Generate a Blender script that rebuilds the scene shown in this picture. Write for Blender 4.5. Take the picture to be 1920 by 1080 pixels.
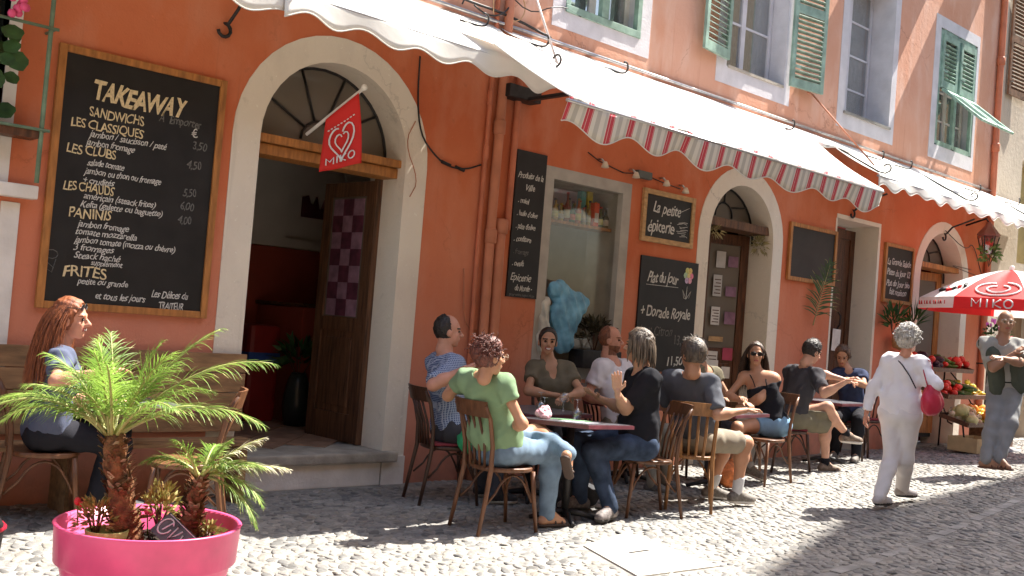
import bpy, bmesh, math, random
import numpy as np
from mathutils import Vector, Matrix, Euler
random.seed(7); rng = np.random.default_rng(7)
sc = bpy.context.scene
for o in list(bpy.data.objects): bpy.data.objects.remove(o)
COL = sc.collection
PI = math.pi
rad = math.radians

# ---------------------------------------------------------------- camera, sky, sun
YAW, PITCH, ROLL = rad(47.4), rad(1.9), rad(-4.57)
fw = Vector((math.cos(YAW)*math.cos(PITCH), math.sin(YAW)*math.cos(PITCH), math.sin(PITCH)))
rt = Vector((math.sin(YAW), -math.cos(YAW), 0)); up = rt.cross(fw)
rt2 = rt*math.cos(ROLL) - up*math.sin(ROLL); up2 = rt*math.sin(ROLL) + up*math.cos(ROLL)
cam_d = bpy.data.cameras.new('camera'); cam = bpy.data.objects.new('camera', cam_d); COL.objects.link(cam)
m3 = Matrix((rt2, up2, -fw)).transposed(); mw = m3.to_4x4(); mw.translation = Vector((0, 0, 1.45)); cam.matrix_world = mw
cam_d.sensor_width = 36; cam_d.lens = 1950/1920*36; cam_d.clip_end = 500; cam_d.clip_start = 0.05
sc.camera = cam
SX, SY = .64, -.12                     # towards the sun, per metre of height
sun_dir = Vector((SX, SY, 1)).normalized()
SUN_EL = math.asin(sun_dir.z)
world = bpy.data.worlds.new('World'); sc.world = world; world.use_nodes = True
wn = world.node_tree.nodes; wl = world.node_tree.links
bg = wn['Background']; sky = wn.new('ShaderNodeTexSky'); sky.sky_type = 'NISHITA'; sky.sun_disc = False
sky.sun_elevation = SUN_EL; sky.sun_rotation = math.atan2(sun_dir.x, sun_dir.y); sky.air_density = 1.3; sky.dust_density = 2.5
wl.new(sky.outputs[0], bg.inputs[0]); bg.inputs[1].default_value = 0.105
sd = bpy.data.lights.new('sun', 'SUN'); sd.energy = 4.8; sd.angle = rad(.35); sd.color = (1, .95, .87)
so = bpy.data.objects.new('sun', sd); COL.objects.link(so); so.rotation_euler = sun_dir.to_track_quat('Z', 'Y').to_euler()
sc.view_settings.view_transform = 'Standard'; sc.view_settings.look = 'None'; sc.view_settings.gamma = 1
sc.view_settings.use_curve_mapping = False; sc.view_settings.exposure = 1.82

# ---------------------------------------------------------------- materials
MATS = {}
def new_mat(name):
    m = bpy.data.materials.new(name); m.use_nodes = True; nt = m.node_tree
    return m, nt, nt.nodes['Principled BSDF']
def N(nt, t, **k):
    n = nt.nodes.new(t)
    for a, b in k.items(): setattr(n, a, b)
    return n
def mat(name, col, rough=.6, var=.12, scale=6., bump=0., bscale=60., metal=0., spec=.4, dark=None, stretch=(1, 1, 1), detail=5., rand=0., trans=0., sss=0., stainz=None):
    """base colour broken up by noise, a bump of fine relief, an optional shift per object"""
    if name in MATS: return MATS[name]
    m, nt, P = new_mat(name); L = nt.links.new
    tc = N(nt, 'ShaderNodeTexCoord'); mp = N(nt, 'ShaderNodeMapping'); mp.inputs['Scale'].default_value = stretch
    L(tc.outputs['Object'], mp.inputs[0])
    n1 = N(nt, 'ShaderNodeTexNoise'); n1.inputs['Scale'].default_value = scale; n1.inputs['Detail'].default_value = detail
    L(mp.outputs[0], n1.inputs['Vector'])
    r = N(nt, 'ShaderNodeValToRGB'); c = Vector(col)
    lo = Vector(dark) if dark else c*(1-var*1.6); hi = c*(1+var)
    r.color_ramp.elements[0].position = .3; r.color_ramp.elements[1].position = .72
    r.color_ramp.elements[0].color = (*lo, 1); r.color_ramp.elements[1].color = (*[min(1, v) for v in hi], 1)
    L(n1.outputs[0], r.inputs[0]); out = r.outputs[0]
    if rand:
        oi = N(nt, 'ShaderNodeObjectInfo'); hs = N(nt, 'ShaderNodeHueSaturation')
        mr = N(nt, 'ShaderNodeMapRange'); mr.inputs[3].default_value = 1-rand; mr.inputs[4].default_value = 1+rand
        L(oi.outputs['Random'], mr.inputs[0]); L(mr.outputs[0], hs.inputs['Value']); L(out, hs.inputs['Color']); out = hs.outputs[0]
    L(out, P.inputs['Base Color'])
    P.inputs['Roughness'].default_value = rough; P.inputs['Metallic'].default_value = metal
    P.inputs['Specular IOR Level'].default_value = spec
    if sss: P.inputs['Subsurface Weight'].default_value = sss; P.inputs['Subsurface Radius'].default_value = (.02, .008, .004); P.inputs['Subsurface Scale'].default_value = 1
    if bump:
        n2 = N(nt, 'ShaderNodeTexNoise'); n2.inputs['Scale'].default_value = bscale; n2.inputs['Detail'].default_value = 6
        L(mp.outputs[0], n2.inputs['Vector'])
        b = N(nt, 'ShaderNodeBump'); b.inputs['Strength'].default_value = 1; b.inputs['Distance'].default_value = bump
        L(n2.outputs[0], b.inputs['Height']); L(b.outputs[0], P.inputs['Normal'])
    if trans:
        tr = N(nt, 'ShaderNodeBsdfTranslucent'); L(out, tr.inputs[0]); mx = N(nt, 'ShaderNodeMixShader'); mx.inputs[0].default_value = trans
        L(P.outputs[0], mx.inputs[1]); L(tr.outputs[0], mx.inputs[2]); L(mx.outputs[0], nt.nodes['Material Output'].inputs[0])
    MATS[name] = m; return m
def glass_mat(name, tint=(.75, .8, .8), refl=.12):
    m, nt, P = new_mat(name); L = nt.links.new; nt.nodes.remove(P)
    t = N(nt, 'ShaderNodeBsdfTransparent'); t.inputs[0].default_value = (*tint, 1)
    g = N(nt, 'ShaderNodeBsdfGlossy'); g.inputs['Roughness'].default_value = .04
    fr = N(nt, 'ShaderNodeLayerWeight'); fr.inputs[0].default_value = .5; pw = N(nt, 'ShaderNodeMath', operation='POWER'); pw.inputs[1].default_value = 4; L(fr.outputs['Facing'], pw.inputs[0])
    ad = N(nt, 'ShaderNodeMath', operation='MULTIPLY_ADD'); ad.inputs[1].default_value = .6; ad.inputs[2].default_value = refl*.5; L(pw.outputs[0], ad.inputs[0])
    mx = N(nt, 'ShaderNodeMixShader'); L(ad.outputs[0], mx.inputs[0]); L(t.outputs[0], mx.inputs[1]); L(g.outputs[0], mx.inputs[2])
    L(mx.outputs[0], nt.nodes['Material Output'].inputs[0]); return m

def plaster(name, col, patch, worn, zfade=None):
    m, nt, P = new_mat(name); L = nt.links.new
    ge = N(nt, 'ShaderNodeTexCoord')
    def nz(scale, det=6, st=(1, 1, 1), rough=.55):
        mp = N(nt, 'ShaderNodeMapping'); mp.inputs['Scale'].default_value = st; L(ge.outputs['Object'], mp.inputs[0])
        n = N(nt, 'ShaderNodeTexNoise'); n.inputs['Scale'].default_value = scale; n.inputs['Detail'].default_value = det; n.inputs['Roughness'].default_value = rough
        L(mp.outputs[0], n.inputs['Vector']); return n
    def ramp(n, a, b, c0=0, c1=1):
        r = N(nt, 'ShaderNodeValToRGB'); e = r.color_ramp.elements; e[0].position = a; e[1].position = b
        e[0].color = (c0, c0, c0, 1); e[1].color = (c1, c1, c1, 1); L(n.outputs[0], r.inputs[0]); return r
    def mix(f, a, b):
        x = N(nt, 'ShaderNodeMix', data_type='RGBA')
        if hasattr(f, 'outputs'): L(f.outputs[0], x.inputs[0])
        else: x.inputs[0].default_value = f
        for s, v in ((6, a), (7, b)):
            if isinstance(v, tuple): x.inputs[s].default_value = (*v, 1)
            else: L(v, x.inputs[s])
        return x.outputs[2]
    c = mix(ramp(nz(.8, 7), .35, .7), col, patch)
    c = mix(ramp(nz(2.3, 9, (1, 1, .45)), .50, .74, 0, .55), c, worn)
    c = mix(ramp(nz(9, 8), .62, .7, 0, .28), c, tuple(v*.6 for v in col))
    c = mix(ramp(nz(34, 4), .66, .72, 0, .35), c, tuple(min(1, v*1.5+.06) for v in patch))
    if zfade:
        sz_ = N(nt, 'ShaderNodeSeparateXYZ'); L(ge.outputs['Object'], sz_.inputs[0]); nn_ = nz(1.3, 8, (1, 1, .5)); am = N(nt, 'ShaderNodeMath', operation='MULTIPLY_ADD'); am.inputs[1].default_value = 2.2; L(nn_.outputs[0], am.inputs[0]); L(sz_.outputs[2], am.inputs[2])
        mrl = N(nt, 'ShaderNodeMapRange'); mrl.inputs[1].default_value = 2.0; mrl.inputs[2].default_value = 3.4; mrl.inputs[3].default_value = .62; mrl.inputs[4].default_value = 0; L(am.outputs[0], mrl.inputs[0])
        c = mix(mrl, c, (.60, .27, .19))     # faded lower wall, with light bounced off the street painted in as pink
        # the floors above coloured paler, painting in sun and flare on the wall
        sx = N(nt, 'ShaderNodeSeparateXYZ'); L(ge.outputs['Object'], sx.inputs[0])
        mr = N(nt, 'ShaderNodeMapRange'); mr.inputs[1].default_value = 3.9; mr.inputs[2].default_value = 4.2; L(sx.outputs[2], mr.inputs[0])
        c2 = mix(ramp(nz(1.1, 8), .35, .68), zfade[0], zfade[1])
        c2 = mix(ramp(nz(2.4, 8, (1.6, 1, .5)), .5, .75, 0, .7), c2, zfade[2])
        c = mix(mr, c, c2)
        mr2 = N(nt, 'ShaderNodeMapRange'); mr2.inputs[1].default_value = .0; mr2.inputs[2].default_value = .55; mr2.inputs[3].default_value = .5; mr2.inputs[4].default_value = 0
        ad = N(nt, 'ShaderNodeMath', operation='MULTIPLY'); L(sx.outputs[2], mr2.inputs[0]); rr = ramp(nz(5, 7), .3, .6); L(mr2.outputs[0], ad.inputs[0]); L(rr.outputs[0], ad.inputs[1])
        c = mix(ad, c, (.20, .12, .09))
    vo = N(nt, 'ShaderNodeTexVoronoi', feature='DISTANCE_TO_EDGE'); vo.inputs['Scale'].default_value = .55
    av = N(nt, 'ShaderNodeVectorMath', operation='MULTIPLY_ADD'); nv = nz(1.7, 9, rough=.65); av.inputs[1].default_value = (.9, .9, .9); L(nv.outputs['Color'], av.inputs[0]); L(ge.outputs['Object'], av.inputs[2]); L(av.outputs[0], vo.inputs['Vector'])
    rc = ramp(vo, .0, .007, 1, 0); gate = ramp(nz(.6, 3), .5, .62); mg = N(nt, 'ShaderNodeMath', operation='MULTIPLY'); L(rc.outputs[0], mg.inputs[0]); L(gate.outputs[0], mg.inputs[1]); mg2 = N(nt, 'ShaderNodeMath', operation='MULTIPLY'); mg2.inputs[1].default_value = .5; L(mg.outputs[0], mg2.inputs[0])
    c = mix(mg2, c, tuple(v*.35 for v in col))
    dr = ramp(nz(5, 6, (3.2, 1, .12)), .60, .72, 0, .30); c = mix(dr, c, tuple(v*.62+.02 for v in col))
    L(c, P.inputs['Base Color']); P.inputs['Roughness'].default_value = .9; P.inputs['Specular IOR Level'].default_value = .2
    b1 = N(nt, 'ShaderNodeBump'); b1.inputs['Distance'].default_value = .006; L(nz(14, 8).outputs[0], b1.inputs['Height'])
    b2 = N(nt, 'ShaderNodeBump'); b2.inputs['Distance'].default_value = .0022; L(nz(70, 6).outputs[0], b2.inputs['Height']); L(b1.outputs[0], b2.inputs['Normal'])
    L(b2.outputs[0], P.inputs['Normal']); return m

def striped(name, ca, cb, period, phase=0., width=.28, axis=0, trans=.25):
    m, nt, P = new_mat(name); L = nt.links.new
    tc = N(nt, 'ShaderNodeTexCoord'); sx = N(nt, 'ShaderNodeSeparateXYZ'); L(tc.outputs['Object'], sx.inputs[0])
    a = N(nt, 'ShaderNodeMath', operation='ADD'); a.inputs[1].default_value = phase; L(sx.outputs[axis], a.inputs[0])
    d = N(nt, 'ShaderNodeMath', operation='DIVIDE'); d.inputs[1].default_value = period; L(a.outputs[0], d.inputs[0])
    f = N(nt, 'ShaderNodeMath', operation='FRACT'); L(d.outputs[0], f.inputs[0])
    r = N(nt, 'ShaderNodeValToRGB'); r.color_ramp.interpolation = 'CONSTANT'; e = r.color_ramp.elements
    w = width
    stops = [(0, ca), (w*.3, cb), (w*.36, ca), (w*.85, cb), (w*.9, ca), (w, cb), (w+.17, tuple(v*.72 for v in cb)), (w+.36, cb), (w+.55, tuple(v*.78 for v in cb)), (w+.66, cb)]
    e[0].position, e[0].color = 0, (*stops[0][1], 1); e[1].position, e[1].color = stops[1][0], (*stops[1][1], 1)
    for p, c in stops[2:]: q = e.new(p); q.color = (*c, 1)
    L(f.outputs[0], r.inputs[0]); L(r.outputs[0], P.inputs['Base Color']); P.inputs['Roughness'].default_value = .85
    tr = N(nt, 'ShaderNodeBsdfTranslucent'); L(r.outputs[0], tr.inputs[0]); mx = N(nt, 'ShaderNodeMixShader'); mx.inputs[0].default_value = trans
    L(P.outputs[0], mx.inputs[1]); L(tr.outputs[0], mx.inputs[2]); L(mx.outputs[0], nt.nodes['Material Output'].inputs[0]); return m

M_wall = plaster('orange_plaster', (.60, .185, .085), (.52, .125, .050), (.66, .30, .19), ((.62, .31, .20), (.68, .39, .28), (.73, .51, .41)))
M_beige = plaster('beige_plaster', (.50, .42, .32), (.58, .50, .40), (.40, .33, .25))
M_ochre = plaster('ochre_plaster', (.50, .34, .18), (.55, .38, .2), (.42, .3, .2))
M_white = mat('white_limewash', (.76, .71, .65), .9, .10, 4, .006, 30)
M_surr = plaster('cream_surround', (.76, .68, .56), (.72, .65, .55), (.60, .52, .44))
M_paleblue = mat('pale_window_surround', (.62, .60, .62), .85, .08, 5, .003, 40)
M_board = mat('blackboard', (.012, .011, .011), .5, .3, 5)
M_chalk = mat('chalk', (.62, .60, .55), .95, .15, 60)
M_chalkd = mat('chalk_faint', (.16, .155, .145), .95, .3, 60)
M_chalky = mat('chalk_yellow', (.72, .58, .34), .95, .15, 60)
M_woodo = mat('orange_wood', (.42, .17, .045), .5, .25, 5, .002, 40, stretch=(6, 6, 1))
M_woodl = mat('light_wood', (.50, .30, .13), .55, .2, 6, .002, 60, stretch=(2, 5, 5))
M_woodd = mat('dark_wood', (.11, .042, .018), .45, .35, 5, .003, 40, stretch=(7, 7, 1))
M_woodg = mat('worn_door_wood', (.13, .06, .028), .55, .45, 4, .003, 40, stretch=(8, 8, .8), dark=(.04, .018, .010))
M_chair = mat('chair_wood', (.15, .065, .03), .38, .3, 7, .0015, 50, stretch=(4, 4, 1), rand=.25)
M_chaird = mat('chair_wood_dark', (.07, .032, .018), .35, .3, 7, .0015, 50, stretch=(4, 4, 1))
M_chairl = mat('chair_wood_honey', (.31, .145, .052), .38, .3, 7, .0015, 50, stretch=(4, 4, 1))
M_plank = mat('crate_planks', (.27, .15, .07), .65, .3, 4, .003, 40, stretch=(1, 5, 5), rand=.15)
M_black = mat('black_iron', (.02, .018, .018), .5, .3, 20)
M_steel = mat('steel', (.5, .5, .5), .35, .15, 20, metal=.9)
M_green = mat('green_paint', (.25, .37, .30), .6, .2, 9, .002, 80)
M_greend = mat('green_paint_weathered', (.28, .42, .34), .7, .25, 12, .003, 60, dark=(.13, .25, .19))
M_greenbar = mat('green_bar', (.16, .24, .16), .6, .2, 12)
M_canvas = mat('cream_canvas', (.86, .84, .78), .9, .04, 3, .002, 12, trans=.22)
M_stripe = striped('striped_canvas', (.62, .05, .07), (.80, .78, .70), .36, 0, .30, trans=.32)
M_red = mat('red_fabric', (.72, .03, .025), .7, .08, 5, trans=.2)
M_whitefab = mat('white_print', (.85, .85, .84), .7, .03, 5, trans=.2)
M_concrete = mat('step_stone', (.40, .36, .30), .8, .2, 6, .005, 30)
M_floor = mat('terracotta_floor', (.34, .20, .13), .5, .2, 6, .002, 30, rand=.12)
M_mortar = mat('street_mortar', (.27, .255, .23), .95, .3, 8, .01, 60)
M_pink = mat('pink_plastic', (.80, .09, .24), .36, .10, 7, spec=.5)
M_soil = mat('soil', (.035, .022, .015), .95, .5, 30, .02, 60)
M_leaf = mat('palm_leaf', (.22, .34, .06), .5, .3, 10, rand=.22, trans=.42, dark=(.13, .23, .04))
M_leafdry = mat('dry_leaf', (.45, .38, .18), .7, .2, 10, trans=.3)
M_leafd = mat('dark_leaf', (.035, .10, .02), .5, .3, 12, trans=.2)
M_succ = mat('succulent_leaf', (.25, .30, .08), .6, .35, 25, trans=.2, dark=(.30, .13, .05))
M_bark = mat('palm_bark', (.20, .085, .035), .95, .5, 30, .02, 60, dark=(.07, .03, .015))
M_pipe = mat('painted_pipe', (.52, .19, .10), .6, .15, 4, .002, 40)
M_pipeo = mat('painted_pipe_orange', (.52, .16, .08), .6, .15, 4, .002, 40)
M_glass = glass_mat('window_glass', (.75, .8, .8), .7); M_glass2 = glass_mat('drinking_glass', (.90, .92, .92), .40)
M_dusty = glass_mat('dusty_fanlight', (.5, .49, .46), .10)
def dust(m, f, c):
    nt = m.node_tree; L = nt.links.new; d = N(nt, 'ShaderNodeBsdfDiffuse'); d.inputs[0].default_value = (*c, 1); mx = N(nt, 'ShaderNodeMixShader'); mx.inputs[0].default_value = f
    o = nt.nodes['Material Output']; s = o.inputs[0].links[0].from_socket; L(s, mx.inputs[1]); L(d.outputs[0], mx.inputs[2]); L(mx.outputs[0], o.inputs[0])
dust(M_dusty, .55, (.30, .26, .21)); dust(M_glass, .12, (.5, .5, .5))
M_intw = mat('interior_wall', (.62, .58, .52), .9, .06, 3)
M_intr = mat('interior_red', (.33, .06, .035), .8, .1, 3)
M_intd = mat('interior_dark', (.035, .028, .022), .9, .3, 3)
M_tabletop = mat('table_top', (.10, .095, .11), .28, .9, 50, dark=(.03, .028, .035), detail=10)
M_tabletop.node_tree.nodes['Color Ramp'].color_ramp.elements[1].color = (.20, .20, .22, 1)
M_edge = mat('plum_edge', (.12, .03, .04), .35, .2, 10)
M_paper = mat('paper', (.62, .58, .52), .9, .08, 10, rand=.2)
M_purple = mat('purple_print', (.10, .022, .045), .9, .3, 12)
M_purplel = mat('lilac_print', (.27, .15, .21), .9, .2, 12)
M_beigefab = mat('grey_awning', (.33, .28, .27), .9, .1, 5)
M_brownsh = mat('brown_shutter', (.20, .115, .07), .7, .3, 10, .003, 50)
M_curtain = mat('net_curtain', (.66, .63, .62), .9, .35, 12, stretch=(6, 1, 1), trans=.3)

# ---------------------------------------------------------------- mesh helpers
def smin(a, b, k):
    h = np.maximum(k-np.abs(a-b), 0)/k
    return np.minimum(a, b)-h*h*k*.25
def gz(X, Y):
    s = np.log1p(np.exp((np.asarray(X, float)-7.5)*1.5))/1.5
    return .05*s*np.clip((8.2-np.asarray(Y, float))/3.5, 0, 1.2)
def G(x, y, z=0): return (x, y, float(gz(x, y))+z)

class MB:
    def __init__(s): s.v = []; s.f = []; s.m = []; s.sm = []
    def add(s, v, f, m=0, smooth=False):
        b = len(s.v); s.v += [tuple(map(float, p)) for p in v]; s.f += [tuple(i+b for i in q) for q in f]; s.m += [m]*len(f); s.sm += [smooth]*len(f); return s
    def box(s, a, b, m=0, bev=0., M=None):
        (x0, y0, z0), (x1, y1, z1) = a, b
        if bev:
            bm = bmesh.new(); bmesh.ops.create_cube(bm, size=1)
            bmesh.ops.scale(bm, vec=(x1-x0, y1-y0, z1-z0), verts=bm.verts); bmesh.ops.translate(bm, vec=((x0+x1)/2, (y0+y1)/2, (z0+z1)/2), verts=bm.verts)
            bmesh.ops.bevel(bm, geom=bm.edges[:], offset=bev, segments=2, affect='EDGES', profile=.6)
            vs = [tuple(M @ v.co if M else v.co) for v in bm.verts]; bm.verts.index_update()
            fs = [tuple(v.index for v in f.verts) for f in bm.faces]; bm.free(); return s.add(vs, fs, m)
        v = [(x, y, z) for x in (x0, x1) for y in (y0, y1) for z in (z0, z1)]
        if M: v = [tuple(M @ Vector(p)) for p in v]
        return s.add(v, [(0, 1, 3, 2), (4, 6, 7, 5), (0, 4, 5, 1), (2, 3, 7, 6), (0, 2, 6, 4), (1, 5, 7, 3)], m)
    def tube(s, pts, r, n=8, m=0, cap=True, flat=1., smooth=True):
        pts = [Vector(p) for p in pts]; k = len(pts)
        rs = [r]*k if not hasattr(r, '__len__') else r
        v = []; nrm = None
        for i, p in enumerate(pts):
            t = (pts[min(i+1, k-1)]-pts[max(i-1, 0)]).normalized()
            if nrm is None: nrm = t.orthogonal().normalized() if abs(t.z) > .95 else Vector((0, 0, 1)).cross(t).normalized()
            nrm = (nrm-t*nrm.dot(t)).normalized(); bi = t.cross(nrm)
            for j in range(n):
                a = 2*PI*j/n; v.append(p+nrm*math.cos(a)*rs[i]+bi*math.sin(a)*rs[i]*flat)
        f = [(i*n+j, i*n+(j+1) % n, (i+1)*n+(j+1) % n, (i+1)*n+j) for i in range(k-1) for j in range(n)]
        s.add(v, f, m, smooth)
        if cap: b = len(s.v)-k*n; s.f += [tuple(b+j for j in range(n))[::-1], tuple(b+(k-1)*n+j for j in range(n))]; s.m += [m, m]; s.sm += [False]*2
        return s
    def lathe(s, prof, n=24, c=(0, 0, 0), m=0, smooth=True, M=None):
        v = [(c[0]+r*math.cos(2*PI*j/n), c[1]+r*math.sin(2*PI*j/n), c[2]+z) for r, z in prof for j in range(n)]
        if M: v = [tuple(M @ Vector(p)) for p in v]
        f = [(i*n+j, i*n+(j+1) % n, (i+1)*n+(j+1) % n, (i+1)*n+j) for i in range(len(prof)-1) for j in range(n)]
        s.add(v, f, m, smooth)
        b = len(s.v)-len(v)
        if prof[0][0] > 1e-4: s.f.append(tuple(b+j for j in range(n))[::-1]); s.m.append(m); s.sm.append(False)
        if prof[-1][0] > 1e-4: s.f.append(tuple(b+(len(prof)-1)*n+j for j in range(n))); s.m.append(m); s.sm.append(False)
        return s
    def grid(s, fn, nu, nv, m=0, smooth=True, thick=None):
        v = [fn(i/nu, j/nv) for i in range(nu+1) for j in range(nv+1)]
        f = [(i*(nv+1)+j, (i+1)*(nv+1)+j, (i+1)*(nv+1)+j+1, i*(nv+1)+j+1) for i in range(nu) for j in range(nv)]
        return s.add(v, f, m, smooth)
    def ball(s, c, r, m=0, n=10, sc=(1, 1, 1)):
        k = max(4, n//2); prof = [(r*math.sin(PI*i/k), -r*math.cos(PI*i/k)) for i in range(k+1)]
        v = [(c[0]+p*math.cos(2*PI*j/n)*sc[0], c[1]+p*math.sin(2*PI*j/n)*sc[1], c[2]+z*sc[2]) for p, z in prof for j in range(n)]
        f = [(i*n+j, i*n+(j+1) % n, (i+1)*n+(j+1) % n, (i+1)*n+j) for i in range(k) for j in range(n)]
        return s.add(v, f, m, True)
    def build(s, name, mats, parent=None, local=None, solid=0.):
        me = bpy.data.meshes.new(name)
        v = s.v
        if parent is not None and local is None: local = parent.get('_base')
        if local is not None: v = [(a-local[0], b-local[1], c-local[2]) for a, b, c in v]
        me.from_pydata(v, [], s.f)
        if not isinstance(mats, (list, tuple)): mats = [mats]
        for q in mats: me.materials.append(q)
        me.polygons.foreach_set('material_index', s.m); me.polygons.foreach_set('use_smooth', s.sm); me.update()
        o = bpy.data.objects.new(name, me); COL.objects.link(o)
        if parent is not None: o.parent = parent
        if solid: q = o.modifiers.new('thickness', 'SOLIDIFY'); q.thickness = solid
        return o
def link(name, me, parent=None):
    o = bpy.data.objects.new(name, me); COL.objects.link(o)
    if parent is not None: o.parent = parent
    return o
def tag(o, label, cat, group=None):
    o['label'] = label; o['category'] = cat
    if group: o['group'] = group
    return o
def thing(name, label, cat, loc=(0, 0, 0), rz=0., group=None, world_mesh=True):
    """an Empty at the thing's base; children built in world coordinates are shifted by _base"""
    o = bpy.data.objects.new(name, None); COL.objects.link(o); o.location = loc; o.rotation_euler = (0, 0, rz)
    o.empty_display_size = .1
    if world_mesh: o['_base'] = tuple(loc)
    return tag(o, label, cat, group)
def structure(o): o['kind'] = 'structure'; return o
def stuff(o): o['kind'] = 'stuff'; return o
def copy_tree(root, loc, rz=0., label=None):
    def rec(o, par):
        c = o.copy(); COL.objects.link(c)
        if par is not None: c.parent = par; c.matrix_parent_inverse = o.matrix_parent_inverse.copy()
        for ch in kids.get(o.name, []): rec(ch, c)
        return c
    kids = {}
    for o in root.children_recursive: kids.setdefault(o.parent.name, []).append(o)
    r = rec(root, None); r.location = loc; r.rotation_euler = (0, 0, rz)
    if label: r['label'] = label
    return r

# curves that become meshes at the end, all in one pass
PEND = []
def to_mesh_later(o): PEND.append(o); return o
def outline_solid(name, outer, holes, y0, y1, mats, parent=None, bev=0.):
    """fills outer minus holes (x, z outlines) between two depths"""
    bm = bmesh.new()
    loops = [outer]+holes; es = []
    for lp in loops:
        vs = [bm.verts.new((x, y0, z)) for x, z in lp]
        es += [bm.edges.new((vs[i], vs[(i+1) % len(vs)])) for i in range(len(vs))]
    bmesh.ops.triangle_fill(bm, use_beauty=True, use_dissolve=False, edges=es)
    front = bm.faces[:]
    r = bmesh.ops.extrude_face_region(bm, geom=front)
    for e in r['geom']:
        if isinstance(e, bmesh.types.BMVert): e.co.y = y1
    bmesh.ops.recalc_face_normals(bm, faces=bm.faces[:])
    if parent is not None and parent.get('_base'): bmesh.ops.translate(bm, vec=-Vector(parent['_base']), verts=bm.verts)
    me = bpy.data.meshes.new(name); bm.to_mesh(me); bm.free(); me.materials.append(mats)
    return link(name, me, parent)
def arch(x0, x1, z0, zs, n=20):
    r = (x1-x0)/2; c = (x0+x1)/2
    return [(x0, z0)]+[(c-r*math.cos(PI*i/n), zs+r*math.sin(PI*i/n)) for i in range(n+1)]+[(x1, z0)]
def rect(x0, x1, z0, z1): return [(x0, z0), (x0, z1), (x1, z1), (x1, z0)]
def text(s, loc, size, m, parent, shear=0., rot=0., ext=.0015, name='lettering', face=0., width=1., fit=None, bold=.006):
    """lettering standing on a wall that faces -Y (or turned by face about Z)"""
    cu = bpy.data.curves.new(name, 'FONT'); cu.body = s; cu.size = size; cu.shear = shear; cu.extrude = ext; cu.offset = size*bold; cu.font = bpy.data.fonts.load('<builtin>') if False else cu.font; cu.space_character = .95
    cu.resolution_u = 3
    o = bpy.data.objects.new(name, cu); COL.objects.link(o); cu.materials.append(m)
    b = parent.get('_base', (0, 0, 0)) if parent is not None else (0, 0, 0)
    o.parent = parent; o.location = (loc[0]-b[0], loc[1]-b[1], loc[2]-b[2]); o.rotation_euler = Euler((PI/2, rot, face), 'XYZ'); o.scale = (width, 1, 1)
    if fit: o['_fit'] = fit
    return to_mesh_later(o)
def flush_curves():
    bpy.context.view_layer.update(); dg = bpy.context.evaluated_depsgraph_get()
    for o in PEND:
        me = bpy.data.meshes.new_from_object(o.evaluated_get(dg)); nm = o.name.split('.')[0]
        if '_fit' in o and len(me.vertices):
            c = np.empty(len(me.vertices)*3, np.float32); me.vertices.foreach_get('co', c); c = c.reshape(-1, 3); c[:, 0] = (c[:, 0]-c[:, 0].min())/(np.ptp(c[:, 0])+1e-6)*o['_fit']
            h_ = o.data.size; x_ = c[:, 0]/h_; y_ = c[:, 1]/h_; ph = len(me.vertices)*.37
            c[:, 1] += h_*(.035*np.sin(x_*1.9+ph)+.028*np.sin(x_*5.3+ph*2)+.014*np.sin(x_*9+y_*7)); c[:, 0] += h_*(.035*np.sin(y_*5+x_*3.1+ph)+.02*np.sin(x_*8))
            me.vertices.foreach_set('co', c.ravel()); me.update()
        n = bpy.data.objects.new(nm, me); COL.objects.link(n); n.parent = o.parent; n.matrix_local = o.matrix_local.copy()
        for k in ('label', 'category', 'group'):
            if k in o: n[k] = o[k]
        bpy.data.objects.remove(o)
    PEND.clear()
# ---------------------------------------------------------------- figures: blended solids turned into one skin
def V3(p): return np.array(p, float)
def nrm(v): v = V3(v); return v/(np.linalg.norm(v)+1e-9)
def cap(a, b, ra, rb=None, cut=None): return ('c', V3(a), V3(b), ra, ra if rb is None else rb, cut)
def ell(c, R, ax=None, cut=None): return ('e', V3(c), V3(R), np.eye(3) if ax is None else np.array(ax, float), None, cut)
def prim_eval(p, P):
    if p[0] == 'c':
        _, a, b, ra, rb, cut = p; ab = b-a; L2 = ab@ab+1e-9
        t = np.clip(((P-a)@ab)/L2, 0, 1)
        d = np.linalg.norm(P-a-t[..., None]*ab, axis=-1)-(ra+(rb-ra)*t)
    else:
        _, c, R, ax, _, cut = p; q = (P-c)@ax.T
        k = np.linalg.norm(q/R, axis=-1); k2 = np.linalg.norm(q/(R*R), axis=-1)+1e-9
        d = k*(k-1)/k2
    if cut:
        for pt, n in cut: d = np.maximum(d, (P-V3(pt))@V3(n))
    return d
def prim_box(p):
    if p[0] == 'c': return np.minimum(p[1]-p[3], p[2]-p[4]), np.maximum(p[1]+p[3], p[2]+p[4])
    e = np.abs(p[3].T@np.diag(p[2])).sum(1); return p[1]-e, p[1]+e
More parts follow.
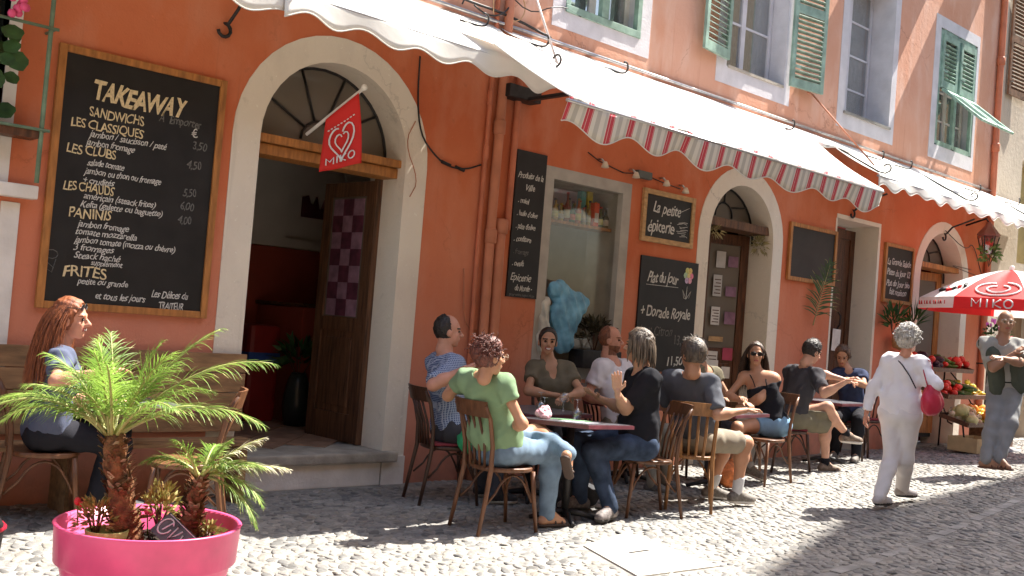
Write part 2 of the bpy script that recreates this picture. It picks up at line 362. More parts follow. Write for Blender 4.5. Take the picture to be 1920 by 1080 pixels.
def skin(prims, res, k=.03, sub=(), cuts=(), noise=None, noisef=None):
    """surface-net mesh of smooth-blended prims, minus sub, clipped by planes (point, outward normal)"""
    bx = [prim_box(p) for p in prims]; lo = np.min([b[0] for b in bx], 0)-3*res-k*.3; hi = np.max([b[1] for b in bx], 0)+3*res+k*.3
    dim = np.ceil((hi-lo)/res).astype(int)+1
    F = np.full(dim, .5, np.float32)
    def region(b, pad):
        i0 = np.clip(np.floor((b[0]-pad-lo)/res).astype(int), 0, dim-1); i1 = np.clip(np.ceil((b[1]+pad-lo)/res).astype(int)+1, 1, dim)
        g = np.stack(np.meshgrid(*[lo[a]+res*np.arange(i0[a], i1[a]) for a in range(3)], indexing='ij'), -1)
        return tuple(slice(i0[a], i1[a]) for a in range(3)), g
    for p, b in zip(prims, bx):
        sl, g = region(b, k+2*res); F[sl] = smin(F[sl], prim_eval(p, g), k)
    for p in sub:
        sl, g = region(prim_box(p), 2*res); F[sl] = np.maximum(F[sl], -prim_eval(p, g))
    if len(cuts) or noise or noisef:
        g = np.stack(np.meshgrid(*[lo[a]+res*np.arange(dim[a]) for a in range(3)], indexing='ij'), -1)
        for pt, n in cuts: F = np.maximum(F, (g-V3(pt))@V3(n))
        if noise:
            amp, fr = noise; q = g*np.array([fr, fr, fr*(.42 if fr < 40 else 1)])
            w = np.sin(q[..., 0]*1.1+2.1*np.sin(q[..., 2]*.7)+q[..., 1])*np.sin(q[..., 2]*.9+1.7*np.sin(q[..., 1]*.8+1.3)+q[..., 0]*.4)+.5*np.sin(q[..., 2]*2.3+q[..., 0]*1.9+2*np.sin(q[..., 1]*1.4))
            F = F+amp*(w-(.9 if fr < 40 else 0))
        if noisef: F = F+noisef(g)
    F[0] = F[-1] = .5; F[:, 0] = F[:, -1] = .5; F[:, :, 0] = F[:, :, -1] = .5
    S = F < 0
    c = sum(S[i:dim[0]-1+i, j:dim[1]-1+j, l:dim[2]-1+l].astype(np.int8) for i in (0, 1) for j in (0, 1) for l in (0, 1))
    act = np.argwhere((c > 0) & (c < 8)); idx = -np.ones(dim-1, np.int64); idx[tuple(act.T)] = np.arange(len(act))
    acc = np.zeros((len(act), 3)); cnt = np.zeros(len(act))
    cr = [(i, j, l) for i in (0, 1) for j in (0, 1) for l in (0, 1)]
    for a in cr:
        for ax in range(3):
            if a[ax]: continue
            b = list(a); b[ax] = 1
            fa = F[tuple((act+a).T)]; fb = F[tuple((act+b).T)]; mk = (fa < 0) != (fb < 0)
            t = np.where(mk, fa/(fa-fb+1e-12), 0); pt = np.array(a, float)+np.eye(3)[ax]*t[:, None]
            acc += pt*mk[:, None]; cnt += mk
    V = lo+(act+acc/np.maximum(cnt, 1)[:, None])*res
    Q = []
    for ax in range(3):
        o1, o2 = (ax+1) % 3, (ax+2) % 3
        sa = [slice(0, dim[i]) for i in range(3)]; sb = list(sa); sa[ax] = slice(0, dim[ax]-1); sb[ax] = slice(1, dim[ax])
        A, B = S[tuple(sa)], S[tuple(sb)]
        for flip, mk in ((0, A & ~B), (1, ~A & B)):
            e = np.argwhere(mk)
            e = e[(e[:, o1] > 0) & (e[:, o2] > 0) & (e[:, o1] < dim[o1]-1) & (e[:, o2] < dim[o2]-1)]
            if not len(e): continue
            d1 = np.eye(3, dtype=int)[o1]; d2 = np.eye(3, dtype=int)[o2]
            q = [idx[tuple(x.T)] for x in (e-d1-d2, e-d2, e, e-d1)]
            if flip: q = q[::-1]
            Q.append(np.stack(q, 1))
    return V, np.concatenate(Q)
def skin_obj(name, parts, mats, parent, matfn=None):
    """joins several skins into one mesh object; matfn(centres) picks a material slot"""
    base = V3(parent['_base']); Vs = []; Fs = []; n = 0
    for V, Q in parts: Vs.append(V-base); Fs.append(Q+n); n += len(V)
    V = np.concatenate(Vs); Fq = np.concatenate(Fs)
    me = bpy.data.meshes.new(name); me.vertices.add(len(V)); me.vertices.foreach_set('co', V.astype(np.float32).ravel())
    me.loops.add(len(Fq)*4); me.loops.foreach_set('vertex_index', Fq.astype(np.int32).ravel())
    me.polygons.add(len(Fq)); me.polygons.foreach_set('loop_start', np.arange(0, len(Fq)*4, 4, dtype=np.int32)); 
    me.polygons.foreach_set('use_smooth', np.ones(len(Fq), bool)); me.update(calc_edges=True); me.validate()
    for q in (mats if isinstance(mats, (list, tuple)) else [mats]): me.materials.append(q)
    if matfn is not None:
        cen = V[Fq].mean(1)+base; me.polygons.foreach_set('material_index', matfn(cen).astype(np.int32))
    me.update(); return link(name, me, parent)

SK = {}
def skinmat(name, col): SK[name] = mat('skin_'+name, col, .5, .08, 12, .0006, 120, spec=.35, sss=.15); return SK[name]
for nm_, c_ in dict(fair=(.56, .31, .21), pink=(.58, .28, .19), tan=(.47, .245, .145), olive=(.50, .28, .18), brown=(.36, .19, .115)).items(): skinmat(nm_, c_)
M_lip = mat('lips', (.34, .09, .075), .4, .05, 30); M_tooth = mat('teeth', (.75, .72, .66), .3, .02, 30)
M_eye = mat('eye_dark', (.03, .02, .015), .25, .05, 30); M_lens = mat('sunglass_lens', (.012, .012, .014), .08, .05, 5)
def cloth(name, col, var=.08, trans=0., **k): return mat(name, col, .9, var, 9, .0012, 220, spec=.15, trans=trans, **k)
def hairmat(name, col, dark): return mat(name, col, .5, .3, 22, .003, 90, stretch=(3, 3, .6), dark=dark, spec=.5)
def limbcut(a, b, t):      # plane closing a tube at fraction t of a->b
    a, b = V3(a), V3(b); return [(a+(b-a)*t, nrm(b-a))]

def person(J, label, cfg, group=None):
    s = J['s']; fem = J['sex'] == 'f'; j = {k: V3(v) for k, v in J.items() if isinstance(v, (list, tuple))}
    hip, neck, head = j['hip'], j['neck'], j['head']
    ax, ay = float((j['anL'][0]+j['anR'][0])/2), float((j['anL'][1]+j['anR'][1])/2)
    bx, by = (float(hip[0]), float(hip[1]))
    R = thing('person', label, 'person', G(bx, by), group=group)
    upv = nrm(neck-hip); lat = nrm(j['shL']-j['shR']); fwd = nrm(np.cross(lat, upv))
    pl = nrm(j['hpL']-j['hpR']); pf = nrm(np.cross(pl, [0, 0, 1]))
    T = lambda u, f=0., l=0.: hip+(neck-hip)*u+fwd*f*s+lat*l*s
    axT = np.stack([lat, fwd, upv]); axP = np.stack([pl, pf, [0, 0, 1]])
    fat = cfg.get('fat', 1.)
    def torso(g, lo=0.):
        wl, dl = (.135, .105) if fem else (.150, .112)
        P = [ell(hip+V3([0, 0, .02])*s, V3([.165*s*fat+g, .125*s*fat+g, .125*s+g]), axP),
             ell(T(.30), V3([wl*s*fat+g, dl*s*fat+g, .15*s+g]), axT),
             ell(T(.66), V3([(.142 if fem else .170)*s+g, (.10 if fem else .115)*s+g, .17*s+g]), axT),
             ell(T(.86, -.01), V3([(.135 if fem else .165)*s+g, .082*s+g, .085*s+g]), axT),
             cap(j['shL']-lat*.02*s, j['shR']+lat*.02*s, .052*s+g)]
        P += [cap(T(.97, -.005, q*.05), j['sh'+w]+upv*.012*s, .034*s+g, .046*s+g) for w, q in (('L', 1), ('R', -1))]
        if fem: P += [ell(T(.66, .085, q*.068), V3([.058, .05, .058])*s+g, axT) for q in (1, -1)]
        return P
    def arm(w, g, t=2., cuts=None):
        a, e, r = j['sh'+w], j['el'+w], j['wr'+w]; k = .86 if fem else 1.
        P = []
        if t <= 1:
            q = a+(e-a)*(t+.12); c = limbcut(a, e, t); P = [cap(a, q, .052*s*k+g, .044*s*k+g*1.6, c)]
        else:
            m = e+(r-e)*.3
            P = [cap(a, e, .047*s*k+g, .037*s*k+g), cap(e, m, .037*s*k+g, .038*s*k+g), cap(m, r, .038*s*k+g, .0245*s*k+g)]
            if t < 2: P[1:] = [cap(e, e+(r-e)*(t-1+.1), .038*s*k+g, .034*s*k+g, limbcut(e, r, t-1))]
        return P
    def leg(w, g, t=2.):
        a, kn, an = j['hp'+w], j['kn'+w], j['an'+w]; k = 1.03 if fem else 1.
        if t <= 1:
            q = a+(kn-a)*(t+.1); return [cap(a, q, .088*s*k+g, .066*s+g*1.7, limbcut(a, kn, t))]
        P = [cap(a, kn, .086*s*k+g, .056*s+g)]; m = kn+(an-kn)*.3
        bk = nrm(np.cross(np.cross(an-kn, kn-a)+1e-4, an-kn))*.015*s
        bk = bk*np.sign(bk@(kn-(a+an)/2)+1e-9)*-1
        if t >= 2: P += [cap(kn, m+bk, .055*s+g, .055*s+g), cap(m+bk, an, .053*s+g, .034*s+g*1.3)]
        else: P += [cap(kn, m+bk*.6, .056*s+g, .056*s+g*1.2), cap(m, kn+(an-kn)*(t-1+.07), .056*s+g, .045*s+g*1.8, limbcut(kn, an, t-1))]
        return P
    # --- body: trunk, neck, limbs in one skin; finer head and hands grown into it
    hy, hp = rad(J['hyaw']), rad(J['hpitch'])
    hf = V3([math.cos(hy)*math.cos(hp), math.sin(hy)*math.cos(hp), math.sin(hp)]); hl = V3([-math.sin(hy), math.cos(hy), 0]); hu = np.cross(hf, hl)
    tilt = rad(cfg.get('tilt', 0)); hu, hl = hu*math.cos(tilt)+hl*math.sin(tilt), hl*math.cos(tilt)-hu*math.sin(tilt)
    axH = np.stack([hl, hf, hu]); hs = s*cfg.get('hs', 1.)
    Hd = lambda f, l, u: head+(hf*f+hl*l+hu*u)*hs
    nk = .047*s if fem else .056*s
    pr = torso(0)+arm('L', 0)+arm('R', 0)+leg('L', 0)+leg('R', 0)+[cap(neck-upv*.03*s, Hd(-.02, 0, -.05), nk*1.1, nk)]
    parts = [skin(pr, .013, .05)]
    jaw = .052 if fem else .058
    hd = [ell(Hd(-.012, 0, .034), V3([.075, .094, .098])*hs, axH), ell(Hd(.022, 0, -.035), V3([jaw+.004, .064, .066])*hs, axH),
          ell(Hd(.055, 0, -.082), V3([.026, .024, .022])*hs, axH), cap(Hd(-.01, 0, -.045), Hd(-.03, 0, -.13), nk*.98, nk)]
    ht = [cap(Hd(.080, 0, .022), Hd(.108, 0, -.016), .007*hs, .0125*hs), cap(Hd(.094, .012, -.02), Hd(.094, -.012, -.02), .008*hs),
          cap(Hd(.076, .036, .035), Hd(.076, -.036, .035), .010*hs), cap(Hd(.080, .014, -.050), Hd(.080, -.014, -.050), .0095*hs),
          ell(Hd(.055, .036, -.012), V3([.022, .02, .02])*hs, axH), ell(Hd(.055, -.036, -.012), V3([.022, .02, .02])*hs, axH)]
    ears = [ell(Hd(-.005, q*.077, .0), V3([.010, .020, .031])*hs, axH) for q in (1, -1)]
    parts.append(skin(hd+ht+ears, .0062, .014, sub=[ell(Hd(.094, q*.031, .014), V3([.017, .012, .010])*hs, axH) for q in (1, -1)]))
    sm = cfg.get('smile', 0)
    eyes = [(Hd(.079, q*.031, .013), .0105*hs) for q in (1, -1)]
    parts += [skin([ell(c, V3([.0125, .009, .0062])*hs, axH)], .003, .004) for c, r in eyes]
    for w in 'LR':
        d = nrm(j['wr'+w]-j['el'+w]); d = nrm(V3(cfg['hand'+w]) if 'hand'+w in cfg else d)
        n = V3(cfg.get('palm'+w, (0, 0, -1))); n = nrm(n-d*(n@d)); la = np.cross(d, n)*(1 if w == 'L' else -1)   # la points to the thumb side
        wr = j['wr'+w]; P = [cap(wr-d*.02*s, wr+d*.02*s, .023*s, .022*s), ell(wr+d*.055*s, V3([.042, .037, .0145])*s, np.stack([d, la, n]))]
        curl = cfg.get('curl'+w, .5)
        for i, (o, L) in enumerate(((.027, .068), (.009, .076), (-.009, .07), (-.026, .055))):
            a = wr+(d*.088+la*o)*s; d1 = nrm(d+n*curl*.6+la*o*3.5); b = a+d1*L*.5*s; d2 = nrm(d1+n*curl*1.2); c = b+d2*L*.5*s
            P += [cap(a-d*.02*s, b, .0092*s, .0085*s), cap(b, c, .0085*s, .0068*s)]
        a = wr+(d*.03+la*.022)*s; b = a+nrm(d*.7+la*.9+n*.3)*.038*s; c = b+nrm(d+la*.25+n*.5*curl)*.03*s
        P += [cap(a, b, .012*s, .010*s), cap(b, c, .010*s, .008*s)]
        parts.append(skin(P, .0048, .006))
    # feet of flesh inside the shoes
    fdir = {}
    for w in 'LR':
        a = j['an'+w]; k_ = a-j['kn'+w]; yaw = rad(cfg.get('foot'+w, J['pyaw'])); f = V3([math.cos(yaw), math.sin(yaw), cfg.get('toe'+w, 0.)]); f = nrm(f)
        un = nrm(V3([0, 0, 1])-f*f[2]); fdir[w] = (f, un)
        heel = a-f*.035*s-un*.045*s; toe = a+f*.135*s-un*.062*s
        parts.append(skin([cap(a, heel, .034*s, .03*s), cap(heel, toe, .03*s, .02*s), cap(a+f*.03*s, toe, .03*s, .02*s)], .008, .02, cuts=[(a-un*.082*s, -un)]))
    def mf(c):
        k = np.zeros(len(c))
        mouth = Hd(.088, 0, -.051); q = (c-mouth)@axH.T
        wid = (.030 if sm else .022)*hs
        k[(np.abs(q[:, 0]) < wid) & (np.abs(q[:, 2]-(np.abs(q[:, 0])*.25 if sm else 0)) < (.011 if sm else .0075)*hs) & (q[:, 1] > -.022*hs)] = 1
        if sm: k[(np.abs(q[:, 0]) < .019*hs) & (np.abs(q[:, 2]-np.abs(q[:, 0])*.2) < .0045*hs) & (q[:, 1] > -.022*hs)] = 2
        for e, r in eyes: k[np.linalg.norm((c-e)/1., axis=1) < r*1.15] = 3
        for q_ in (1, -1):
            b = (c-Hd(.082, q_*.033, .036))@axH.T; k[(np.abs(b[:, 0]) < .021*hs) & (np.abs(b[:, 2]+np.abs(b[:, 0])*.1) < .0052*hs) & (np.abs(b[:, 1]) < .03)] = 4
        if cfg.get('beard'):
            b = (c-Hd(.02, 0, -.075))@axH.T; q2 = (c-Hd(.03, 0, -.045))@axH.T
            zone = (b[:, 2] < .035*hs) & (b[:, 2] > -.045*hs) & (b[:, 1] > -.028*hs) & (np.linalg.norm(b, axis=1) < .1*hs) & (k == 0)
            zone &= ~((np.abs(q2[:, 0]) > .03*hs) & (q2[:, 2] > .02*hs) & (q2[:, 1] > .02)); k[zone] = 4
        return k
    skm = SK[cfg.get('skin', 'fair')]
    skin_obj('body', parts, [skm, M_lip, M_tooth, M_eye, cfg['hairmat']], R, mf)
    # --- clothes
    top = cfg.get('top', 'tee'); tm = cfg['topmat']; sl = cfg.get('sleeve', .62)
    g = .013*s
    Hm = cfg.get('hem', -.10)
    if top:
        subs = [cap(neck+upv*.02*s, Hd(-.02, 0, -.03), nk*1.22+.008), ell(T(1.0, .05), V3([.062, .06, .05])*s, axT)]
        if cfg.get('vneck'): subs += [cap(T(1.0, .08), T(.76, .15), .055*s, .028*s)]
        tp = torso(g)
        if top == 'tank':
            sb_ = MB()
            for q in (1, -1): sb_.tube([T(.74, .125, q*.06), T(.88, .105, q*.065), T(1.0, .035, q*.085), T(1.0, -.04, q*.085), T(.86, -.10, q*.07), T(.74, -.115, q*.06)], .007, 5, flat=.6)
            sb_.build('shoulder_strap', tm, R)
            A = []
        elif top == 'cap': A = arm('L', g, .28)+arm('R', g, .28)
        else: A = arm('L', g, sl)+arm('R', g, sl)
        lowcut = (hip+V3([0, 0, Hm])*s, V3([0, 0, -1]))
        if cfg.get('loose'): tp += [ell(T(.25), V3([.175*fat, .14*fat, .17])*s, axT)]
        skin_obj(cfg.get('topname', 't_shirt'), [skin(tp+A, .0125, .045, sub=subs, cuts=[lowcut]+([(T(.76), upv)] if top == 'tank' else []), noise=(cfg.get('fold', .0065), 24), noisef=lambda g_: .0035*np.sin((g_@lat)*46+3*np.sin((g_@upv)*21))*np.sin((g_@upv)*38+2*np.sin((g_@fwd)*30)))], tm, R)
    bot = cfg.get('bottom', 2.); bm_ = cfg['botmat']; g = .013*s*cfg.get('baggy', 1.)
    P = [ell(hip+V3([0, 0, -.01])*s, V3([.168*s*fat+g, .13*s*fat+g, .12*s+g]), axP)]+leg('L', g, bot)+leg('R', g, bot)
    skin_obj(cfg.get('botname', 'trousers'), [skin(P, .0125, .04, cuts=[(hip+V3([0, 0, .10])*s, V3([0, 0, 1]))], noise=(.004, 22), noisef=lambda g_: .002*np.sin(g_[..., 2]*30+4*np.sin(g_[..., 0]*23)+3*np.sin(g_[..., 1]*27)))], bm_, R)
    # --- shoes
    sh = cfg.get('shoe', 'shoe'); sm_ = cfg.get('shoemat', M_black); so_ = cfg.get('solemat', M_black)
    for w in 'LR':
        f, un = fdir[w]; a = j['an'+w]; ls = np.cross(f, un)
        heel = a-f*.04*s-un*.04*s; toe = a+f*.15*s-un*.055*s; bot_ = a-un*.088*s
        if sh == 'sandal':
            P1 = [cap(heel-un*.032*s, toe-un*.017*s, .036*s, .036*s)]
            sole = skin(P1, .007, .01, cuts=[(bot_, -un), (bot_+un*.018*s, un)])
            st = [skin([cap(toe-f*.035*s-ls*.034*s-un*.012*s, toe-f*.035*s+un*.022*s, .008*s), cap(toe-f*.035*s+un*.022*s, toe-f*.035*s+ls*.034*s-un*.012*s, .008*s), cap(toe-f*.09*s-ls*.03*s-un*.012*s, toe-f*.09*s+un*.032*s, .008*s), cap(toe-f*.09*s+un*.032*s, toe-f*.09*s+ls*.03*s-un*.012*s, .008*s)], .006, .006)]
            skin_obj('sandal', [sole]+st, sm_, R)
        else:
            P1 = [cap(a-un*.005*s, heel, .042*s, .040*s), cap(heel, toe, .042*s, .036*s), cap(a+f*.02*s-un*.01*s, toe-f*.03*s, .038*s, .036*s), cap(toe-f*.05*s-ls*.012*s, toe-f*.03*s+ls*.012*s, .034*s)]
            up_ = skin(P1, .0075, .02, cuts=[(bot_+un*.014*s, -un), (a+un*.03*s, un)])
            P2 = [cap(heel, toe, .047*s, .041*s), cap(toe-f*.05*s-ls*.012*s, toe-f*.04*s+ls*.012*s, .04*s)]
            sl_ = skin(P2, .0075, .01, cuts=[(bot_-un*.004, -un), (bot_+un*.022*s, un)])
            n0 = len(up_[1]); base_z = a
            o = skin_obj('shoe', [up_, sl_], [sm_, so_], R, lambda c, b=bot_, u=un, s=s: (((c-b)@u) < .0235*s).astype(int))
            if cfg.get('sock'):
                q = a+(j['kn'+w]-a)*cfg['sock']; skin_obj('sock', [skin([cap(a-un*.01, q, .044*s, .046*s, [(q, nrm(q-a))])], .009, .01)], cfg['sockmat'], R)
    # --- hair
    hm = cfg['hairmat']; st = cfg.get('hair', 'short'); face = (Hd(.055, 0, .085), nrm(hf*.95-hu*.30))
    skull = lambda gr, z=0.: ell(Hd(-.014, 0, .036+z), V3([.075, .094, .098])*hs+gr, axH)
    lowback = (Hd(0, 0, -.045), -hu)
    def stripes(g_): return .0035*np.sin((g_@hl)*420)*np.sin((g_@hu)*70+3*np.sin((g_@hf)*60))
    if st in ('short', 'bald', 'mid'):
        gr = {'short': .014, 'bald': .009, 'mid': .022}[st]*hs
        cuts = [face, lowback] if st != 'bald' else [(Hd(.0, 0, 0), nrm(hf*.8-hu*.5)), lowback]
        if st == 'bald': cuts = [(Hd(.012, 0, .0), nrm(hf*.93+hu*.15)), (Hd(0, 0, .105), nrm(hf*.62+hu*.7)), lowback]
        sb = [ell(Hd(.0, q*.09, -.02), V3([.03, .024, .035])*hs, axH) for q in (1, -1)]
        skin_obj('hair', [skin([skull(gr)], .0075, .02, sub=sb, cuts=cuts, noise=(.0035, 160), noisef=stripes)], hm, R)
    elif st == 'crop':
        skin_obj('hair', [skin([skull(.004)], .0075, .02, cuts=[(Hd(.0, 0, .0), nrm(hf*.9-hu*.1)), (Hd(0, 0, .075), nrm(hf*.3+hu*1.)), (Hd(0, 0, -.03), -hu)])], hm, R)
    elif st == 'curly':
        pr = [skull(.022*hs), ell(Hd(-.05, 0, .0), V3([.082, .07, .085])*hs, axH)]
        skin_obj('hair', [skin(pr, .0075, .03, cuts=[(Hd(.062, 0, .03), nrm(hf*.9-hu*.35))], noise=(.011, 190))], hm, R)
    rg = np.random.default_rng(int(abs(hip[0])*1000)+5)
    mb = MB()
    def strand(root, d0, L, droop, wob=.0, r=.003, n=7, away=.09, curl=0.):
        p = V3(root); d = nrm(d0); pts = [p.copy()]; ph = rg.uniform(0, 6.28)
        for i in range(n):
            d = nrm(d+V3([0, 0, -1])*droop+rg.normal(0, wob, 3)); p = p+d*L/n
            if curl: p = p+(hl*math.cos(ph+i*1.6)+hf*math.sin(ph+i*1.6))*curl
            v = p-Hd(-.014, 0, .036); ds = np.linalg.norm(v/hs)
            if ds < .094: p = Hd(-.014, 0, .036)+v/ds*.094
            t_ = ((p-neck)@lat); back = (p-neck)@fwd
            if (p-neck)@upv < .02 and back > -away and back < .03 and abs(t_) < .2: p = p-fwd*(back+away)*.45
            pts.append(p.copy())
        mb.tube(pts, [r]*(n-1)+[r*.7, r*.25], 4, cap=False)
    if st in ('short', 'mid'):
        for i in range(260 if st == 'mid' else 170):
            a = rg.uniform(-2.5, 2.5); el_ = rg.uniform(-.35, 1.5); dirv = (-hf*math.cos(a)+hl*math.sin(a))*math.cos(el_)+hu*math.sin(el_)
            root = Hd(-.014, 0, .036)+(dirv@hl)*hl*.080*hs+(dirv@hf)*hf*.098*hs+(dirv@hu)*hu*.102*hs
            if (root-face[0])@face[1] > -.01 or (root-Hd(0, 0, -.04))@hu < 0: continue
            t_ = nrm(np.cross(dirv, hl)+rg.normal(0, .5, 3)); t_ = t_*(-1 if t_@hf < 0 else 1) if el_ > .7 else nrm(t_*.3-hu)
            strand(root+dirv*.008, t_+dirv*.35, rg.uniform(.03, .06) if st == 'mid' else rg.uniform(.015, .03), .2, .25, .003, 4, 0, .002)
        mb.build('hair_strands', hm, R)
    if st == 'long':
        skin_obj('hair', [skin([skull(.012*hs), cap(Hd(-.05, 0, .0), Hd(-.075, 0, -.13), .06*hs, .05*hs), cap(Hd(-.075, 0, -.13), neck-fwd*.10*s-upv*cfg.get('hairlen', .2), .055, .03)], .009, .03, cuts=[face], noise=(.004, 60), noisef=stripes)], hm, R)
        for i in range(700):
            a = rg.uniform(-2.75, 2.75); el_ = rg.uniform(.15, 1.25)
            dirv = (-hf*math.cos(a)+hl*math.sin(a))*math.cos(el_)+hu*math.sin(el_)
            if dirv@hf > .45: continue
            strand(Hd(-.014, 0, .036)+dirv*V3(.094)*hs, dirv*.6-hu*.8-hf*.5, rg.uniform(.8, 1.1)*(.16+cfg.get('hairlen', .2)+.1), .5, .03, .0019, 9)
        mb.build('hair_strands', hm, R)
    elif st == 'dread':
        skin_obj('hair', [skin([skull(.016*hs), ell(Hd(-.03, 0, -.02), V3([.085, .085, .085])*hs, axH)], .009, .03, cuts=[(Hd(.055, 0, .05), nrm(hf*.9-hu*.5))], noise=(.006, 110))], hm, R)
        for i in range(150):
            a = rg.uniform(-2.6, 2.6); el_ = rg.uniform(-.1, 1.4)
            dirv = (-hf*math.cos(a)+hl*math.sin(a))*math.cos(el_)+hu*math.sin(el_)
            if dirv@hf > .6: continue
            strand(Hd(-.014, 0, .036)+dirv*V3(.098)*hs, dirv*.7-hu*.9-hf*.25, rg.uniform(.15, .25), 1.1, .10, .0078, 7, .03)
        mb.build('dreadlocks', hm, R)
    elif st == 'updo':
        pr = [skull(.012*hs), ell(Hd(-.095, .01, .045), V3([.055, .04, .06])*hs, axH), ell(Hd(-.04, 0, .11), V3([.05, .05, .03])*hs, axH)]
        skin_obj('hair', [skin(pr, .0075, .02, cuts=[face, (Hd(0, 0, -.06), -hu)], noise=(.006, 130), noisef=stripes)], hm, R)
        for i in range(320):
            a = rg.uniform(-2.2, 2.2); el_ = rg.uniform(-.3, 1.4); dirv = (-hf*math.cos(a)+hl*math.sin(a))*math.cos(el_)+hu*math.sin(el_)
            strand(Hd(-.03, 0, .045)+dirv*V3(.092)*hs, dirv*.25+rg.normal(0, .7, 3), rg.uniform(.03, .08), .1, .45, .0026, 7, 0, .007)
        mb.build('hair_strands', hm, R)
        b = MB().ball(Hd(-.10, .02, .075), .018, n=8); b.build('hair_clip', mat('navy_clip', (.03, .04, .14), .5), R)
    elif st == 'tied':
        skin_obj('hair', [skin([skull(.009*hs), cap(Hd(-.08, 0, .0), Hd(-.09, 0, -.10), .035, .022)], .008, .02, cuts=[face], noisef=stripes)], hm, R)
    elif st == 'curly':
        for i in range(170):
            a = rg.uniform(-2.7, 2.7); el_ = rg.uniform(-.6, 1.5); dirv = (-hf*math.cos(a)+hl*math.sin(a))*math.cos(el_)+hu*math.sin(el_)
            if dirv@hf > .6: continue
            strand(Hd(-.025, 0, .03)+dirv*V3(.1)*hs, dirv+rg.normal(0, .5, 3), rg.uniform(.03, .065), .1, .7, .0045, 6, 0, .008)
        mb.build('hair_curls', hm, R)
    R['_f'] = 0
    gl = cfg.get('glasses')
    if gl:
        up_h = .085 if gl == 'head' else .016; ff = .072 if gl == 'head' else .105
        b = MB(); lens = MB()
        for q in (1, -1):
            c = Hd(ff, q*.034, up_h); pts = [c+(hl*.027*math.cos(t)+hu*.019*math.sin(t))*hs for t in np.linspace(0, 2*PI, 13)]
            b.tube(pts, .0022, 5); lens.add([c+hf*.0]+[c+(hl*.027*math.cos(t)+hu*.019*math.sin(t))*hs-hf*.001 for t in np.linspace(0, 2*PI, 13)], [(0, i, i+1) for i in range(1, 13)])
            b.tube([Hd(ff, q*.06, up_h), Hd(ff-.02, q*.079, up_h), Hd(-.005, q*.083, .03+(up_h-.016)*.8)], .0022, 5)
        b.tube([Hd(ff, .008, up_h+.004), Hd(ff, -.008, up_h+.004)], .0022, 5)
        f_ = b.build('glasses_frame', M_black if gl != 'clear' else mat('thin_frame', (.3, .22, .15), .4), R)
        lens.build('lens', M_lens if gl != 'clear' else M_glass2, R)
    P_ = dict(T=T, Hd=Hd, hf=hf, hl=hl, hu=hu, fwd=fwd, lat=lat, up=upv, j=j, s=s, R=R, torso=torso, arm=arm)
    del R['_f']; return P_
# ================================================================ the street
Y0 = 7.16
def ground_sheet():
    xs = np.concatenate([np.linspace(-40, 0, 21), np.linspace(.25, 20, 80), np.linspace(21, 80, 40)]); ys = np.concatenate([np.linspace(-30, 0, 16), np.linspace(.2, 7.6, 38), np.linspace(8, 40, 16)])
    b = MB(); nx, ny = len(xs), len(ys)
    b.add([(x, y, float(gz(min(x, 22), y))+.001) for x in xs for y in ys], [(i*ny+j, (i+1)*ny+j, (i+1)*ny+j+1, i*ny+j+1) for i in range(nx-1) for j in range(ny-1)], 0, True)
    return structure(b.build('street', M_mortar))
street = ground_sheet()
# river pebbles set on edge, the near ones singly
m_st, nt_, P_ = new_mat('cobble'); L_ = nt_.links.new
at_ = N(nt_, 'ShaderNodeAttribute', attribute_name='tone'); oi_ = N(nt_, 'ShaderNodeObjectInfo')
ad_ = N(nt_, 'ShaderNodeMath', operation='ADD'); L_(at_.outputs['Fac'], ad_.inputs[0]); L_(oi_.outputs['Random'], ad_.inputs[1])
fr_ = N(nt_, 'ShaderNodeMath', operation='FRACT'); L_(ad_.outputs[0], fr_.inputs[0])
rp_ = N(nt_, 'ShaderNodeValToRGB'); e_ = rp_.color_ramp.elements
e_[0].position = 0; e_[0].color = (.115, .112, .105, 1); e_[1].position = 1; e_[1].color = (.33, .305, .265, 1)
for p_, c_ in ((.12, (.155, .152, .146)), (.3, (.215, .205, .19)), (.5, (.28, .265, .24)), (.62, (.25, .225, .19)), (.8, (.225, .22, .21))): q_ = e_.new(p_); q_.color = (*c_, 1)
L_(fr_.outputs[0], rp_.inputs[0])
tc_ = N(nt_, 'ShaderNodeTexCoord'); nz_ = N(nt_, 'ShaderNodeTexNoise'); nz_.inputs['Scale'].default_value = 45; nz_.inputs['Detail'].default_value = 6; L_(tc_.outputs['Object'], nz_.inputs['Vector'])
nb_ = N(nt_, 'ShaderNodeTexNoise'); nb_.inputs['Scale'].default_value = 1.1; nb_.inputs['Detail'].default_value = 5; L_(tc_.outputs['Object'], nb_.inputs['Vector'])
mr_ = N(nt_, 'ShaderNodeMapRange'); mr_.inputs[1].default_value = .3; mr_.inputs[2].default_value = .7; mr_.inputs[3].default_value = .75; mr_.inputs[4].default_value = 1.15; L_(nz_.outputs[0], mr_.inputs[0])
mb_ = N(nt_, 'ShaderNodeMapRange'); mb_.inputs[1].default_value = .35; mb_.inputs[2].default_value = .65; mb_.inputs[3].default_value = .86; mb_.inputs[4].default_value = 1.08; L_(nb_.outputs[0], mb_.inputs[0])
mm_ = N(nt_, 'ShaderNodeMath', operation='MULTIPLY'); L_(mr_.outputs[0], mm_.inputs[0]); L_(mb_.outputs[0], mm_.inputs[1])
hs_ = N(nt_, 'ShaderNodeHueSaturation'); L_(mm_.outputs[0], hs_.inputs['Value']); L_(rp_.outputs[0], hs_.inputs['Color']); L_(hs_.outputs[0], P_.inputs['Base Color'])
P_.inputs['Roughness'].default_value = .62; P_.inputs['Specular IOR Level'].default_value = .35
bp_ = N(nt_, 'ShaderNodeBump'); bp_.inputs['Distance'].default_value = .003; L_(nz_.outputs[0], bp_.inputs['Height']); L_(bp_.outputs[0], P_.inputs['Normal'])
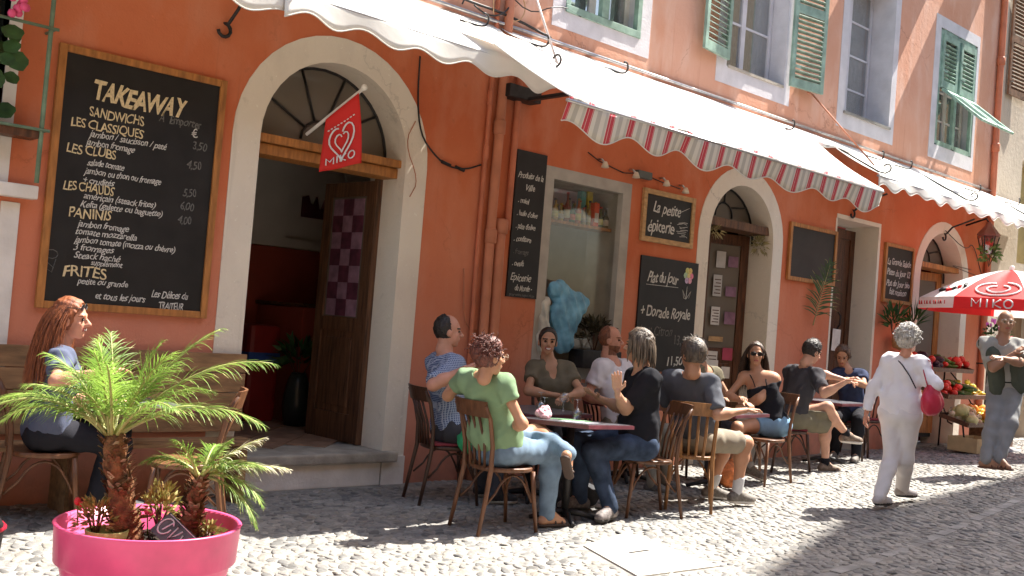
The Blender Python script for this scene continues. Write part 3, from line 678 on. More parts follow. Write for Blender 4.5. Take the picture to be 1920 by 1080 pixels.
M_cobble = m_st

SLAB = [(5.81, 4.90), (5.60, 3.93), (4.86, 3.98), (5.17, 4.72)]
def in_poly(x, y, poly):
    c = np.zeros(np.shape(x), bool); n = len(poly)
    for i in range(n):
        (x1, y1), (x2, y2) = poly[i], poly[(i+1) % n]
        k = ((y1 > y) != (y2 > y)) & (x < (x2-x1)*(y-y1)/(y2-y1+1e-12)+x1); c ^= k
    return c
GUT = lambda x: 3.45+.085*(x-6)+.03*(x-6)*.8      # the channel running down the street
def cobbles():
    px, py = .092, .062; X, Y = [], []
    for i, y in enumerate(np.arange(2.2, 7.14, py)):
        xs = np.arange(1.2, 20, px)+(i % 2)*px*.5; X.append(xs); Y.append(np.full(len(xs), y))
    X = np.concatenate(X); Y = np.concatenate(Y); n = len(X)
    # rows wander, so the joints never read as a grid
    X = X+.035*np.sin(Y*5+1.3*np.sin(X*1.7))+rng.uniform(-.018, .018, n); Y = Y+.028*np.sin(X*3.1+Y*2)+rng.uniform(-.013, .013, n)
    keep = (Y < 7.13) & ~in_poly(X, Y, [(5.85, 4.94), (5.63, 3.88), (4.81, 3.94), (5.13, 4.76)]) & ~((X > 3.9) & (X < 5.45) & (Y > 7.05))
    gd = Y-(3.45+.109*(X-6)); keep &= np.abs(gd) > .05
    # seen by the camera (with a margin for a step aside)
    z = X*fw.x+Y*fw.y; l = X*rt.x+Y*rt.y; keep &= (np.abs(l) < .66*z+.8) & (z > 4.2)
    X, Y = X[keep], Y[keep]; n = len(X)
    a = rng.normal(.75, .32, n)+.5*np.sin(X*1.3+Y*.9); big = rng.uniform(.62, 1.2, n)
    ra = px*.53*big*rng.uniform(.9, 1.2, n); rb = py*.50*big*rng.uniform(.85, 1.2, n); hh = rng.uniform(.0035, .0095, n); tl = rng.normal(0, .10, (n, 2))
    na = 9; t = np.arange(na)*2*PI/na
    rings = ((1.03, -.006), (.95, .55), (.66, .90)); k = len(rings)*na+1
    P = np.zeros((n, k, 3))
    irr = 1+rng.uniform(-.2, .16, (n, na))
    for r_, (s_, h_) in enumerate(rings):
        u = np.cos(t)[None]*ra[:, None]*s_*irr; v = np.sin(t)[None]*rb[:, None]*s_*irr
        P[:, r_*na:(r_+1)*na, 0] = u; P[:, r_*na:(r_+1)*na, 1] = v; P[:, r_*na:(r_+1)*na, 2] = (hh[:, None]*h_ if h_ > 0 else h_)+(u*tl[:, :1]+v*tl[:, 1:])
    P[:, -1, 2] = hh
    ca, sa = np.cos(a)[:, None], np.sin(a)[:, None]
    wx = P[..., 0]*ca-P[..., 1]*sa; wy = P[..., 0]*sa+P[..., 1]*ca
    base = gz(X, Y)
    f = []
    for r_ in range(len(rings)-1):
        for i in range(na): f.append((r_*na+i, r_*na+(i+1) % na, (r_+1)*na+(i+1) % na, (r_+1)*na+i))
    top = (len(rings)-1)*na; tri = [(top+i, top+(i+1) % na, k-1) for i in range(na)]
    d = np.hypot(X, Y); z = X*fw.x+Y*fw.y; l = (X*rt.x+Y*rt.y)/z; inview = (np.abs(l) < .47) & ((1.45/z-(.08*l)) < .315)
    hid = ((X > 2.05) & (X < 3.3) & (Y > 3.0) & (Y < 3.9))
    order = np.argsort(np.where(inview & ~hid, d, 99)); near = order[:300]; far = order[300:]
    for i in near:
        me = bpy.data.meshes.new('cobble'); v = np.stack([wx[i], wy[i], P[i, :, 2]], 1); me.from_pydata(v.tolist(), [], f+tri)
        me.polygons.foreach_set('use_smooth', np.ones(len(f)+len(tri), bool)); me.materials.append(M_cobble)
        o = link('cobble', me, street); o.location = (X[i], Y[i], base[i])
    V = np.stack([wx[far]+X[far, None], wy[far]+Y[far, None], P[far, :, 2]+base[far, None]], -1).reshape(-1, 3)
    F4 = (np.array(f)[None]+(np.arange(len(far))*k)[:, None, None]).reshape(-1, 4); F3 = (np.array(tri)[None]+(np.arange(len(far))*k)[:, None, None]).reshape(-1, 3)
    me = bpy.data.meshes.new('cobbles'); me.vertices.add(len(V)); me.vertices.foreach_set('co', V.astype(np.float32).ravel())
    me.loops.add(F4.size+F3.size); me.loops.foreach_set('vertex_index', np.concatenate([F4.ravel(), F3.ravel()]).astype(np.int32))
    me.polygons.add(len(F4)+len(F3)); me.polygons.foreach_set('loop_start', np.concatenate([np.arange(len(F4))*4, F4.size+np.arange(len(F3))*3]).astype(np.int32))
    me.polygons.foreach_set('use_smooth', np.ones(len(F4)+len(F3), bool)); me.update(calc_edges=True)
    at = me.attributes.new('tone', 'FLOAT', 'POINT'); at.data.foreach_set('value', np.repeat(rng.uniform(0, 1, len(far)), k).astype(np.float32))
    me.materials.append(M_cobble); o = link('cobbles', me, street); stuff(o)
cobbles()
def street_bits():
    b = MB()      # the drainage channel: long flat stones end to end
    x = 5.2
    while x < 22:
        L = random.uniform(.10, .2); yy = lambda q: 3.45+.109*(q-6)
        x1 = x+L-.012; y_a, y_b = yy(x), yy(x1); za, zb = float(gz(x, y_a)), float(gz(x1, y_b)); t = random.uniform(-.004, .004)
        bb = MB(); bb.add([(x, y_a-.042, za+.004+t), (x1, y_b-.042, zb+.004+t), (x1, y_b+.042, zb+.004+t), (x, y_a+.042, za+.004+t), (x, y_a-.042, za-.03), (x1, y_b-.042, zb-.03), (x1, y_b+.042, zb-.03), (x, y_a+.042, za-.03)],
            [(0, 1, 2, 3), (0, 4, 5, 1), (1, 5, 6, 2), (2, 6, 7, 3), (3, 7, 4, 0)]); bb.build('channel_stone', M_channel, street); x += L
    o = MB(); z = .012
    cx = sum(p[0] for p in SLAB)/4; cy = sum(p[1] for p in SLAB)/4
    v = [(p[0], p[1], z) for p in SLAB]+[(p[0], p[1], -.03) for p in SLAB]
    o.add(v, [(3, 2, 1, 0), (0, 1, 5, 4), (1, 2, 6, 5), (2, 3, 7, 6), (3, 0, 4, 7)]); R = thing('inspection_cover', 'pale smooth concrete cover slab set in the cobbles in front of the tables', 'drain cover', (cx, cy, 0))
    o.build('slab', M_slab, R); q = MB(); q.box((5.30, 4.42, .0125), (5.49, 4.437, .0150), M=None); q.build('lifting_slot', M_black, R)
M_channel = mat('channel_stone', (.27, .26, .245), .8, .2, 8, .006, 30, rand=.2)
M_slab = mat('pale_slab', (.40, .38, .34), .85, .1, 7, .003, 40)
street_bits()

# ================================================================ the orange building
BX0, BX1 = -9., 16.88
bld = thing('orange_building', 'long orange plastered building with arched doors, green shutters and shop awnings', 'building', (4, Y0, 0))
A1 = arch(3.63, 5.47, -.2, 2.71); A1i = arch(3.86, 5.24, .0, 2.73)
A2 = arch(9.33, 11.02, -.2, 2.63); A2i = arch(9.54, 10.81, .0, 2.63)
A3 = arch(14.45, 16.25, -.2, 2.58); A3i = arch(14.64, 16.05, .0, 2.60)
holes = [A1, A2, A3, rect(6.96, 8.16, 1.0, 2.97), rect(12.25, 13.39, -.2, 3.20), rect(.7, 2.02, 2.11, 3.9), rect(.9, 2.07, -.2, 1.95),
         rect(6.95, 8.13, 4.49, 6.44), rect(9.58, 10.84, 4.53, 6.54), rect(12.18, 13.46, 4.50, 6.54), rect(14.76, 16.09, 4.54, 6.37),
         rect(2.2, 3.3, 4.55, 6.4), rect(4.5, 5.6, 4.55, 6.4)]
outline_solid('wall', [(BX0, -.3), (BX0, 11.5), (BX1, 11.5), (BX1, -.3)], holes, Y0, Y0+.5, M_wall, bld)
for A, Ai in ((A1, A1i), (A2, A2i), (A3, A3i)):
    outline_solid('door_surround', [(x, z) for x, z in A], [], 0, 0, M_surr, bld) if False else None
    lo = [(A[0][0], -.2)]+[p for p in A[1:-1]]+[(A[-1][0], -.2)]
    ring = lo+[(Ai[-1][0], -.2)]+Ai[1:-1][::-1]+[(Ai[0][0], -.2)]
    outline_solid('door_surround', ring, [], Y0-.008, Y0+.5, M_surr, bld)
def frame_ring(name, o, i, y0, y1, m, parent=bld): return outline_solid(name, rect(*o), [rect(*i)], y0, y1, m, parent)
frame_ring('window_surround', (6.90, 8.16, .94, 2.985), (7.02, 8.03, 1.06, 2.87), Y0-.006, Y0+.46, mat('grey_shop_frame', (.42, .39, .34), .8, .12, 5))
b = MB(); b.box((13.352, Y0-.006, .0), (13.41, Y0+.5, 3.215)); b.box((12.24, Y0-.006, 3.16), (13.348, Y0+.5, 3.215)); b.box((12.225, Y0-.004, .0), (12.262, Y0+.5, 3.156)); b.build('door_surround', M_surr, bld)
# the step of the big arched door
b = MB(); b.box((3.88, Y0-.035, 0), (5.22, Y0+.2, .195), bev=.012); b.build('step_riser', M_white, bld)
for x0, x1, z1 in ((3.62, 3.87, .30), (5.235, 5.47, .24)): MB().box((x0, Y0-.03, 0), (x1, Y0-.010, z1)).build('step_cheek', M_white, bld)
b = MB(); b.box((3.87, Y0-.085, .197), (5.36, Y0+.42, .285), bev=.018); b.build('step_tread', M_concrete, bld)
# interior rooms, seen through the openings
def room(x0, x1, y1, z0, z1, mw, mf):
    b = MB(); y0 = Y0+.50
    b.box((x0-.1, y1, z0-.2), (x1+.1, y1+.1, z1)); b.box((x0-.1, y0, z0-.2), (x0, y1-.002, z1)); b.box((x1, y0, z0-.2), (x1+.1, y1-.002, z1)); b.box((x0-.1, y0, z1+.001), (x1+.1, y1+.1, z1+.1))
    b.build('interior_wall', mw, bld); f = MB(); f.box((x0, Y0+.35, z0-.06), (x1, y1, z0-.006)); return f.build('interior_floor', mf, bld)
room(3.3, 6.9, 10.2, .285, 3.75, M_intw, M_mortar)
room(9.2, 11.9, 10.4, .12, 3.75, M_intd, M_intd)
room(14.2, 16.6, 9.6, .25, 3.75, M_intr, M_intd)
tile_me = None
for i in range(11):
    for k in range(9):
        cx = 3.1+.34*i; cy = Y0+.62+.34*k
        if tile_me is None:
            t = MB().box((-.167, -.167, 0), (.167, .167, .012)); o = t.build('floor_tile', M_floor, bld, local=(0, 0, 0)); tile_me = o.data
        else: o = link('floor_tile', tile_me, bld)
        x_, y_ = 4.6+(i-5)*.245-(k-4)*.245, Y0+2.2+(i-5)*.245+(k-4)*.245
        if not (2.95 < x_ < 6.8 and y_ > Y0+.46 and y_ < 10.1): bpy.data.objects.remove(o); continue
        o.location = (x_-4, y_-Y0, .281); o.rotation_euler = (0, 0, PI/4)
b = MB()
for a0, a1 in ((9.2, 11.9), (14.2, 16.6)): pass
# cream back wall with red dado and an arched niche of the takeaway room
b.box((5.22, 9.83, .28), (6.88, 9.89, 2.05)); b.build('red_dado', M_intr, bld)
outline_solid('interior_arch', rect(5.2, 6.88, 2.06, 3.7), [arch(5.72, 6.46, 2.16, 2.75)], 9.86, 9.90, M_intw, bld)
b = MB(); b.box((5.2, 9.95, .285), (6.88, 10.1, 3.7)); b.build('interior_partition', M_intw, bld)

def fanlight(cx, r, zs, zb, y, n, parent):
    b = MB()
    b.tube([(cx-r*math.cos(t)*.99, y-.01, zs+r*math.sin(t)*.99) for t in np.linspace(0, PI, 17)], .014, 6)
    b.tube([(cx-.17*math.cos(t), y-.012, zb+.05+.17*math.sin(t)) for t in np.linspace(0, PI, 9)], .011, 6)
    for i in range(n):
        t = PI*(i+1)/(n+1); b.tube([(cx-.17*math.cos(t), y-.012, zb+.05+.17*math.sin(t)), (cx-r*math.cos(t)*.98, y-.012, zs+(r*math.sin(t))*.98)], .011, 6)
    f = b.build('fanlight_bars', M_black, parent)
    pts = [(cx-r*math.cos(t), zs+r*math.sin(t)) for t in np.linspace(0, PI, 20)]+[(cx+r, zb), (cx-r, zb)]
    outline_solid('fanlight_pane', pts, [], y, y+.006, M_dusty, parent)
fanlight(4.55, .69, 2.73, 2.76, Y0+.30, 4, bld)
fanlight(10.175, .635, 2.63, 2.86, Y0+.30, 3, bld)
b = MB(); b.box((3.845, Y0+.10, 2.60), (5.255, Y0+.335, 2.685), bev=.01); b.box((3.845, Y0+.055, 2.69), (5.255, Y0+.335, 2.755), bev=.008); b.build('door_lintel', M_woodo, bld)
b = MB(); b.box((9.53, Y0+.05, 2.75), (10.82, Y0+.335, 2.85), bev=.01); b.build('door_lintel', M_woodg, bld)
b = MB(); b.box((14.63, Y0+.05, 2.76), (16.06, Y0+.335, 2.84), bev=.01); b.build('door_lintel', M_woodo, bld)

def panel_leaf(name, w, h, hinge, ang, mats, glazed=True, parent=bld, z0=.3):
    """a door leaf: rails, stiles and panels, hinged at x = 0 and swung by ang"""
    M = Matrix.Translation(hinge) @ Matrix.Rotation(ang, 4, 'Z')
    b = MB()
    for x0, x1 in ((0, .11), (w-.11, w)): b.box((x0, -.022, 0), (x1, .022, h), M=M)
    for z0_, z1_ in ((0, .24), (h*.42, h*.42+.12), (h-.13, h)): b.box((.112, -.021, z0_), (w-.112, .021, z1_), M=M)
    lf = b.build(name, mats[0], parent)
    b = MB(); b.box((.112, -.010, .242), (w-.112, .010, h*.42-.002), M=M)
    b.box((.17, -.018, .30), (w-.17, .018, h*.42-.06), bev=.008, M=M)
    b.build('door_panel', mats[1], lf, local=parent['_base']); 
    b = MB(); b.box((.112, -.004, h*.42+.122), (w-.112, .004, h-.132), M=M); b.build('door_pane', M_dusty if glazed else mats[1], lf, local=parent['_base'])
    b = MB(); b.ball(tuple(M @ Vector((w-.05, -.05, h*.40))), .022); b.tube([M @ Vector((w-.05, 0, h*.40)), M @ Vector((w-.05, -.05, h*.40))], .008, 6); b.build('door_handle', M_steel, lf, local=parent['_base'])
    return lf, M
# takeaway door: right leaf folded inwards with a printed curtain
lf, Mx = panel_leaf('door_leaf', .74, 2.30, (5.225, Y0+.36, .29), rad(93), (M_woodg, M_woodg))
b = MB(); c2 = MB()
for i in range(3):
    for k in range(7):
        q = b if (i+k) % 2 else c2; x0 = .15+i*.147; z0 = 1.10+k*.15
        q.box((x0, .006, z0), (x0+.147, .012+.004*((i*3+k) % 2), z0+.15), M=Mx)
b.build('printed_curtain', M_purple, bld); c2.build('printed_curtain_squares', M_purplel, bld)
MB().box((3.88, Y0+.33, .29), (3.93, Y0+.42, 2.6)).build('door_jamb', M_woodg, bld); MB().box((5.18, Y0+.30, .29), (5.238, Y0+.345, 2.6)).build('door_jamb', M_woodg, bld)
# grocery door
lf, Mx2 = panel_leaf('door_leaf', .66, 2.62, (10.80, Y0+.34, .12), rad(158), (M_woodd, M_woodd))
b = MB(); b.box((9.56, Y0+.33, .12), (9.61, Y0+.40, 2.75)); b.build('door_jamb', M_woodd, bld)
fanlight(15.345, .70, 2.60, 2.85, Y0+.30, 3, bld)
# third door, closed
lf, Mx3 = panel_leaf('door_leaf', .58, 3.0, (12.83, Y0+.36, .1), rad(180), (M_woodd, M_woodo), False)
lf, Mx4 = panel_leaf('door_leaf', .50, 3.0, (13.345, Y0+.36, .1), rad(180), (M_woodd, M_woodd), False)
b = MB(); b.tube([(12.99, Y0+.32, 1.72), (12.97, Y0+.27, 1.78), (12.97, Y0+.27, 1.9), (12.99, Y0+.32, 1.95)], .012, 6); b.build('door_handle', M_black, bld)
# far arched door
lf, Mx5 = panel_leaf('door_leaf', .68, 2.5, (16.04, Y0+.34, .25), rad(165), (M_woodo, M_woodo))
b = MB(); b.box((15.0, Y0+.36, .25), (15.05, Y0+.44, 2.76)); b.build('door_jamb', M_woodo, bld)
# left window and door
frame_ring('window_frame', (1.02, 2.10, 2.09, 4.05), (1.10, 2.02, 2.17, 3.9), Y0-.010, Y0+.15, M_white)
b = MB(); b.box((.9, Y0-.09, 2.0), (2.27, Y0+.2, 2.088), bev=.01); b.build('window_sill', M_white, bld)
b = MB(); b.box((.7, Y0+.12, 2.1), (2.05, Y0+.14, 3.95)); b.build('window_pane', mat('dark_pane', (.02, .022, .02), .15, .2, 5, spec=.6), bld)
b = MB(); b.box((.9, Y0+.10, 0), (2.06, Y0+.15, 1.94)); b.build('door_leaf', M_woodo, bld)
b = MB(); b.box((2.072, Y0-.012, 0), (2.19, Y0+.14, 1.97), bev=.006); b.build('door_surround', M_white, bld)
b = MB()
for x in (1.56, 1.84, 2.225): b.tube([(x, Y0-.17, 2.10), (x, Y0-.17, 4.1)], .0155, 8)
for z in (2.44, 3.10, 3.75): b.tube([(.8, Y0-.185, z), (2.27, Y0-.185, z)], .011, 6); b.tube([(2.25, Y0-.17, z), (2.25, Y0, z)], .010, 6)
b.build('window_grille', M_greenbar, bld)

# windows of the upper floor
def casement(x0, x1, z0, z1, y, mf, panes=4, curtain=True):
    f = MB(); w = .05; c = (x0+x1)/2
    for a, bb in ((x0, x0+w), (c-.04, c+.04), (x1-w, x1)): f.box((a, y, z0), (bb, y+.05, z1))
    f.box((x0+w+.001, y+.001, z0), (x1-w-.001, y+.049, z0+w)); f.box((x0+w+.001, y+.001, z1-w), (x1-w-.001, y+.049, z1))
    for k in range(1, panes):
        z = z0+(z1-z0)*k/panes; f.box((x0+w+.001, y+.012, z-.013), (c-.041, y+.04, z+.013)); f.box((c+.041, y+.012, z-.013), (x1-w-.001, y+.04, z+.013))
    fr = f.build('window_frame', mf, bld)
    for k in range(panes):
        for a, bb in ((x0+w, c-.04), (c+.04, x1-w)):
            za, zb = z0+(z1-z0)*k/panes, z0+(z1-z0)*(k+1)/panes
            g = MB().box((a, y+.024, za+.014), (bb, y+.028, zb-.014)); g.build('window_pane', M_glass, fr, local=bld['_base'])
    if curtain:
        q = MB(); q.grid(lambda u, v: (x0+w+(x1-x0-2*w)*u, y+.085+.015*math.sin(u*60), z0+.05+(z1-z0-.08)*v), 60, 2); q.build('curtain', M_curtain, bld)
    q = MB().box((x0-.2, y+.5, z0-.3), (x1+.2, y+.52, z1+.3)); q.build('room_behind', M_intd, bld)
slat_me = {}
def shutter(w, h, M, mt, parent=bld, gap=.062, th=.035):
    """louvred shutter: stiles and rails, and each slat of its own. Local x 0..w, z 0..h, y thickness"""
    b = MB()
    b.box((0, -th/2, 0), (.065, th/2, h), M=M, bev=.004); b.box((w-.065, -th/2, 0), (w, th/2, h), M=M, bev=.004)
    rails = [(0, .11)]+([(h*.5-.06, h*.5+.06)] if h > 1.2 else [])+[(h-.09, h)]
    for a, c in rails: b.box((.066, -th/2+.001, a), (w-.066, th/2-.001, c), M=M)
    sh = b.build('shutter', mt, parent); base = parent['_base']
    key = (round(w, 2), mt.name)
    if key not in slat_me:
        q = MB().box((.066, -.021, -.004), (w-.066, .021, .004)); me = bpy.data.meshes.new('slat'); me.from_pydata(q.v, [], q.f); me.materials.append(mt); slat_me[key] = me
    z = rails[0][1]+.03
    while z < h-.11:
        if not any(a-.02 < z < c+.02 for a, c in rails):
            o = link('slat', slat_me[key], sh); o.matrix_local = Matrix.Translation(-Vector(base)) @ M @ Matrix.Translation((0, 0, z)) @ Matrix.Rotation(rad(-38), 4, 'X')
        z += gap
    hb = MB()
    for z in (.25, h-.3): hb.box((.0, -th/2-.006, z-.015), (.16, -th/2-.001, z+.015), M=M)
    hb.build('hinge', mt, sh, local=base)
def TM(x, y, z, rz=0., rx=0.): return Matrix.Translation((x, y, z)) @ Matrix.Rotation(rz, 4, 'Z') @ Matrix.Rotation(rx, 4, 'X')
# w1: pale surround, green frame closed behind a raised flap
frame_ring('window_surround', (6.82, 8.26, 4.33, 6.6), (6.99, 8.09, 4.52, 6.4), Y0-.006, Y0+.2, M_paleblue)
casement(6.99, 8.09, 4.52, 6.35, Y0+.16, M_white, 4)
f = MB(); f.box((6.99, Y0-.02, 4.50), (8.10, Y0+.05, 4.575), bev=.006); f.box((7.50, Y0-.015, 4.58), (7.60, Y0+.045, 6.3)); f.box((8.04, Y0-.015, 4.58), (8.10, Y0+.045, 6.3)); f.box((6.99, Y0-.015, 4.58), (7.05, Y0+.045, 6.3)); f.build('shutter_frame', M_green, bld)
shutter(.48, .62, TM(7.60, Y0-.03, 5.30, 0, rad(128)), M_greend)
shutter(.48, .85, TM(7.60, Y0+.02, 5.32), M_green); shutter(.48, .85, TM(7.06, Y0+.02, 5.32), M_green)
# w2
frame_ring('window_surround', (9.43, 10.93, 4.36, 6.6), (9.62, 10.80, 4.57, 6.5), Y0-.006, Y0+.38, M_paleblue)
casement(9.63, 10.79, 4.58, 6.45, Y0+.22, M_paleblue, 3)
shutter(.58, 1.95, TM(9.60, Y0-.045, 4.62, rad(188)), M_green)
shutter(.60, 1.95, TM(10.86, Y0-.045, 4.60, rad(-9)), M_green)
b = MB(); b.box((9.64, Y0-.02, 4.555), (10.78, Y0+.2, 4.585)); b.build('window_sill', M_concrete, bld)
# w3
frame_ring('window_surround', (12.05, 13.56, 4.34, 6.6), (12.22, 13.42, 4.54, 6.5), Y0-.006, Y0+.40, M_paleblue)
casement(12.23, 13.41, 4.56, 6.45, Y0+.34, M_paleblue, 4)
b = MB(); b.box((12.20, Y0-.03, 4.535), (13.44, Y0+.33, 4.565)); b.build('window_sill', mat('zinc_sill', (.25, .24, .22), .6), bld)
# w4
frame_ring('window_surround', (14.63, 16.13, 4.37, 6.50), (14.80, 16.05, 4.58, 6.33), Y0-.006, Y0+.2, M_paleblue)
casement(14.82, 16.03, 4.60, 6.32, Y0+.16, M_white, 4)
f = MB()
for x0, x1 in ((14.80, 14.87), (15.38, 15.46), (15.98, 16.05)): f.box((x0, Y0+.0, 4.60), (x1, Y0+.05, 6.31))
for z0, z1 in ((4.58, 4.66), (6.25, 6.33)): f.box((14.872, Y0+.002, z0), (15.378, Y0+.048, z1)); f.box((15.462, Y0+.002, z0), (15.978, Y0+.048, z1))
f.build('shutter_frame', M_green, bld)
shutter(.51, .80, TM(14.87, Y0-.01, 5.45), M_green); shutter(.51, .80, TM(15.47, Y0-.01, 5.45), M_green)
shutter(.51, .82, TM(14.88, Y0-.03, 5.42, 0, rad(130)), M_greend); shutter(.51, .82, TM(15.48, Y0-.03, 5.42, 0, rad(130)), M_greend)
# unseen open shutters, added above the picture to streak the wall with shadow
for x in (6.3, 8.75, 12.0, 14.0, 14.9, 16.4):
    shutter(.60, 1.6, TM(x, Y0-.02, 7.6, rad(-90)), M_green)
casement(2.25, 3.25, 4.6, 6.35, Y0+.2, M_white, 3); casement(4.55, 5.55, 4.6, 6.35, Y0+.2, M_white, 3)
b = MB(); b.box((BX0, Y0-.55, 11.5), (BX1+.2, Y0+6, 11.65)); b.build('roof', mat('roof_tiles', (.42, .18, .10), .9, .25, 12), bld)
# neighbour on the right
nb = thing('beige_building', 'weathered beige building beyond the orange one, with brown shutters', 'building', (18, 7.3, 0))
outline_solid('wall', [(16.99, -.3), (16.99, 11), (30, 11), (30, -.3)], [rect(17.95, 19.1, .1, 2.4), rect(18.2, 19.4, 3.15, 4.9), rect(19.9, 21, 5.7, 7.4)], 7.22, 7.6, M_beige, nb)
b = MB(); b.box((18.2, 7.45, 3.15), (19.4, 7.5, 4.9)); b.build('window_panel', mat('ochre_blind', (.50, .38, .16), .8, .1, 5), nb)
b = MB(); b.box((17.95, 7.42, .1), (19.1, 7.47, 2.4)); b.build('door_leaf', mat('brown_door', (.25, .14, .07), .7, .25, 8, stretch=(6, 6, 1)), nb)
shutter(.75, 1.9, TM(17.30, 7.17, 5.85, rad(-4)), M_brownsh, nb); shutter(.75, 1.9, TM(18.85, 7.17, 5.85, rad(-4)), M_brownsh, nb)
b = MB(); b.box((18.1, 7.30, 5.85), (18.82, 7.34, 7.7)); b.build('window_pane', M_intd, nb)
# the tall houses across the lane: their shadow lies on the street
op = thing('shade_building', 'tall ochre building across the lane, outside the picture, whose shade falls on the street', 'building', (26, -3, 0))
b = MB(); b.add([(24.2, .22, -.3), (26.6, 1.0, -.3), (48, 1.5, -.3), (48, -8, -.3), (24.2, -8, -.3)]+[(24.2, .22, 29), (26.6, 1.0, 29), (48, 1.5, 29), (48, -8, 29), (24.2, -8, 29)],
    [(0, 1, 6, 5), (1, 2, 7, 6), (2, 3, 8, 7), (3, 4, 9, 8), (4, 0, 5, 9), (5, 6, 7, 8, 9)]); b.build('wall', M_ochre, op)
op2 = thing('low_building', 'lower ochre house across the lane behind the viewer, out of the picture', 'building', (0, -4, 0))
b = MB(); b.box((-16, -8, -.3), (15, -2.2, 9)); b.build('wall', M_ochre, op2)
# ================================================================ awnings
M_strval = striped('striped_valance', (.58, .06, .085), (.74, .70, .62), .235, 0, .30, trans=.12)
M_glare = striped('sun_glare_canvas', (.84, .70, .68), (.86, .84, .80), .36, 0, .30, trans=.3)  # stripes paled nearly to white, overexposed sun put into the canopy colour
def wave(x, p, ph=0.): return .5+.5*math.cos(2*PI*(x/p+ph))
def awning(name, label, x0, x1, y0, z0, y1, z1, m, val=.12, amp=.07, per=.5, ph=0., arms=(), skew=0., group='awnings over the shop fronts', sag=.02, mv=None, bar=True, lean=-.01):
    R = thing(name, label, 'awning', ((x0+x1)/2, Y0, z0), group=group)
    b = MB(); nx = int((x1-x0)*14)
    def can(u, v):
        x = x0+(x1-x0)*u+skew*u*(1-v); wob = .012*math.sin(x*5.1)+.008*math.sin(x*11+v*4)
        return (x, y0+(y1-y0)*v, z0+(z1-z0)*v-sag*math.sin(PI*v)*(1+.5*math.sin(x*3.3))+wob*v)
    b.grid(can, nx, 8); b.build('canopy', m, R, solid=.002)
    b = MB()
    def vl(u, v):
        x = x0+(x1-x0)*u; top = can(u, 1); L = val+amp*wave(x, per, ph)
        return (x+.01*math.sin(x*9), y1-.004+(.014*math.sin(x*2*PI/per*.5+1)+lean)*v, top[2]-.002-L*v)
    b.grid(vl, nx*2, 4); b.build('valance', mv or m, R, solid=.002)
    h = MB(); pts = [vl(i/(nx*2), 1) for i in range(nx*2+1)]; h.tube(pts, .006, 4); h.build('hem', M_canvas, R)
    if bar: b = MB(); b.tube([(x0-.02, y1+.006, z1-.02), (x1+.02, y1+.006, z1-.02)], .014, 8); b.build('front_bar', M_steel, R)
    for x in arms:
        b = MB(); b.tube([(x, Y0, z0-.02), (x, y1+.05, z1+.045)], .012, 6)
        b.tube([(x, y1+.05, z1+.045), (x, y1-.04, z1+.02)]+[(x, y1-.06-.05*math.sin(t), z1+.03+.05*(1-math.cos(t))) for t in np.linspace(0, 4.2, 9)], .010, 6)
        b.build('support_arm', M_black, R)
    return R
YA = Y0-.85
awA = awning('awning', 'plain cream scalloped awning over the takeaway arch, second from the left', 3.49, 6.13, Y0-.01, 4.13, YA, 3.60, M_canvas, .13, .075, .50, .2, (3.6, 6.05), bar=True)
awZ = awning('awning', 'sliver of cream awning cut by the top edge, left of the first arch', 1.2, 3.50, Y0-.01, 4.11, YA, 3.585, M_canvas, .12, .085, .55, .15, ())
awB0 = awning('awning', 'narrow upper strip of cream canvas along the wall above the striped awning', 6.16, 11.62, Y0-.01, 4.13, Y0-.60, 3.86, M_glare, .02, .03, .6, .1, (), sag=.01, bar=False)
awB = awning('awning', 'long awning, sun glare coloured into its pale canopy, with a red and white striped scalloped valance', 5.31, 9.95, Y0-.56, 3.88, Y0-1.84, 3.115, M_glare, .16, .085, .66, .35, (), sag=.035, mv=M_strval, lean=.055, skew=.62)
awC = awning('awning', 'cream scalloped awning at the right end above the menu board and far arch', 11.68, 18.2, Y0-.01, 4.13, YA, 3.60, M_canvas, .10, .06, .42, .3, (11.76, 14.2, 16.9))
tag(awB0, awB0['label'], 'awning')
# box of the striped awning at its left end, and the long fixing bar
b = MB(); b.box((6.22, Y0-.16, 3.50), (6.62, Y0-.01, 3.62), bev=.01); b.box((6.45, Y0-.75, 3.50), (6.50, Y0-.13, 3.53)); b.build('awning_motor', M_black, awB)
b = MB(); b.tube([(5.0, Y0-.04, 4.165), (17.0, Y0-.04, 4.165)], .017, 8)
for x in np.arange(6, 17, 1.1): b.tube([(x, Y0, 4.165), (x, Y0-.06, 4.165)], .010, 5)
fb = b.build('fixing_bar', M_steel); tag(fb, 'long dark metal bar fixed to the wall just above the awnings', 'bar')
for i, (p, q, lb) in enumerate((((6.36, Y0, 4.9), (6.13, YA-.0, 3.66), 'thin pale rod holding the right end of the cream awning near the cables'), ((11.45, Y0, 4.62), (11.74, YA+.1, 3.72), 'thin pale rod from the second green shutter down to the awnings'))):
    b = MB(); b.tube([p, q], .011, 6); b.tube([p, (p[0]-.13, p[1]-.01, p[2]+.0)], .009, 5); o = b.build('awning_rod', M_pipe if i else mat('pale_rod', (.6, .52, .48), .5)); tag(o, lb, 'rod', 'rods holding the awnings')
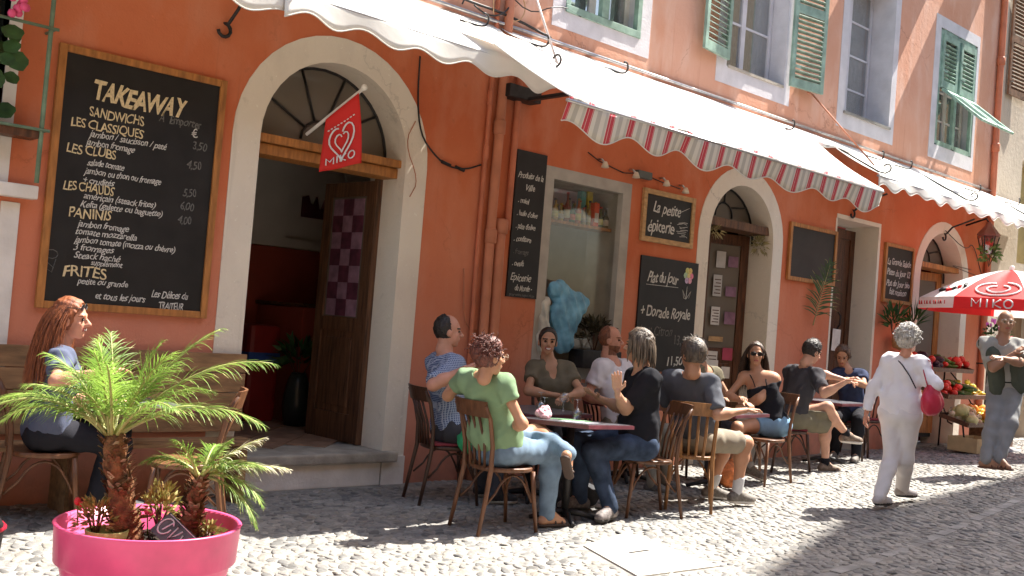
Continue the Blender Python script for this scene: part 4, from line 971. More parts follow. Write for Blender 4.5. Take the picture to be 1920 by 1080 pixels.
# wrought iron frames and hooks standing on the awnings
for x, lb in ((5.3, 'above the middle of the cream awning'), (6.0, 'where the cream awning meets the striped one'), (7.05, 'left end of the striped awning below the first window'), (9.9, 'below the first pair of green shutters'), (11.95, 'at the rod, where the right awning begins'), (12.7, 'below the window without shutters'), (14.8, 'below the window with the raised shutter flap'), (16.2, 'at the far right end near the corner pipe')):
    b = MB(); b.tube([(x, Y0-.5, 3.90), (x+.10, Y0-.62, 3.86)]+[(x+.13+.05*math.sin(t), Y0-.64-.01*t, 3.90+.05*(1-math.cos(t))-.04) for t in np.linspace(0, 3.8, 8)], .009, 6)
    o = b.build('iron_hook', M_black)
    tag(o, 'curled iron hook on the awning, '+lb, 'hook', 'curled hooks on the awnings')
b = MB(); b.tube([(6.15, Y0-.02, 3.98), (6.2, Y0-.45, 3.80), (6.22, Y0-.88, 3.62)], .012, 6); b.tube([(6.0, Y0-.3, 3.93), (6.3, Y0-.55, 3.84), (6.2, Y0-.8, 3.70)], .007, 5)
b.build('side_frame', M_black, awA)
for x, lb in ((12.60, 'black scroll bracket under the right awning above the closed brown door'), (15.3, 'black scroll bracket under the right awning beside the far arch'), (3.50, 'dark iron bracket hanging below the awning above the takeaway menu')):
    z = 3.42 if x > 4 else 3.60; e_ = .35 if x > 4 else .03
    b = MB(); b.tube([(x+e_, Y0-.30, z+.14), (x+.03, Y0-.12, z-.02), (x, Y0-.05, z-.12)]+[(x-.02+.05*math.sin(t)*1., Y0-.03, z-.17+.05*math.cos(t)) for t in np.linspace(0, 4.6, 9)], .014, 6)
    tag(b.build('scroll_bracket', M_black), lb, 'bracket', 'scroll brackets under the awnings')

# ================================================================ pipes and cables on the wall
def pipe(name, x, z0, z1, r, m, label, y=None, joints=(), cat='drainpipe'):
    R = thing(name, label, cat, (x, Y0, z0), group='pipes on the wall'); y = Y0-r-.01 if y is None else y
    b = MB(); b.tube([(x+.006*math.sin(z*2), y, z) for z in np.linspace(z0, z1, 12)], r, 12); b.build('pipe', m, R)
    for z in joints: b = MB(); b.lathe([(r*1.02, 0), (r*1.28, .01), (r*1.28, .12), (r*1.02, .14)], 12, (x, y, z)); b.build('pipe_joint', m, R)
    return R
pipe('drainpipe', 6.10, 0, 7.5, .022, M_pipeo, 'thin conduit left of the fat drainpipe', joints=(2.9, 3.4))
pipe('drainpipe', 6.22, 0, 4.6, .045, M_pipe, 'fat salmon drainpipe between takeaway door and shop window, upper part wide', joints=(2.15, 3.15))
pipe('drainpipe', 6.335, 0, 2.35, .05, M_pipe, 'short salmon pipe ending half way up beside the narrow blackboard', joints=(2.25,))
pipe('drainpipe', 6.43, 2.30, 3.75, .032, M_pipeo, 'orange pipe right behind the narrow blackboard, reaching the striped awning', joints=())
pipe('drainpipe', 16.80, 0, 11, .05, M_pipeo, 'tall drainpipe at the corner where the orange building ends', joints=(2.5, 4.8, 6.2))
pipe('drainpipe', 16.93, 0, 11, .022, mat('pale_conduit', (.55, .45, .36), .6), 'thin pale conduit at the corner of the two buildings', joints=(4.5,))
def cable(pts, r, label, m=M_black, cat='cable'):
    for _ in range(2): pts = [pts[0]]+[tuple(Vector(a).lerp(Vector(c_), t)) for a, c_ in zip(pts, pts[1:]) for t in (.25, .75)]+[pts[-1]]
    b = MB(); b.tube(pts, r, 5); return tag(b.build('cable', m), label, cat, 'cables on the wall')
yc = Y0-.015
cable([(5.29, yc, 3.66), (5.30, yc, 3.3), (5.36, yc, 3.0), (5.52, yc-.02, 2.84), (5.7, yc, 2.77), (5.9, yc-.01, 2.78), (6.07, yc, 2.85)], .008, 'loose black cable sagging from the arch to the pipes')
for k, (x, z) in enumerate(((5.66, 2.785), (5.82, 2.765))): cable([(x-.05, yc-.01, z+.02), (x+.05, yc-.01, z-.0)], .016, ('cable clip on the sagging cable, nearer the arch', 'cable clip on the sagging cable, nearer the pipes')[k], M_black, 'clip')
cable([(5.97, yc, 1.9), (6.0, yc, 1.55), (6.02, yc-.02, 1.42), (6.1, yc, 1.36), (6.18, yc, 1.36)], .007, 'pale cable loop low on the wall behind the balding man', M_pipe)
cable([(4.2, Y0-.1, 4.40), (5.0, Y0-.08, 4.30), (5.6, Y0-.14, 4.22), (6.2, Y0-.05, 4.26), (6.8, Y0-.03, 4.19)], .013, 'thick dark cable crossing above the cream awning')
cable([(4.8, yc, 4.52), (5.4, Y0-.15, 4.34), (6.0, Y0-.05, 4.62), (6.4, Y0-.1, 4.28), (6.9, yc, 4.55), (7.2, yc, 4.5)], .006, 'thin tangled wire looping above the cream awning')
cable([(5.65, Y0-.08, 4.2)]+[(5.95+.28*math.cos(t), Y0-.08, 4.42+.24*math.sin(t)) for t in np.linspace(3.6, -2.2, 14)], .008, 'round loop of spare cable above the cream awning')
cable([(6.0, Y0-.1, 4.2)]+[(6.2+.2*math.cos(t), Y0-.08, 4.35+.16*math.sin(t)) for t in np.linspace(3.4, -1.6, 12)], .006, 'smaller loop of ochre cable next to the bigger one', mat('ochre_cable', (.5, .3, .15), .6))
cable([(5.3, yc, 3.1), (5.2, Y0-.02, 2.9), (5.38, Y0-.02, 2.6), (5.30, Y0-.02, 2.45)], .004, 'fine wire scribbled over the right side of the takeaway arch', M_pipe)
cable([(15.3, Y0-.03, 3.35), (15.9, Y0-.1, 3.1), (16.3, yc, 3.3), (16.7, yc, 2.8)], .006, 'thin wire hanging near the lantern')
cable([(16.3, yc, 2.85), (15.4, Y0-.02, 2.86), (16.7, yc, 2.76)], .005, 'thin wire stretched past the far arch')

# wall spotlights on a cable over the shop window
R = thing('spotlight_string', 'string of four small pale wall lamps above the shop window and signs', 'lamps', (8.2, Y0, 3.1))
MB().tube([(7.45, yc, 3.20), (7.62, yc, 3.14), (8.0, yc, 3.08), (8.3, yc, 3.12), (8.6, yc, 3.08), (8.95, yc, 3.05)], .006, 5).build('cord', M_black, R)
MB().box((8.17, Y0-.07, 3.06), (8.40, Y0-.012, 3.14), bev=.01).build('junction_box', mat('grey_box', (.1, .11, .10), .6), R)
for x, z in ((7.62, 3.13), (8.10, 3.10), (8.60, 3.09), (8.93, 3.06)):
    lp = MB().tube([(x, Y0-.01, z+.03), (x-.02, Y0-.07, z+.02), (x, Y0-.09, z-.01)], .012, 6).build('lamp_arm', M_steel, R)
    MB().lathe([(.018, 0), (.032, -.03), (.042, -.06), (.02, -.065)], 12, (x, Y0-.10, z)).build('lamp_bulb', mat('frosted_bulb', (.65, .55, .42), .4), lp, local=R['_base'])

# ================================================================ blackboards
def board(name, label, x0, x1, z0, z1, fw_, mf, tilt=0.):
    R = thing(name, label, 'blackboard', (x0, Y0, z0))
    MB().box((x0+fw_*.6, Y0-.022, z0+fw_*.6), (x1-fw_*.6, Y0-.004, z1-fw_*.6)).build('panel', M_board, R)
    if mf:
        for a, c in (((x0, Y0-.04, z0), (x0+fw_, Y0-.003, z1)), ((x1-fw_, Y0-.04, z0), (x1, Y0-.003, z1)), ((x0+fw_+.001, Y0-.038, z0), (x1-fw_-.001, Y0-.0025, z0+fw_)), ((x0+fw_+.001, Y0-.038, z1-fw_), (x1-fw_-.001, Y0-.0025, z1))):
            MB().box(a, c, bev=.004).build('frame_bar', mf, R)
    return R
yt = Y0-.0235
B1 = board('menu_board', 'huge black takeaway menu board in a light wooden frame, left of the big arch', 2.335, 3.54, 1.30, 3.06, .05, M_woodo)
def W_(s, x0, x1, zc, size, m, sh, R, rot=0.): text(s, (x0, yt, zc-size*.33), size, m, R, sh, rad(rot), .001, fit=x1-x0)
text('TAKEAWAY', (2.585, yt, 2.735), .185, M_chalky, B1, .25, rad(1.5), .001, fit=.67, bold=.03)
for s_, x0_, x1_, z_, h_, m_, sh_ in (
    ('SANDWICHS', 2.568, 2.945, 2.645, .095, M_chalky, .05), ('A  Emporter', 3.05, 3.375, 2.70, .085, M_chalkd, .2), ('LES CLASSIQUES', 2.455, 2.950, 2.556, .088, M_chalky, .05),
    ('jambon / saucisson / paté', 2.578, 3.130, 2.500, .066, M_chalk, .3), ('jambon fromage', 2.56, 2.90, 2.440, .066, M_chalk, .3), ('€', 3.30, 3.35, 2.63, .085, M_chalk, 0), ('3,50', 3.32, 3.43, 2.545, .085, M_chalkd, .1),
    ('LES CLUBS', 2.442, 2.775, 2.380, .090, M_chalky, .05), ('salade tomate', 2.586, 2.84, 2.305, .064, M_chalk, .3), ('jambon ou thon ou fromage', 2.568, 3.11, 2.245, .064, M_chalk, .3), ('+ crudités', 2.57, 2.78, 2.182, .064, M_chalk, .3), ('4,50', 3.29, 3.40, 2.405, .085, M_chalkd, .1),
    ('LES CHAUDS', 2.445, 2.785, 2.130, .088, M_chalky, .05), ('américain (steack frites)', 2.58, 3.085, 2.075, .064, M_chalk, .3), ('Kefta (galette ou baguette)', 2.565, 3.140, 2.020, .064, M_chalk, .3), ('5,50', 3.28, 3.38, 2.20, .082, M_chalkd, .1), ('6,00', 3.27, 3.37, 2.10, .082, M_chalkd, .1), ('4,00', 3.26, 3.36, 2.00, .082, M_chalkd, .1),
    ('PANINIS', 2.495, 2.78, 1.955, .098, M_chalky, .05), ('jambon fromage', 2.555, 2.91, 1.885, .064, M_chalk, .3), ('tomate mozzarella', 2.55, 2.97, 1.832, .064, M_chalk, .3), ('jambon tomate (mozza ou chèvre)', 2.545, 3.258, 1.778, .064, M_chalk, .3), ('3 fromages', 2.545, 2.82, 1.725, .064, M_chalk, .3), ('Steack haché', 2.555, 2.87, 1.672, .064, M_chalk, .3), ('supplément', 2.67, 2.89, 1.630, .055, M_chalk, .3),
    ('FRITES', 2.495, 2.782, 1.560, .105, M_chalky, .05), ('petite ou grande', 2.59, 2.94, 1.500, .060, M_chalk, .3), ('et tous les jours', 2.72, 3.075, 1.408, .07, M_chalk, .35), ('Les Délices du', 3.112, 3.39, 1.452, .075, M_chalk, .35), ('TRAITEUR', 3.175, 3.36, 1.372, .075, M_chalk, .1)):
    W_(s_, x0_, x1_, z_, h_, m_, sh_, B1)
b = MB(); c0 = (2.40, yt, 1.60)
b.tube([(2.41+.04*math.cos(t), yt, 1.66+.03*math.sin(t)) for t in np.linspace(0, 6.28, 10)], .003, 4); b.tube([(2.38, yt, 1.64), (2.385, yt, 1.56), (2.42, yt, 1.54), (2.44, yt, 1.63)], .003, 4); b.tube([(2.39, yt, 1.60), (2.43, yt, 1.57)], .003, 4); b.tube([(3.2, yt, 1.335), (3.3, yt, 1.35)], .004, 4)
b.build('chalk_doodle', M_chalkd, B1)
B2 = board('chalkboard', 'narrow tall unframed blackboard hanging by the pipes, left of the shop window', 6.50, 6.89, 1.69, 3.07, .0, None)
for s_, x0_, x1_, z_, h_, m_ in (('Produits de la', 6.53, 6.86, 2.84, .085, M_chalk), ('Ville', 6.64, 6.76, 2.73, .085, M_chalk), ('. miel', 6.55, 6.70, 2.60, .075, M_chalk), ('. huile d\'olive', 6.55, 6.82, 2.48, .075, M_chalk), ('. pâte d\'olive', 6.55, 6.80, 2.36, .075, M_chalk), ('. confiture', 6.54, 6.76, 2.24, .075, M_chalk), ('. fromage', 6.54, 6.74, 2.12, .07, M_chalkd), ('. oeufs', 6.54, 6.69, 2.01, .075, M_chalk), ('Epicerie', 6.53, 6.80, 1.88, .10, M_chalk), ('du Monde -', 6.60, 6.82, 1.78, .08, M_chalk), ('pour votre pique-nique', 6.53, 6.86, 1.715, .04, M_chalkd)):
    W_(s_, x0_, x1_, z_, h_, m_, .3, B2)
B3 = board('shop_sign', 'small framed blackboard sign with the grocery name, above the bigger menu board', 8.33, 9.21, 2.42, 2.98, .055, M_woodl)
W_('La petite', 8.50, 8.98, 2.80, .17, M_chalk, .35, B3); W_('épicerie', 8.44, 8.88, 2.60, .19, M_chalk, .15, B3)
b = MB()
for i in range(9): b.tube([(8.95+random.uniform(-.05, .1), yt, 2.53+i*.018), (9.0+random.uniform(-.02, .1), yt, 2.54+i*.018+random.uniform(-.02, .03)), (9.05+random.uniform(0, .07), yt, 2.53+i*.02)], .003, 4)
b.tube([(8.98, yt, 2.80), (9.12, yt, 2.86)], .003, 4); b.build('chalk_drawing', M_chalk, B3)
B4 = board('menu_board', 'unframed blackboard with the dish of the day and a chalk flower', 8.38, 9.36, 1.05, 2.27, .0, None)
W_('Plat du Jour', 8.50, 9.02, 2.06, .17, M_chalk, .3, B4); W_('+ Dorade Royale', 8.42, 9.27, 1.69, .17, M_chalkd if False else M_chalk, .25, B4); W_('+ au Citron', 8.42, 8.98, 1.49, .15, M_chalkd, .25, B4); W_('13,50', 9.02, 9.28, 1.40, .15, M_chalkd, .1, B4); W_('+ ...', 8.5, 8.7, 1.28, .12, M_chalkd, .2, B4); W_('11,50€', 8.93, 9.28, 1.17, .14, M_chalk, .1, B4)
b = MB(); b.tube([(8.48, yt, 1.97), (9.02, yt, 1.975)], .003, 4); b.tube([(9.18, yt, 2.0), (9.17, yt, 1.86)], .004, 4); b.tube([(9.17, yt, 1.86), (9.10, yt, 1.96), (9.13, yt, 1.87), (9.17, yt, 1.86), (9.25, yt, 1.95), (9.22, yt, 1.87)], .004, 4); b.build('chalk_drawing', M_chalk, B4)
for k, c_ in enumerate(((.75, .25, .35), (.75, .55, .2), (.65, .65, .25), (.45, .6, .4), (.6, .45, .65), (.8, .4, .5))):
    t = k*PI/3; MB().tube([(9.19+.052*math.cos(t), yt-.002, 2.12+.062*math.sin(t)), (9.19+.052*math.cos(t), yt, 2.12+.062*math.sin(t))], .034, 12).build('chalk_petal', mat('chalk_petal_%d' % k, c_, .9, .2, 60), B4)
MB().tube([(9.19, yt-.004, 2.12), (9.19, yt, 2.12)], .026, 12).build('chalk_petal', mat('chalk_petal_c', (.8, .7, .3), .9), B4)
B5 = board('chalkboard', 'blank framed blackboard with nothing written on it, over a hanging palm leaf', 11.13, 12.24, 2.25, 2.97, .05, M_woodo)
B6 = board('menu_board', 'small framed menu board between the closed door and the far arch', 13.53, 14.38, 2.15, 2.98, .05, M_woodo)
for s_, x0_, x1_, z_ in (('La Grande Salade', 13.62, 14.30, 2.73), ('Pâtes du Jour 12', 13.62, 14.30, 2.58), ('Plat du Jour bio', 13.62, 14.30, 2.43), ('fait maison', 13.72, 14.22, 2.31)): W_(s_, x0_, x1_, z_, .13, M_chalk, .25, B6)
# rod under the small board
# ================================================================ hung and standing things by the wall
def leaf_blade(b, base, d, side, L, w, droop=.3, n=4, m=0, up=(0, 0, 1), tip=False):
    """one long leaflet folded along its rib, hanging further the longer it gets"""
    base = Vector(base); d = Vector(d).normalized(); s0 = Vector(side).normalized(); pts = []; p = base.copy()
    for i in range(n+1):
        pts.append(p.copy()); d = (d+Vector((0, 0, -droop/n))).normalized(); p = p+d*(L/n)
    v = []; prof = [.35, 1, .85, .5, 0.06][:n+1] if n == 4 else [.5, 1, .55, .05][:n+1]
    for i, q in enumerate(pts):
        wd = s0*w*prof[i]*.5; lift = Vector(up)*w*.16*prof[i]
        v += [q-wd+lift, q, q+wd+lift]
    f = [(i*3+j, i*3+j+1, (i+1)*3+j+1, (i+1)*3+j) for i in range(n) for j in (0, 1)]
    b.add(v, f, m, True)
    if tip: b.m[-2:] = [m+1, m+1]
def frond(base, d, L, droop, nl, ll, lw, name, parent, m=(None,), twist=0., fold=.55, seed=0, bare=.22):
    rg = random.Random(seed); b = MB(); d = Vector(d).normalized(); p = Vector(base); pts = [p.copy()]; ds = [d.copy()]; n = 14
    side0 = d.cross(Vector((0, 0, 1))); side0 = side0.normalized() if side0.length > .05 else Vector((1, 0, 0))
    for i in range(n):
        d = (d+Vector((0, 0, -droop*(.4+1.2*i/n)/n))).normalized(); p = p+d*(L/n); pts.append(p.copy()); ds.append(d.copy())
    b.tube(pts, [.0075*(1-.8*i/n)+.0012 for i in range(n+1)], 5, 1)
    side0 = (Matrix.Rotation(twist, 3, ds[0]) @ side0)
    for i in range(nl):
        t = bare+(1-bare)*i/(nl-1); k = min(n-1, int(t*n)); fr = t*n-k; q = pts[k].lerp(pts[k+1], fr); dd = ds[k]
        sd = (side0-dd*side0.dot(dd)).normalized(); upv = sd.cross(dd).normalized()
        if upv.z < 0: upv = -upv
        ln = ll*math.sin(PI*min(1, .12+.88*(t-bare)/(1-bare))**.75)*.85+ll*.28
        for s_ in (1, -1):
            e = (dd*(.75+.7*t)+sd*s_*(1.0-.35*t)+upv*(fold*(1-t*.4)+rg.uniform(-.16, .16))).normalized()
            sp = dd.cross(e).cross(e)
            leaf_blade(b, q, e+Vector([rg.uniform(-.08, .08) for _ in range(3)]), e.cross(upv), ln*rg.uniform(.85, 1.1), lw*rg.uniform(.85, 1.1), .95*rg.uniform(.4, 1.6), 4, 0, upv, rg.random() < .3)
    return b.build(name, [m[0], m[1]], parent)

# palm leaf hung under the blank board, greenery beside the far menu board
R = thing('palm_leaf', 'dark dried palm leaf hanging over the lower edge of the blank blackboard', 'leaf', (11.7, Y0-.08, 1.75))
frond((11.68, Y0-.10, 1.72), (.28, -.05, 1), .85, .15, 22, .28, .022, 'frond', R, (mat('hung_leaf', (.085, .14, .05), .6, .3, 12, trans=.2), M_leafdry), 1.2, .2, 3, .15)
def leafy(name, label, cat, c, n, r, L, w, m, upb=.6, group=None, zs=1., dens=1, par=None, droop=.5, stem=True):
    R = par or thing(name, label, cat, c, group=group); b = MB(); rg = random.Random(int(c[0]*100+c[1]*10))
    for i in range(n):
        a = rg.uniform(0, 2*PI); e = rg.uniform(-.3, 1.3); u = Vector((math.cos(a)*math.cos(e), math.sin(a)*math.cos(e), math.sin(e)*zs)); q = Vector(c)+u*r*rg.uniform(.35, 1)
        dd = (u+Vector((rg.uniform(-.5, .5), rg.uniform(-.5, .5), upb))).normalized(); sd = dd.orthogonal(); sd.rotate(Matrix.Rotation(rg.uniform(0, 6.28), 3, dd)); leaf_blade(b, q, dd, sd, L*rg.uniform(.6, 1.2), w*rg.uniform(.7, 1.2), droop, 3)
    b.build('foliage', m, R)
    if stem:
        s = MB(); [s.tube([Vector(c)-Vector((0, 0, r*.9)), Vector(c)+Vector((rg.uniform(-1, 1)*r*.5, rg.uniform(-1, 1)*r*.5, r*.4))], .005, 4) for _ in range(6)]; s.build('stems', M_woodd, R)
    return R
leafy('wall_plant', 'dark green leafy bunch hanging on the wall under the small menu board', 'plant', (13.62, Y0-.16, 1.86), 90, .16, .16, .03, M_leafd, .9, zs=1.6)
leafy('wall_plant', 'pointed green leaves just left of the far arch, above the vegetable trays', 'plant', (14.30, Y0-.12, 1.90), 50, .10, .24, .025, M_leafd, 1.2, zs=1.8)
R = thing('hanging_basket', 'brown woven basket hanging under the leafy bunch by the walking woman', 'basket', (13.85, Y0-.18, 1.50)); b = MB(); b.lathe([(.02, 0), (.11, .03), (.13, .12), (.125, .2), (.11, .2)], 16, (13.85, Y0-.18, 1.50)); b.build('basket', M_woodl, R)
b = MB(); b.tube([(13.97, Y0-.03, 2.14), (13.97, Y0-.03, 1.97)], .012, 6); tag(b.build('hook', M_black), 'small dark peg on the wall right under the small menu board', 'hook')

leafy('dried_garland', 'dried leaf garland hanging at the right of the grocery door under its beam', 'garland', (10.74, Y0+.14, 2.58), 120, .09, .07, .02, M_leafdry, -.4, zs=2.2, stem=False)
leafy('dried_garland', 'small dried bunch hanging at the left under the beam of the grocery door', 'garland', (9.78, Y0+.10, 2.66), 60, .07, .07, .02, M_leafdry, -.4, zs=1.2, stem=False)
# flag with its pole
R = thing('ice_cream_flag', 'red ice cream flag on a white pole leaning out over the takeaway door', 'flag', (4.2, Y0-.05, 2.85))
MB().tube([(4.27, Y0+.02, 2.80), (4.50, 6.78, 3.17)], .014, 8).build('pole', mat('white_pole', (.75, .73, .70), .4), R); MB().ball((4.505, 6.775, 3.18), .026).build('pole_tip', mat('pole_tip', (.8, .78, .72), .4), R)
FA, FB, FC, FD = Vector((4.475, 6.80, 3.135)), Vector((4.325, 7.00, 2.915)), Vector((4.32, 7.02, 2.50)), Vector((4.57, 6.82, 2.60))
def flagp(u, v):
    top = FB.lerp(FA, u); bot = FC.lerp(FD, u); p = top.lerp(bot, v); n_ = Vector((-.75, -.66, 0)); return p+n_*(.018*math.sin(u*7+v*2)*v)+Vector((.03, 0, 0))*math.sin(v*3.1)*u*.5
MB().grid(flagp, 12, 12).build('flag_cloth', M_red, R, solid=.002)
def on_flag(pts, r, name='emblem', m=M_whitefab):
    b = MB(); q = [flagp(u, v)+Vector((-.012, -.012, 0)) for u, v in pts]; b.tube(q, r, 5, flat=1); return b.build(name, m, R)
def heart(cx, cy, s, t):      # a swirled heart line
    x = 16*math.sin(t)**3; y = 13*math.cos(t)-5*math.cos(2*t)-2*math.cos(3*t)-math.cos(4*t); return cx+x*s/16, cy-y*s/16
on_flag([heart(.50, .56, .32, t) for t in np.linspace(.35, 5.6, 26)], .0075)
on_flag([heart(.50, .565, .17, t) for t in np.linspace(0.6, 6.0, 20)], .0065)
for k in range(9): on_flag([(.12+.085*k, .285-.03*(k/9)), (.17+.085*k, .285-.03*(k/9))], .005, 'small_lettering')
MK = {'M': [[(0, 1), (0, 0), (.5, .6), (1, 0), (1, 1)]], 'I': [[(.5, 0), (.5, 1)]], 'K': [[(0, 0), (0, 1)], [(.9, 0), (0, .55), (.95, 1)]], 'O': [[(.5+.5*math.sin(t), .5-.5*math.cos(t)) for t in np.linspace(0, 2*PI, 12)]]}
for i, (ch, w_) in enumerate(zip('MIKO', (.17, .06, .15, .16))):
    u0 = (.15, .37, .48, .68)[i]
    for st in MK[ch]: on_flag([(u0+w_*a, .80+.115*c-.03*u0) for a, c in st], .006, 'lettering')

# ---- the parasol over the vegetables
PC = Vector((14.5, 5.80, 0)); PZ = float(gz(14.5, 5.80)); RIM, APX, RR = 2.01, 2.46, 1.15
R = thing('parasol', 'red and white advertising parasol shading the vegetable stand', 'parasol', (PC.x, PC.y, PZ))
M_parr = mat('parasol_red', (.74, .03, .03), .65, .06, 6, trans=.35); M_parw = mat('parasol_white', (.84, .82, .80), .65, .04, 6, trans=.35)
MB().tube([(PC.x, PC.y, PZ), (PC.x, PC.y, PZ+APX)], .02, 10).build('pole', mat('grey_pole', (.5, .5, .5), .4), R)
MB().lathe([(.24, 0), (.24, .05), (.06, .09), (.03, .3), (.02, .3)], 20, (PC.x, PC.y, PZ)).build('base', mat('parasol_base', (.3, .3, .3), .7), R)
MB().ball((PC.x, PC.y, PZ+APX+.03), .035).build('finial', M_parw, R)
A0 = math.atan2(-PC.y, -PC.x)
def canp(a, t, dz=0.):      # a from A0, t from apex to rim
    sag = 1-.10*(1-abs(math.cos(4*(a-A0)-PI/2*0))) if False else 1
    k = (a-A0+.61)/(PI/4)+.5*0; fr = abs((k % 1)-.5)*2; r = RR*t*(.935+.065*fr); z = PZ+APX-(APX-RIM)*(t**1.55)-.045*math.sin(PI*t)*(1-fr)
    return Vector((PC.x+r*math.cos(a), PC.y+r*math.sin(a), z+dz))
for k in range(8):
    a0 = A0-PI/8+(k*PI/4)+PI/8*0; m_ = (M_parr, M_parw, M_parr, M_parr, M_parw, M_parr, M_parr, M_parw)[k]
    a0 = A0-.61+PI/4*k
    b = MB(); b.grid(lambda u, v: canp(a0+PI/4*u, .02+.98*v), 6, 8, 0); 
    b.grid(lambda u, v: canp(a0+PI/4*u, 1)+Vector((math.cos(a0+PI/4*u), math.sin(a0+PI/4*u), 0))*.012*v+Vector((0, 0, -.15*v)), 6, 2, 0)
    b.build('canopy_panel', m_, R)
    MB().tube([canp(a0, .05, -.012), canp(a0, .5, -.012), canp(a0, 1, -.012)], .006, 5).build('rib', M_steel, R)
    MB().tube([canp(a0, .55, -.015), (PC.x, PC.y, PZ+RIM-.05)], .005, 5).build('stretcher', M_steel, R)
def on_par(a, t, h): # point on the canopy (t<1) or hanging edge (t>1)
    p = canp(a, min(t, 1), .008); 
    if t > 1: p += Vector((math.cos(a)*.016, math.sin(a)*.016, -(t-1)))
    return p
# lettering on the front hanging edge and the swirl above it
def par_text(a_l, a_r, z0, z1, wd, mt, r=.010):      # angles grow away from the viewer's right
    n = len(wd)
    for i, ch in enumerate(wd):
        f0 = i/n; w_ = .8/n
        for st in MK.get(ch, [[(0, 1), (.3, 0), (.6, 1)]]):
            pts = []
            for x, y in st: 
                u = f0+w_*x; a = a_l+(a_r-a_l)*u; p = canp(a, 1)+Vector((math.cos(a), math.sin(a), 0))*.03; p.z += -(z0+(z1-z0)*y); pts.append(p)
            MB().tube(pts, r, 5).build('lettering', mt, R)
par_text(A0-.40, A0+.05, .02, .125, 'MIKO', M_whitefab)
par_text(A0-1.32, A0-.70, .05, .10, 'LLILLILILI', M_parr, .006)
for sc_ in (.16, .085):
    pts = [canp(A0-.17-.2*(sc_/.16)*math.sin(t)*1.5, .78-sc_*1.1*math.cos(t), .012) for t in np.linspace(.3, 5.9, 20)]; MB().tube(pts, .012, 5).build('emblem', M_whitefab, R)
for k in range(5): MB().tube([canp(A0-1.22+.11*k, .80-.03*k, .012), canp(A0-1.15+.11*k, .86-.03*k, .012), canp(A0-1.10+.11*k, .78, .012)], .022, 5).build('emblem', (M_black, M_parr)[k % 2], R)

# ---- vegetable stand
VX0, VX1 = 13.95, 15.35; vg = lambda y: float(gz(14.6, y))
R = thing('vegetable_stand', 'three tier iron stand of vegetable trays in front of the far arch', 'stand', (14.6, 6.6, vg(6.6)))
tiers = ((6.80, 1.16), (6.52, .78), (6.22, .40))
for y, z in tiers:
    b = MB(); M = Matrix.Translation((0, y, vg(y)+z)) @ Matrix.Rotation(rad(14), 4, 'X')
    b.box((VX0, -.20, 0), (VX1, .20, .015), M=M); b.box((VX0, -.21, -.01), (VX1, -.195, .05), M=M); b.box((VX0, .195, -.01), (VX1, .21, .05), M=M); b.box((VX0-.015, -.20, -.01), (VX0-.001, .20, .05), M=M); b.box((VX1+.001, -.20, -.01), (VX1+.015, .20, .05), M=M)
    b.build('tray', M_woodd, R)
for x in (VX0+.15, VX1-.15):
    b = MB(); b.tube([(x, 6.98, 0+.1), (x, 6.95, vg(6.9)+1.2)], .012, 6); b.build('post', M_black, R)
    b = MB(); b.tube([(x, 6.10, vg(6.1)), (x, 6.16, vg(6.2)+.38)], .012, 6); b.build('post', M_black, R)
    b = MB(); b.tube([(x, 6.30, vg(6.3)+.36)]+[(x, 6.36+.25*q, vg(6.3)+.38+.42*q+.06*math.sin(q*6)) for q in np.linspace(0, 1, 8)]+[(x, 6.9, vg(6.9)+1.14)], .010, 6); b.build('scroll', M_black, R)
PROD = dict(tomato=((.62, .035, .02), .036, (1, 1, .8)), aubergine=((.035, .012, .03), .04, (1.9, 1, 1)), courgette=((.08, .17, .03), .026, (3.4, 1, 1)), red_pepper=((.55, .03, .02), .042, (1.2, 1, 1)), orange=((.75, .26, .02), .042, (1, 1, 1)), melon=((.55, .50, .22), .07, (1, 1, .92)),
    banana=((.72, .58, .10), .022, (3.6, 1, 1)), pumpkin=((.78, .30, .04), .085, (1, 1, .75)), onion=((.62, .48, .32), .035, (1, 1, .9)), lemon=((.72, .62, .10), .032, (1.3, 1, 1)), cucumber=((.05, .13, .03), .028, (3.5, 1, 1)), potato=((.45, .33, .18), .036, (1.3, 1, .9)))
pm = {}
def produce(kind, x, y, z, rg, where):
    col, r, s_ = PROD[kind]
    if kind not in pm:
        b = MB(); b.ball((0, 0, 0), r, 0, 12, s_)
        b.v = [(a, c*(1+.08*math.cos(5*math.atan2(c, a+1e-6))), d) for a, c, d in b.v] if kind in ('pumpkin', 'red_pepper', 'tomato') else b.v
        b.tube([(0, 0, r*s_[2]*.85), (.004, .002, r*s_[2]*.85+.014)], .004, 5, 1) if kind not in ('banana',) else None
        me = bpy.data.meshes.new(kind); me.from_pydata(b.v, [], b.f); me.materials.append(mat(kind+'_skin', col, .38, .15, 14)); me.materials.append(M_leafd); me.polygons.foreach_set('material_index', b.m); me.polygons.foreach_set('use_smooth', [True]*len(b.f)); pm[kind] = me
    o = link(kind, pm[kind]); o.location = (x, y, z+r*s_[2]*.8); o.rotation_euler = (rg.uniform(-.4, .4), rg.uniform(-.3, .3), rg.uniform(-.6, .6)+(PI/2 if s_[0] > 1.8 else 0)); sz = rg.uniform(1.05, 1.4); o.scale = (sz, sz, sz)
    nm = kind.replace('_', ' '); tag(o, '%s lying %s' % (dict(tomato='round red tomato', aubergine='dark purple aubergine', courgette='long green courgette', red_pepper='glossy red pepper', orange='bright orange', melon='pale yellow green melon', banana='yellow banana', pumpkin='ribbed orange pumpkin', onion='pale onion', lemon='yellow lemon', cucumber='dark green cucumber', potato='brown potato')[kind], where), nm, '%s on the vegetable stand' % (nm+('es' if nm.endswith('o') else 's')))
rg = random.Random(4)
